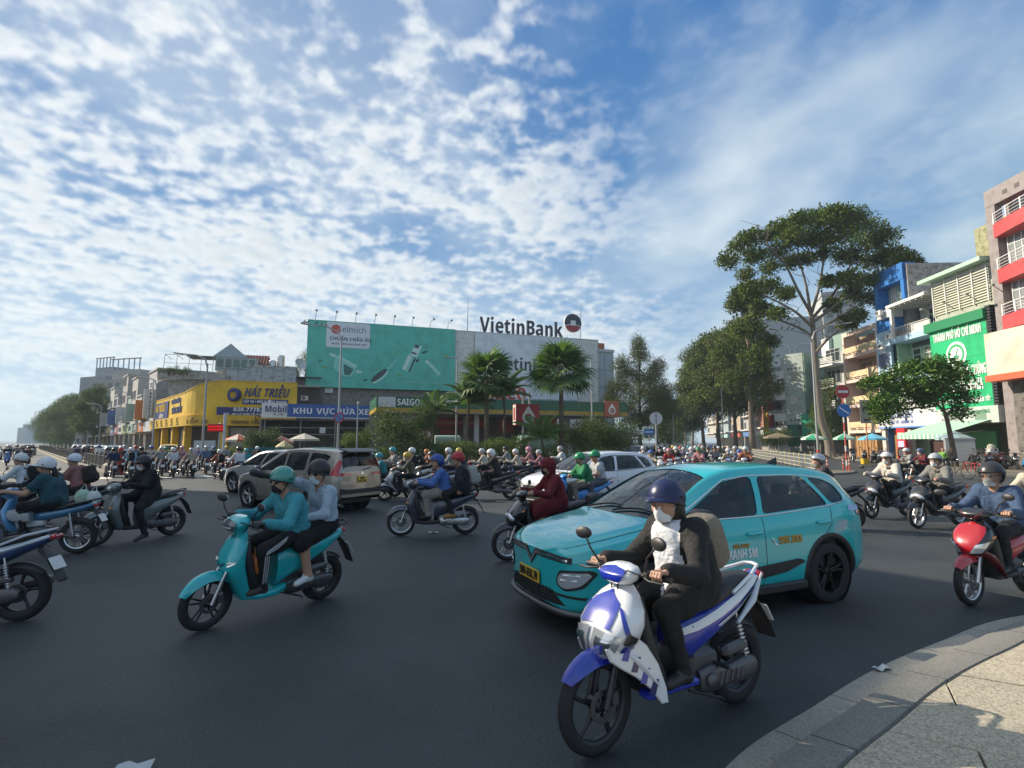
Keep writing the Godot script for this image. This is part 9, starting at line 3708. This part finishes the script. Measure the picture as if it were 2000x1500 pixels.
	var dr:=person("driver in a teal jacket and teal helmet with dark gloves and striped trousers",dj,{cell=.015,head_cell=.009,fingers=true,loose=1.12,look=.15,hands=GLOVE,mats=outfit(tealcloth,cloth(.012,.012,.015),pm(.06,.045,.035,.6),pm(.03,.03,.032,.7))},
		[["half_helmet",pm(.02,.24,.19,.3,.0,"coat"),"helmet"],["mask",mask_b,"face_mask"],["glasses",pm(.01,.01,.01,.08),"glasses"],["strap",black_plastic,"chin_strap"]],at)
	var st:=B.new()
	for k in 3:
		st.tube([Vector3(-.02,.87-.02*k,-.235+.01*k),Vector3(.10,.81-.02*k,-.258),Vector3(.215,.74-.012*k,-.248)],.005,4)
		st.tube([Vector3(.215-.02*k,.70,-.242),Vector3(.20-.02*k,.55,-.215),Vector3(.18-.018*k,.40,-.18)],.005,4)
	part(dr,"trouser_stripes",st,pm(.55,.55,.58,.7)).set_meta("kind","stuff")
	var pj:=passenger({right={elbow=Vector3(-.27,1.39,.27),wrist=Vector3(.04,1.46,.32),hand=Vector3(.14,1.49,.32)},ankle=Vector3(-.30,.42,.24),toe=Vector3(-.16,.35,.26)})
	person("passenger in a pale blue jacket and black skirt pointing ahead from the teal scooter",pj,{cell=.015,head_cell=.009,skirt=true,sleeve_r=1.0,hands=GLOVE,look=.3,mats=outfit(cloth(.40,.50,.60),cloth(.010,.010,.012),pm(.66,.66,.66,.5),pm(.03,.03,.032,.7))},
		[["half_helmet",helm(.012,.012,.014),"helmet"],["mask",pm(.55,.62,.66,.7),"face_mask"],["glasses",pm(.01,.01,.01,.08),"glasses"],["strap",black_plastic,"chin_strap"]],at)
	var red:=gloss(.36,.008,.016)
	at=along(gp(1897,1183),25.0,Vector3(.64,0,0))
	b=bike("scooter","red and black sports scooter with twin slanted headlights",at,{body=black,trim=pm(.10,.005,.008,.3,.0,"coat"),fender=red,cowl=black,tail=red,rim="solid",rim_mat=alloy,r=.27,own_lamp=true})
	for s in [1.0,-1.0]:
		stick(b,"nose_panel",NOSE,true,[[.56,90],[.58,90+s*10],[.88,90+s*62],[.93,90]],red,.007)
		stick(b,"headlight",NOSE,true,[[.585,90+s*14],[.60,90+s*62],[.735,90+s*72],[.69,90+s*26]],lens_clear,.012)
		stick(b,"cowl_stripe",COWL,true,[[.96,90],[.98,90+s*12],[1.055,90+s*44],[1.03,90+s*30]],red,.008)
		stick(b,"lower_lip",NOSE,true,[[.53,90],[.545,90+s*70],[.575,90+s*72],[.55,90]],red,.010)
	person("man in a denim blue jacket and visor helmet riding the red scooter",rider({hand=Vector3(.352,1.035,.285),wrist=Vector3(.27,1.05,.285)}),{cell=.015,head_cell=.009,fingers=true,loose=1.18,look=-.1,mats=outfit(cloth(.045,.085,.17),cloth(.012,.014,.02),pm(.02,.02,.02,.5))},
		[["shield_helmet",helm(.03,.03,.032),"helmet"],["face_shield",pane(.03,.03,.03,.35),"visor"],["mask",pm(.5,.54,.56,.7),"face_mask"],["glasses",pm(.02,.015,.012,.1),"glasses"]],at)
	at=along(gp(2012,1085),25.0,Vector3(.3,0,0))
	bike("scooter","dark scooter almost hidden behind the denim jacket man",at,{body=black})
	person("rider in a cream shirt and blue helmet behind the denim jacket man",rider(),{cell=.02,mats=outfit(cloth(.55,.50,.40),cloth(.02,.02,.025))},[["half_helmet",helm(.02,.16,.34),"helmet"]],at)
	at=along(gp(35,1213),8.0,Vector3(-.64,0,0))
	b=bike("scooter","dark blue scooter with a white tail stripe and hanging number plate",at,{body=gloss(.02,.03,.10),tail=gloss(.025,.05,.13),r=.29,rim="solid",rail=pm(.5,.55,.6,.4)})
	for s in [1.0,-1.0]:
		var t:=.0 if s>0 else 180.0
		stick(b,"tail_stripe",TAIL,false,[[-.40,t+40*s],[-.44,t+12*s],[-.92,t+10*s],[-.88,t+50*s]],pm(.5,.55,.6,.3,.0,"coat"),.006)
	person("rider in a slate top on the dark blue scooter",rider(),{cell=.022,mats=outfit(cloth(.1,.12,.16),cloth(.02,.02,.025))},[["half_helmet",helm(.3,.3,.3),"helmet"]],at)
	var lblue:=gloss(.10,.30,.55)
	at=along(gp(150,1081),12.0,Vector3(-.62,0,0))
	b=bike("motorbike","light blue underbone motorbike with spoked wheels",at,{kind="under",body=lblue,tail=gloss(.04,.16,.30),r=.285,wb=1.24,rim="wire",rim_mat=chrome,trim=white,blinker=lens_amber})
	person("woman in a dark teal blouse and white helmet on the light blue motorbike",rider({knee=Vector3(.14,.80,.16)}),{cell=.017,fat=1.0,sleeve=.5,loose=1.28,mats=outfit(cloth(.018,.075,.10),cloth(.014,.014,.016),null)},
		[["cap_helmet",helm(.66,.68,.70),"helmet"],["mask",mask_b,"face_mask"],["eyes",eye],["ponytail",hair,"hair"]],at)
	var bagm:=thing("bag","grey plastic covered bag on the blue motorbike's footrest","bag",Vector3.ZERO)
	bagm.transform=at
	var bb:=B.new()
	bb.hull([[.02,.62,.09,.07,3.0],[.10,.64,.12,.10,3.0],[.26,.66,.12,.10,3.0],[.34,.68,.08,.07,3.0]],14,-.10)
	part(bagm,"sack",bb,cloth(.42,.43,.44))
	var bt:=B.new()
	bt.tube([Vector3(.06,.71,-.1),Vector3(.18,.79,-.1),Vector3(.30,.74,-.1)],.012,5)
	part(bagm,"handle",bt,cloth(.35,.36,.37))
	at=on_wheels(193,1066,326,1046)
	bike("scooter","grey green scooter with a long black rear guard",at,{kind="flat",body=pm(.16,.185,.185,.3,.2,"coat"),r=.29,wb=1.33,rim="solid",inner=black_plastic,rail=steel_dark})
	person("rider in a hooded black coat with one foot on the road",rider({left={ankle=Vector3(.02,.16,-.34),toe=Vector3(.20,.06,-.38),knee=Vector3(.13,.62,-.28),hip=Vector3(-.24,.86,-.085)}}),{cell=.016,head_cell=.010,hood=true,long_coat=true,loose=1.25,hands=GLOVE,mats=outfit(cloth(.011,.011,.013),cloth(.010,.010,.012),pm(.03,.03,.035,.6))},
		[["hood_brim",cloth(.011,.011,.013)],["cap_helmet",helm(.012,.012,.014),"cap"],["mask",pm(.6,.62,.64,.7),"face_mask"],["glasses",pm(.01,.01,.01,.1),"glasses"]],at)
	at=along(gp(128,1028),10.0,Vector3(0,0,0))
	bike("scooter","dark scooter carrying plastic bags behind the blue motorbike",at,{body=gloss(.03,.03,.035),kind="flat"})
	person("rider in a faded pink blouse and white helmet beside the teal blouse woman",rider(),{cell=.02,loose=1.15,mats=outfit(cloth(.30,.13,.12),cloth(.03,.025,.025))},[["half_helmet",helm(.62,.66,.70),"helmet"],["mask",pm(.5,.52,.54,.7),"face_mask"],["backpack",cloth(.03,.022,.02)]],at)
	for q in [[Vector3(-.62,.62,-.22),[.62,.66,.66],"white plastic bag hanging on the pink blouse rider's scooter"],[Vector3(-.42,.66,-.24),[.42,.58,.46],"pale green plastic bag hanging on the pink blouse rider's scooter"]]:
		var pg:=thing("bag",q[2],"bag",Vector3.ZERO)
		pg.transform=at
		var gb:=B.new()
		gb.ball(q[0],Vector3(.16,.17,.12),Basis.IDENTITY,14,10)
		part(pg,"sack",gb,cloth(q[1][0],q[1][1],q[1][2]))
		var gh:=B.new()
		gh.tube([q[0]+Vector3(-.07,.14,0),q[0]+Vector3(0,.27,.06),q[0]+Vector3(.07,.14,0)],.012,5)
		part(pg,"handle",gh,cloth(q[1][0],q[1][1],q[1][2]))
	at=along(gp(22,1022),10.0,Vector3(0,0,0))
	bike("scooter","black scooter under the white shirt rider",at,{body=black})
	person("rider in a white shirt with a black backpack near the pink blouse rider",rider(),{cell=.02,mats=outfit(cloth(.62,.66,.70),cloth(.02,.02,.025))},[["half_helmet",helm(.6,.64,.62),"helmet"],["backpack",cloth(.014,.014,.016)]],at)
	at=on_wheels(783,1047,908,1043)
	bike("scooter","navy scooter carrying two men across the middle of the junction",at,{kind="flat",body=gloss(.035,.042,.065),fender=gloss(.05,.06,.085),r=.28,rim="twin",rim_mat=alloy,engine=alloy})
	person("man in a bright blue shirt and blue helmet driving the navy scooter",rider(),{cell=.017,head_cell=.010,loose=1.12,mats=outfit(cloth(.07,.16,.44),cloth(.30,.28,.24),pm(.03,.025,.02,.6))},[["shield_helmet",helm(.02,.06,.30),"helmet"],["eyes",eye]],at)
	person("passenger in a dark jacket and red helmet on the navy scooter",passenger({elbow=Vector3(-.50,1.10,.26),wrist=Vector3(-.52,.92,.24),hand=Vector3(-.50,.85,.22)}),{cell=.017,head_cell=.010,loose=1.2,mats=outfit(cloth(.018,.020,.030),cloth(.015,.015,.017),pm(.35,.17,.05,.7),null)},[["half_helmet",helm(.42,.02,.025),"helmet"],["eyes",eye],["backpack",cloth(.4,.4,.38)]],at)
	at=along(gp(992,1095),20.0,Vector3(.64,0,0))
	b=bike("scooter","black scooter with a silver fork ridden by the red hooded coat",at,{body=black,r=.275,rim="twin",rim_mat=alloy,kind="scooter"})
	person("rider in a dark red hooded coat and skirt over the legs",rider(),{cell=.017,head_cell=.010,hood=true,long_coat=true,skirt=true,loose=1.15,mats=outfit(cloth(.15,.008,.016),cloth(.14,.008,.016),null,cloth(.05,.03,.03))},[["hood_brim",cloth(.15,.008,.016)],["cap_helmet",cloth(.16,.01,.02),"cap"],["mask",cloth(.03,.02,.02),"face_mask"],["glasses",pm(.01,.01,.01,.1),"glasses"]],at)
	at=along(gp(1130,1012),20.0,Vector3(0,0,0))
	bike("scooter","bright blue scooter under the green jacket driver",at,{body=gloss(.03,.22,.62),trim=gloss(.03,.2,.55)})
	person("driver in a bright green jacket and green and white helmet",rider(),{cell=.018,loose=1.2,mats=outfit(cloth(.012,.20,.075),cloth(.22,.20,.17),null,cloth(.05,.05,.05))},[["cap_helmet",helm(.02,.26,.10),"helmet"],["mask",cloth(.12,.12,.12),"face_mask"],["eyes",eye]],at)
	person("passenger in a pale grey shirt and green helmet behind the green jacket",passenger(),{cell=.018,sleeve=.5,mats=outfit(cloth(.44,.46,.50),cloth(.10,.11,.13))},[["cap_helmet",helm(.02,.24,.10),"helmet"],["eyes",eye]],at)
	at=along(gp(1703,1013),22.0,Vector3(.64,0,0))
	bike("scooter","glossy black scooter under the cream hoodie rider",at,{body=black,rim="solid",rim_mat=dark_alloy})
	person("rider in a cream hoodie and white helmet with a black visor",rider({hip=Vector3(-.20,.86,.085)}),{cell=.018,head_cell=.011,loose=1.3,hands=TOP,mats=outfit(cloth(.62,.57,.50),cloth(.012,.012,.014))},[["shield_helmet",helm(.62,.62,.64),"helmet"],["mask",mask_w,"face_mask"],["glasses",pm(.02,.02,.02,.1),"glasses"],["backpack",cloth(.014,.014,.016)]],at)
	at=along(gp(1793,1032),18.0,Vector3(.64,0,0))
	bike("scooter","black scooter with slim white headlights under the grey jacket rider",at,{body=black,trim=gloss(.10,.10,.11),rim="twin",rim_mat=alloy})
	person("rider in a grey green jacket and silver helmet on the second black scooter",rider(),{cell=.018,head_cell=.011,loose=1.25,mats=outfit(cloth(.20,.20,.185),cloth(.012,.012,.014))},[["shield_helmet",helm(.36,.40,.42),"helmet"],["mask",mask_w,"face_mask"],["glasses",pm(.02,.02,.02,.1),"glasses"]],at)
	at=along(gp(1600,1032),-14.0,Vector3(0,0,0))
	bike("scooter","dark scooter whose tail shows behind the taxi",at,{body=black})
	person("rider in a charcoal jacket and chrome helmet behind the taxi",rider(),{cell=.02,loose=1.2,mats=outfit(cloth(.035,.035,.04),cloth(.02,.02,.02))},[["shield_helmet",pm(.45,.46,.47,.15,.8),"helmet"],["mask",pm(.3,.3,.3,.7),"face_mask"]],at)
	at=along(gp(1800,948),5.0,Vector3(0,0,0))
	bike("motorbike","dark motorbike under the maroon jacket rider",at,{kind="under",body=black,rim="wire",rim_mat=alloy})
	person("driver in a maroon jacket and blue helmet beyond the black scooters",rider(),{cell=.025,loose=1.15,mats=outfit(cloth(.12,.008,.014),cloth(.015,.015,.017))},[["half_helmet",helm(.06,.10,.2),"helmet"],["mask",mask_w,"face_mask"]],at)
	at=along(gp(1772,946),.0,Vector3(0,0,0))
	bike("scooter","black scooter beside the maroon jacket rider",at,{body=black})
	person("rider in a grey top and white helmet beside the maroon jacket",rider(),{cell=.025,mats=outfit(cloth(.26,.27,.28),cloth(.02,.02,.02))},[["half_helmet",helm(.6,.6,.6),"helmet"]],at)
	bicycle(along(gp(1870,936),170.0))
	var sit:=rider({knee=Vector3(.18,.62,.14),ankle=Vector3(.16,.16,.14),toe=Vector3(.30,.10,.16),hip=Vector3(-.24,.56,.085),chest=Vector3(-.20,.87,.07),shoulder=Vector3(-.16,1.01,.165),neck=Vector3(-.13,1.06,0),head=Vector3(-.07,1.21,0),elbow=Vector3(-.06,.76,.25),wrist=Vector3(.14,.70,.16),hand=Vector3(.2,.69,.14)})
	person("man in a lime green shirt sitting by the almond tree",sit,{cell=.025,mats=outfit(cloth(.16,.38,.05),cloth(.03,.03,.04))},[],along(gp(1846,915,.13),200.0))
	person("person in a dark shirt sitting beside the lime shirt man",sit,{cell=.025,mats=outfit(cloth(.10,.09,.08),cloth(.03,.03,.04))},[],along(gp(1858,914,.13),30.0))
	for q in [[1667,903,60.0,"black scooter with its rider waiting under the blue parasol"]]:
		at=along(gp(q[0],q[1]),q[2],Vector3.ZERO)
		bike("scooter",q[3],at,{body=black})
		person("rider in black waiting under the blue parasol",rider(),{cell=.025,mats=outfit(cloth(.014,.014,.016),cloth(.02,.02,.02))},[["half_helmet",helm(.05,.05,.06),"helmet"]],at)
	var n:=0
	for q in [[1708,905,-20.0],[1722,906,-20.0],[1735,907,-24.0],[1690,902,-18.0],[1905,912,10.0],[1925,914,12.0],[1950,915,8.0],[1975,917,10.0]]:
		at=along(gp(q[0],q[1],.13),q[2]+60.0,Vector3.ZERO)
		at.basis=at.basis*Basis(Vector3.RIGHT,-.12)
		bike("parked_scooter","dark scooter parked before the %s"%("brown roller door" if q[0]<1800 else "dark shop front"),at,{body=[black,gloss(.05,.05,.06),gloss(.16,.02,.02),black][n%4],far=true},"scooters parked before the %s"%("brown roller door" if q[0]<1800 else "dark shop front"))
		n+=1
func bicycle(at:Transform3D)->void:
	var o:=thing("bicycle","old dark bicycle standing by the kerb near the almond tree","bicycle",Vector3.ZERO)
	o.transform=at
	for x in [-.52,.52]:
		var w:=pmesh(o,"wheel",bm("cycle tyre",func(b:B):
			var prof:=[]
			for i in 7:
				var a:=TAU*i/6.0
				prof.append([.33+.018*cos(a),.018*sin(a)])
			b.lathe(prof,Vector3.ZERO,Vector3(0,0,1),30)),rubber,Vector3(x,.35,0))
		pmesh(w,"spokes",bm("cycle spokes",func(b:B):
			for i in 18:
				var a:=TAU*i/18.0
				b.tube([Vector3.ZERO,Vector3(cos(a),sin(a),0)*.33],.0022,4,false)),alloy)
	var f:=B.new()
	for l in [[Vector3(-.52,.35,0),Vector3(-.14,.82,0)],[Vector3(-.52,.35,0),Vector3(-.05,.30,0)],[Vector3(-.05,.30,0),Vector3(-.16,.90,0)],[Vector3(-.05,.30,0),Vector3(.34,.78,0)],[Vector3(-.13,.78,0),Vector3(.33,.84,0)],[Vector3(.52,.35,0),Vector3(.32,.95,0)]]:
		f.tube(l,.016,6)
	part(o,"frame",f,pm(.04,.05,.06,.4,.3))
	var h:=B.new()
	h.tube([Vector3(.22,1.0,-.28),Vector3(.32,1.0,-.1),Vector3(.32,.98,.1),Vector3(.22,1.0,.28)],.013,6)
	part(o,"handlebar",h,chrome)
	var s:=B.new()
	s.hull([[-.30,.93,.09,.03,2.5],[-.16,.94,.05,.025,2.5],[-.04,.93,.02,.015,2.5]],10)
	part(o,"saddle",s,black_plastic)
func crowd()->void:
	var tops:={"white":[.60,.62,.64],"grey":[.24,.25,.26],"black":[.016,.016,.018],"cream":[.52,.47,.38],"pink":[.42,.19,.21],"olive":[.10,.095,.06],"teal":[.03,.24,.28],"navy":[.02,.03,.08],"rust":[.30,.09,.05],"sky blue":[.22,.38,.55],"red":[.36,.03,.03],"green":[.03,.22,.09],"beige":[.40,.33,.25],"denim":[.07,.12,.22],"lilac":[.36,.28,.42],"brown":[.13,.08,.05]}
	var hel:={"white":[.62,.63,.65],"yellow":[.46,.33,.04],"cyan":[.04,.28,.33],"black":[.014,.014,.016],"red":[.42,.03,.03],"blue":[.03,.10,.36],"silver":[.38,.40,.42],"green":[.03,.26,.11],"pink":[.50,.22,.28],"orange":[.55,.17,.03]}
	var paints:=[["black",gloss(.012,.012,.014)],["dark red",gloss(.18,.012,.016)],["dark blue",gloss(.02,.03,.10)],["silver",pm(.36,.37,.38,.3,.4,"coat")],["white",gloss(.6,.6,.6)],["blue",gloss(.03,.10,.36)]]
	var middle:=[
		[735,972,20,"cyan","teal",0],[762,955,24,"cyan","grey",0],[790,978,12,"yellow","olive",0],[800,958,14,"white","black",0],
		[842,975,6,"black","black",1],[872,952,10,"white","grey",2],[893,948,14,"yellow","navy",0],[938,952,-8,"silver","cream",0],[958,975,-6,"white","black",1],
		[1004,948,-4,"white","cream",0],[1030,942,-8,"pink","pink",2],[1050,946,-6,"silver","pink",0],[1092,936,4,"silver","white",0],[830,938,14,"orange","rust",0],[985,936,0,"black","grey",0],
	]
	var left:=[
		[218,932,-48,"black","navy",0],[232,925,-45,"white","black",0],[252,935,-47,"white","sky blue",0],[272,933,-48,"black","black",0],[312,930,-53,"silver","grey",0],[335,932,-49,"white","white",0],[352,928,-48,"pink","pink",0],[370,931,-49,"silver","beige",2],[400,926,-53,"silver","denim",0],[425,937,-47,"white","rust",0],[462,944,-43,"black","white",0],[478,933,-49,"cyan","teal",0],[292,922,-47,"blue","cream",0],[320,921,-48,"green","green",0],[385,918,-49,"white","lilac",0],[440,916,-50,"yellow","grey",0],[500,920,-53,"white","brown",0],[262,918,-48,"red","denim",0],[345,914,-48,"black","olive",0],[240,912,-47,"silver","white",0],[415,912,-49,"blue","black",0],
	]
	var side:=[
		[1258,938,75,"silver","white",0],[1272,945,60,"blue","cream",0],[1290,932,80,"black","black",0],[1308,938,78,"pink","red",0],[1322,936,80,"white","black",0],[1337,928,82,"silver","lilac",2],[1352,935,78,"white","white",0],[1365,938,40,"green","pink",0],[1384,926,84,"black","navy",1],[1398,928,84,"black","grey",1],[1424,936,70,"white","beige",0],[1438,932,76,"silver","white",0],[1446,940,66,"blue","denim",0],[1458,941,58,"white","rust",0],[1300,920,86,"white","grey",0],[1316,918,84,"yellow","black",0],[1330,916,85,"red","navy",0],[1346,917,84,"cyan","sky blue",0],[1360,914,85,"white","brown",0],[1374,916,84,"silver","green",0],[1390,912,85,"blue","white",0],[1405,915,84,"white","olive",0],[1282,912,86,"orange","black",0],[1340,908,86,"black","cream",0],[1368,906,86,"pink","white",0],[1418,910,82,"red","grey",0],
	]
	var avenue:=[[30,905,132,"black","grey",1],[52,912,132,"black","black",1],[12,910,132,"silver","navy",1],[40,898,132,"white","black",0],[18,897,132,"white","grey",0],[62,893,132,"red","black",0],[150,905,-48,"white","navy",0],[165,908,-48,"silver","black",0],[178,903,-48,"black","rust",0],[190,909,-48,"blue","white",0],[205,904,-48,"white","denim",0]]
	var sets:=[["at mid junction",middle],["bound for the avenue",left],["in the side street",side],["far down the avenue",avenue]]
	var n:=0
	for q in sets:
		for r in q[1]:
			var at:=along(gp(r[0],r[1]),r[2]+3.0*sin(n*2.1),Vector3.ZERO)
			at.basis=at.basis*(.94+.10*absf(sin(n*1.7)))
			var dist:=at.origin.length()
			var pose:int=r[5]
			var near:=dist<21.0
			var cell:=.022 if near else .032
			var key:="crowd %d %s"%[pose,near]
			var t:Array=tops[r[4]]
			var h:Array=hel[r[3]]
			var who:="%s helmet and %s top"%[r[3],r[4]]
			var leg:=cloth(.018,.018,.022) if n%3 else cloth(.07,.075,.09)
			var o:={key=key,cell=cell,head_cell=.018,loose=1.15,hood=pose==2,hands=SKIN,mats=outfit(cloth(t[0],t[1],t[2]),leg)}
			var j:=rider() if pose!=1 else rider({elbow=Vector3(.05,1.08,.33),chest=Vector3(-.13,1.12,.08),head=Vector3(.0,1.42,0)})
			var wear:=[["half_helmet" if pose!=1 else "shield_helmet",helm(h[0],h[1],h[2]),"helmet"]]
			if n%2==0:
				wear.append(["mask",pm(.6,.62,.64,.7),"face_mask"])
			if n%7==3:
				wear.append(["backpack",cloth(.02,.02,.025)])
			person("rider in a %s %s"%[who,q[0]],j,o,wear,at,"riders "+q[0])
			var p:Array=paints[(n*5+n/3)%6]
			bike("scooter","%s scooter of the %s rider %s"%[p[0],who,q[0]],at,{body=p[1],far=true,kind=["scooter","flat","scooter"][n%3],rim_mat=alloy if n%2 else dark_alloy,r=.275},"scooters "+q[0])
			n+=1
func more_cars()->void:
	var glass:=pane(.012,.014,.016,.72)
	var lamp:=pm(.55,.58,.62,.06,.4,"coat")
	var simple:=func(paint:Material)->Dictionary:
		var s:=crossover_spec(paint,glass)
		s.cladding=pm(.05,.05,.052,.5)
		s.rim_mat=alloy
		s.window_trim=black_plastic
		s.decals=[
			{called="headlight",where="front",mat=lamp,lift=.012,poly=rounded([Vector2(.46,.66),Vector2(.50,.74),Vector2(.74,.76),Vector2(.78,.70),Vector2(.70,.62)],.04)},
			{called="grille",where="front",mat=black_plastic,lift=.008,poly=[Vector2(.0,.50),Vector2(.40,.50),Vector2(.44,.66),Vector2(.0,.68)]},
			{called="air_intake",where="front",mat=black_plastic,lift=.006,poly=[Vector2(.0,.30),Vector2(.60,.30),Vector2(.56,.42),Vector2(.0,.42)]},
			{called="tail_light",where="side",mat=lens_red,lift=.010,poly=rounded([Vector2(-2.06,.90),Vector2(-1.86,.96),Vector2(-1.84,1.02),Vector2(-2.06,1.03)],.02)},
			{called="tail_light",where="back",mat=lens_red,lift=.010,poly=[Vector2(.30,.90),Vector2(.68,.90),Vector2(.68,1.0),Vector2(.36,.98)]},
			{called="number_plate",where="back",mat=plate_white,lift=.012,poly=[Vector2(.0,.62),Vector2(.24,.62),Vector2(.24,.74),Vector2(.0,.74)]},
		]
		return s
	car("white crossover car crossing behind the green jacket driver",along(Vector3(2.35,0,-16.2),32.0),simple.call(pm(.66,.67,.70,.28,.0,"coat")))
	car("silver grey hatchback showing its nose beyond the people carrier",along(gp(456,962),-30.0,Vector3(1.32,0,-.8)),simple.call(pm(.40,.40,.39,.3,.35,"coat")))
	car("white car parked by the stall parasol at the side street",along(gp(1245,905),60.0),simple.call(pm(.60,.62,.64,.3,.0,"coat")))
	car("pale van parked beside the white car at the side street",along(gp(1283,903),75.0),simple.call(pm(.44,.47,.48,.3,.0,"coat")))
	var r:=heading(ROAD_AZ)
	var f:=heading(FRONT_AZ)
	var m0:=gp(205,926)
	var yaw:=-ROAD_AZ+PI/2.0
	var n:=0
	for q in [[22.0,2.6,[.04,.10,.13],"dark teal car driving away beside the avenue railing"],[30.0,2.4,[.62,.63,.64],"white car driving away beside the avenue railing"],[44.0,2.6,[.03,.03,.035],"black car further along the avenue railing"],[58.0,2.5,[.2,.2,.21],"grey car far along the avenue railing"],[40.0,-6.5,[.6,.62,.62],"white car coming down the avenue"],[64.0,-3.0,[.3,.31,.32],"silver car coming down the avenue far off"]]:
		var dirr:Vector3=r if q[1]>.0 else -r
		car(q[3],Transform3D(Basis(Vector3.UP,atan2(-dirr.z,dirr.x)),m0+r*q[0]+f*q[1]),simple.call(pm(q[2][0],q[2][1],q[2][2],.3,.0,"coat")),"cars on the avenue")
		n+=1
	var s2:Dictionary=simple.call(pm(.50,.34,.02,.4,.0,"coat"))
	s2.profile=van_profile()
	s2.wheels=[1.42,-1.36,.335]
	s2.windows=[[Vector2(1.05,1.06),Vector2(.62,1.28),Vector2(.22,1.50),Vector2(-.02,1.565),Vector2(-.04,1.08)],[Vector2(-.14,1.08),Vector2(-.12,1.57),Vector2(-.55,1.585),Vector2(-.92,1.58),Vector2(-.94,1.11)]]
	s2.windscreen=[Vector2(1.22,.79),Vector2(.42,.80),Vector2(.36,.9),Vector2(.34,1.02),Vector2(1.32,1.02),Vector2(1.30,.9)]
	s2.rear_screen=[Vector2(-2.09,.79),Vector2(-2.19,.77),Vector2(-2.195,1.02),Vector2(-2.085,1.02)]
	s2.erase("window_trim")
	s2.seams=[]
	s2.handles=[]
	s2.decals=[]
	car("yellow service van parked under the yellow shop's canopy",along(gp(330,906),-60.0),s2)
func build_all()->void:
	bike_materials()
	var t:=Time.get_ticks_msec()
	setting()
	buildings()
	trees()
	street_things()
	cars_near(along(gp(1615,1175),24.0,Vector3(-1.29,0,-.79)),along(gp(486,990),-30.0,Vector3(1.42,0,-.79)))
	more_cars()
	near_traffic()
	crowd()
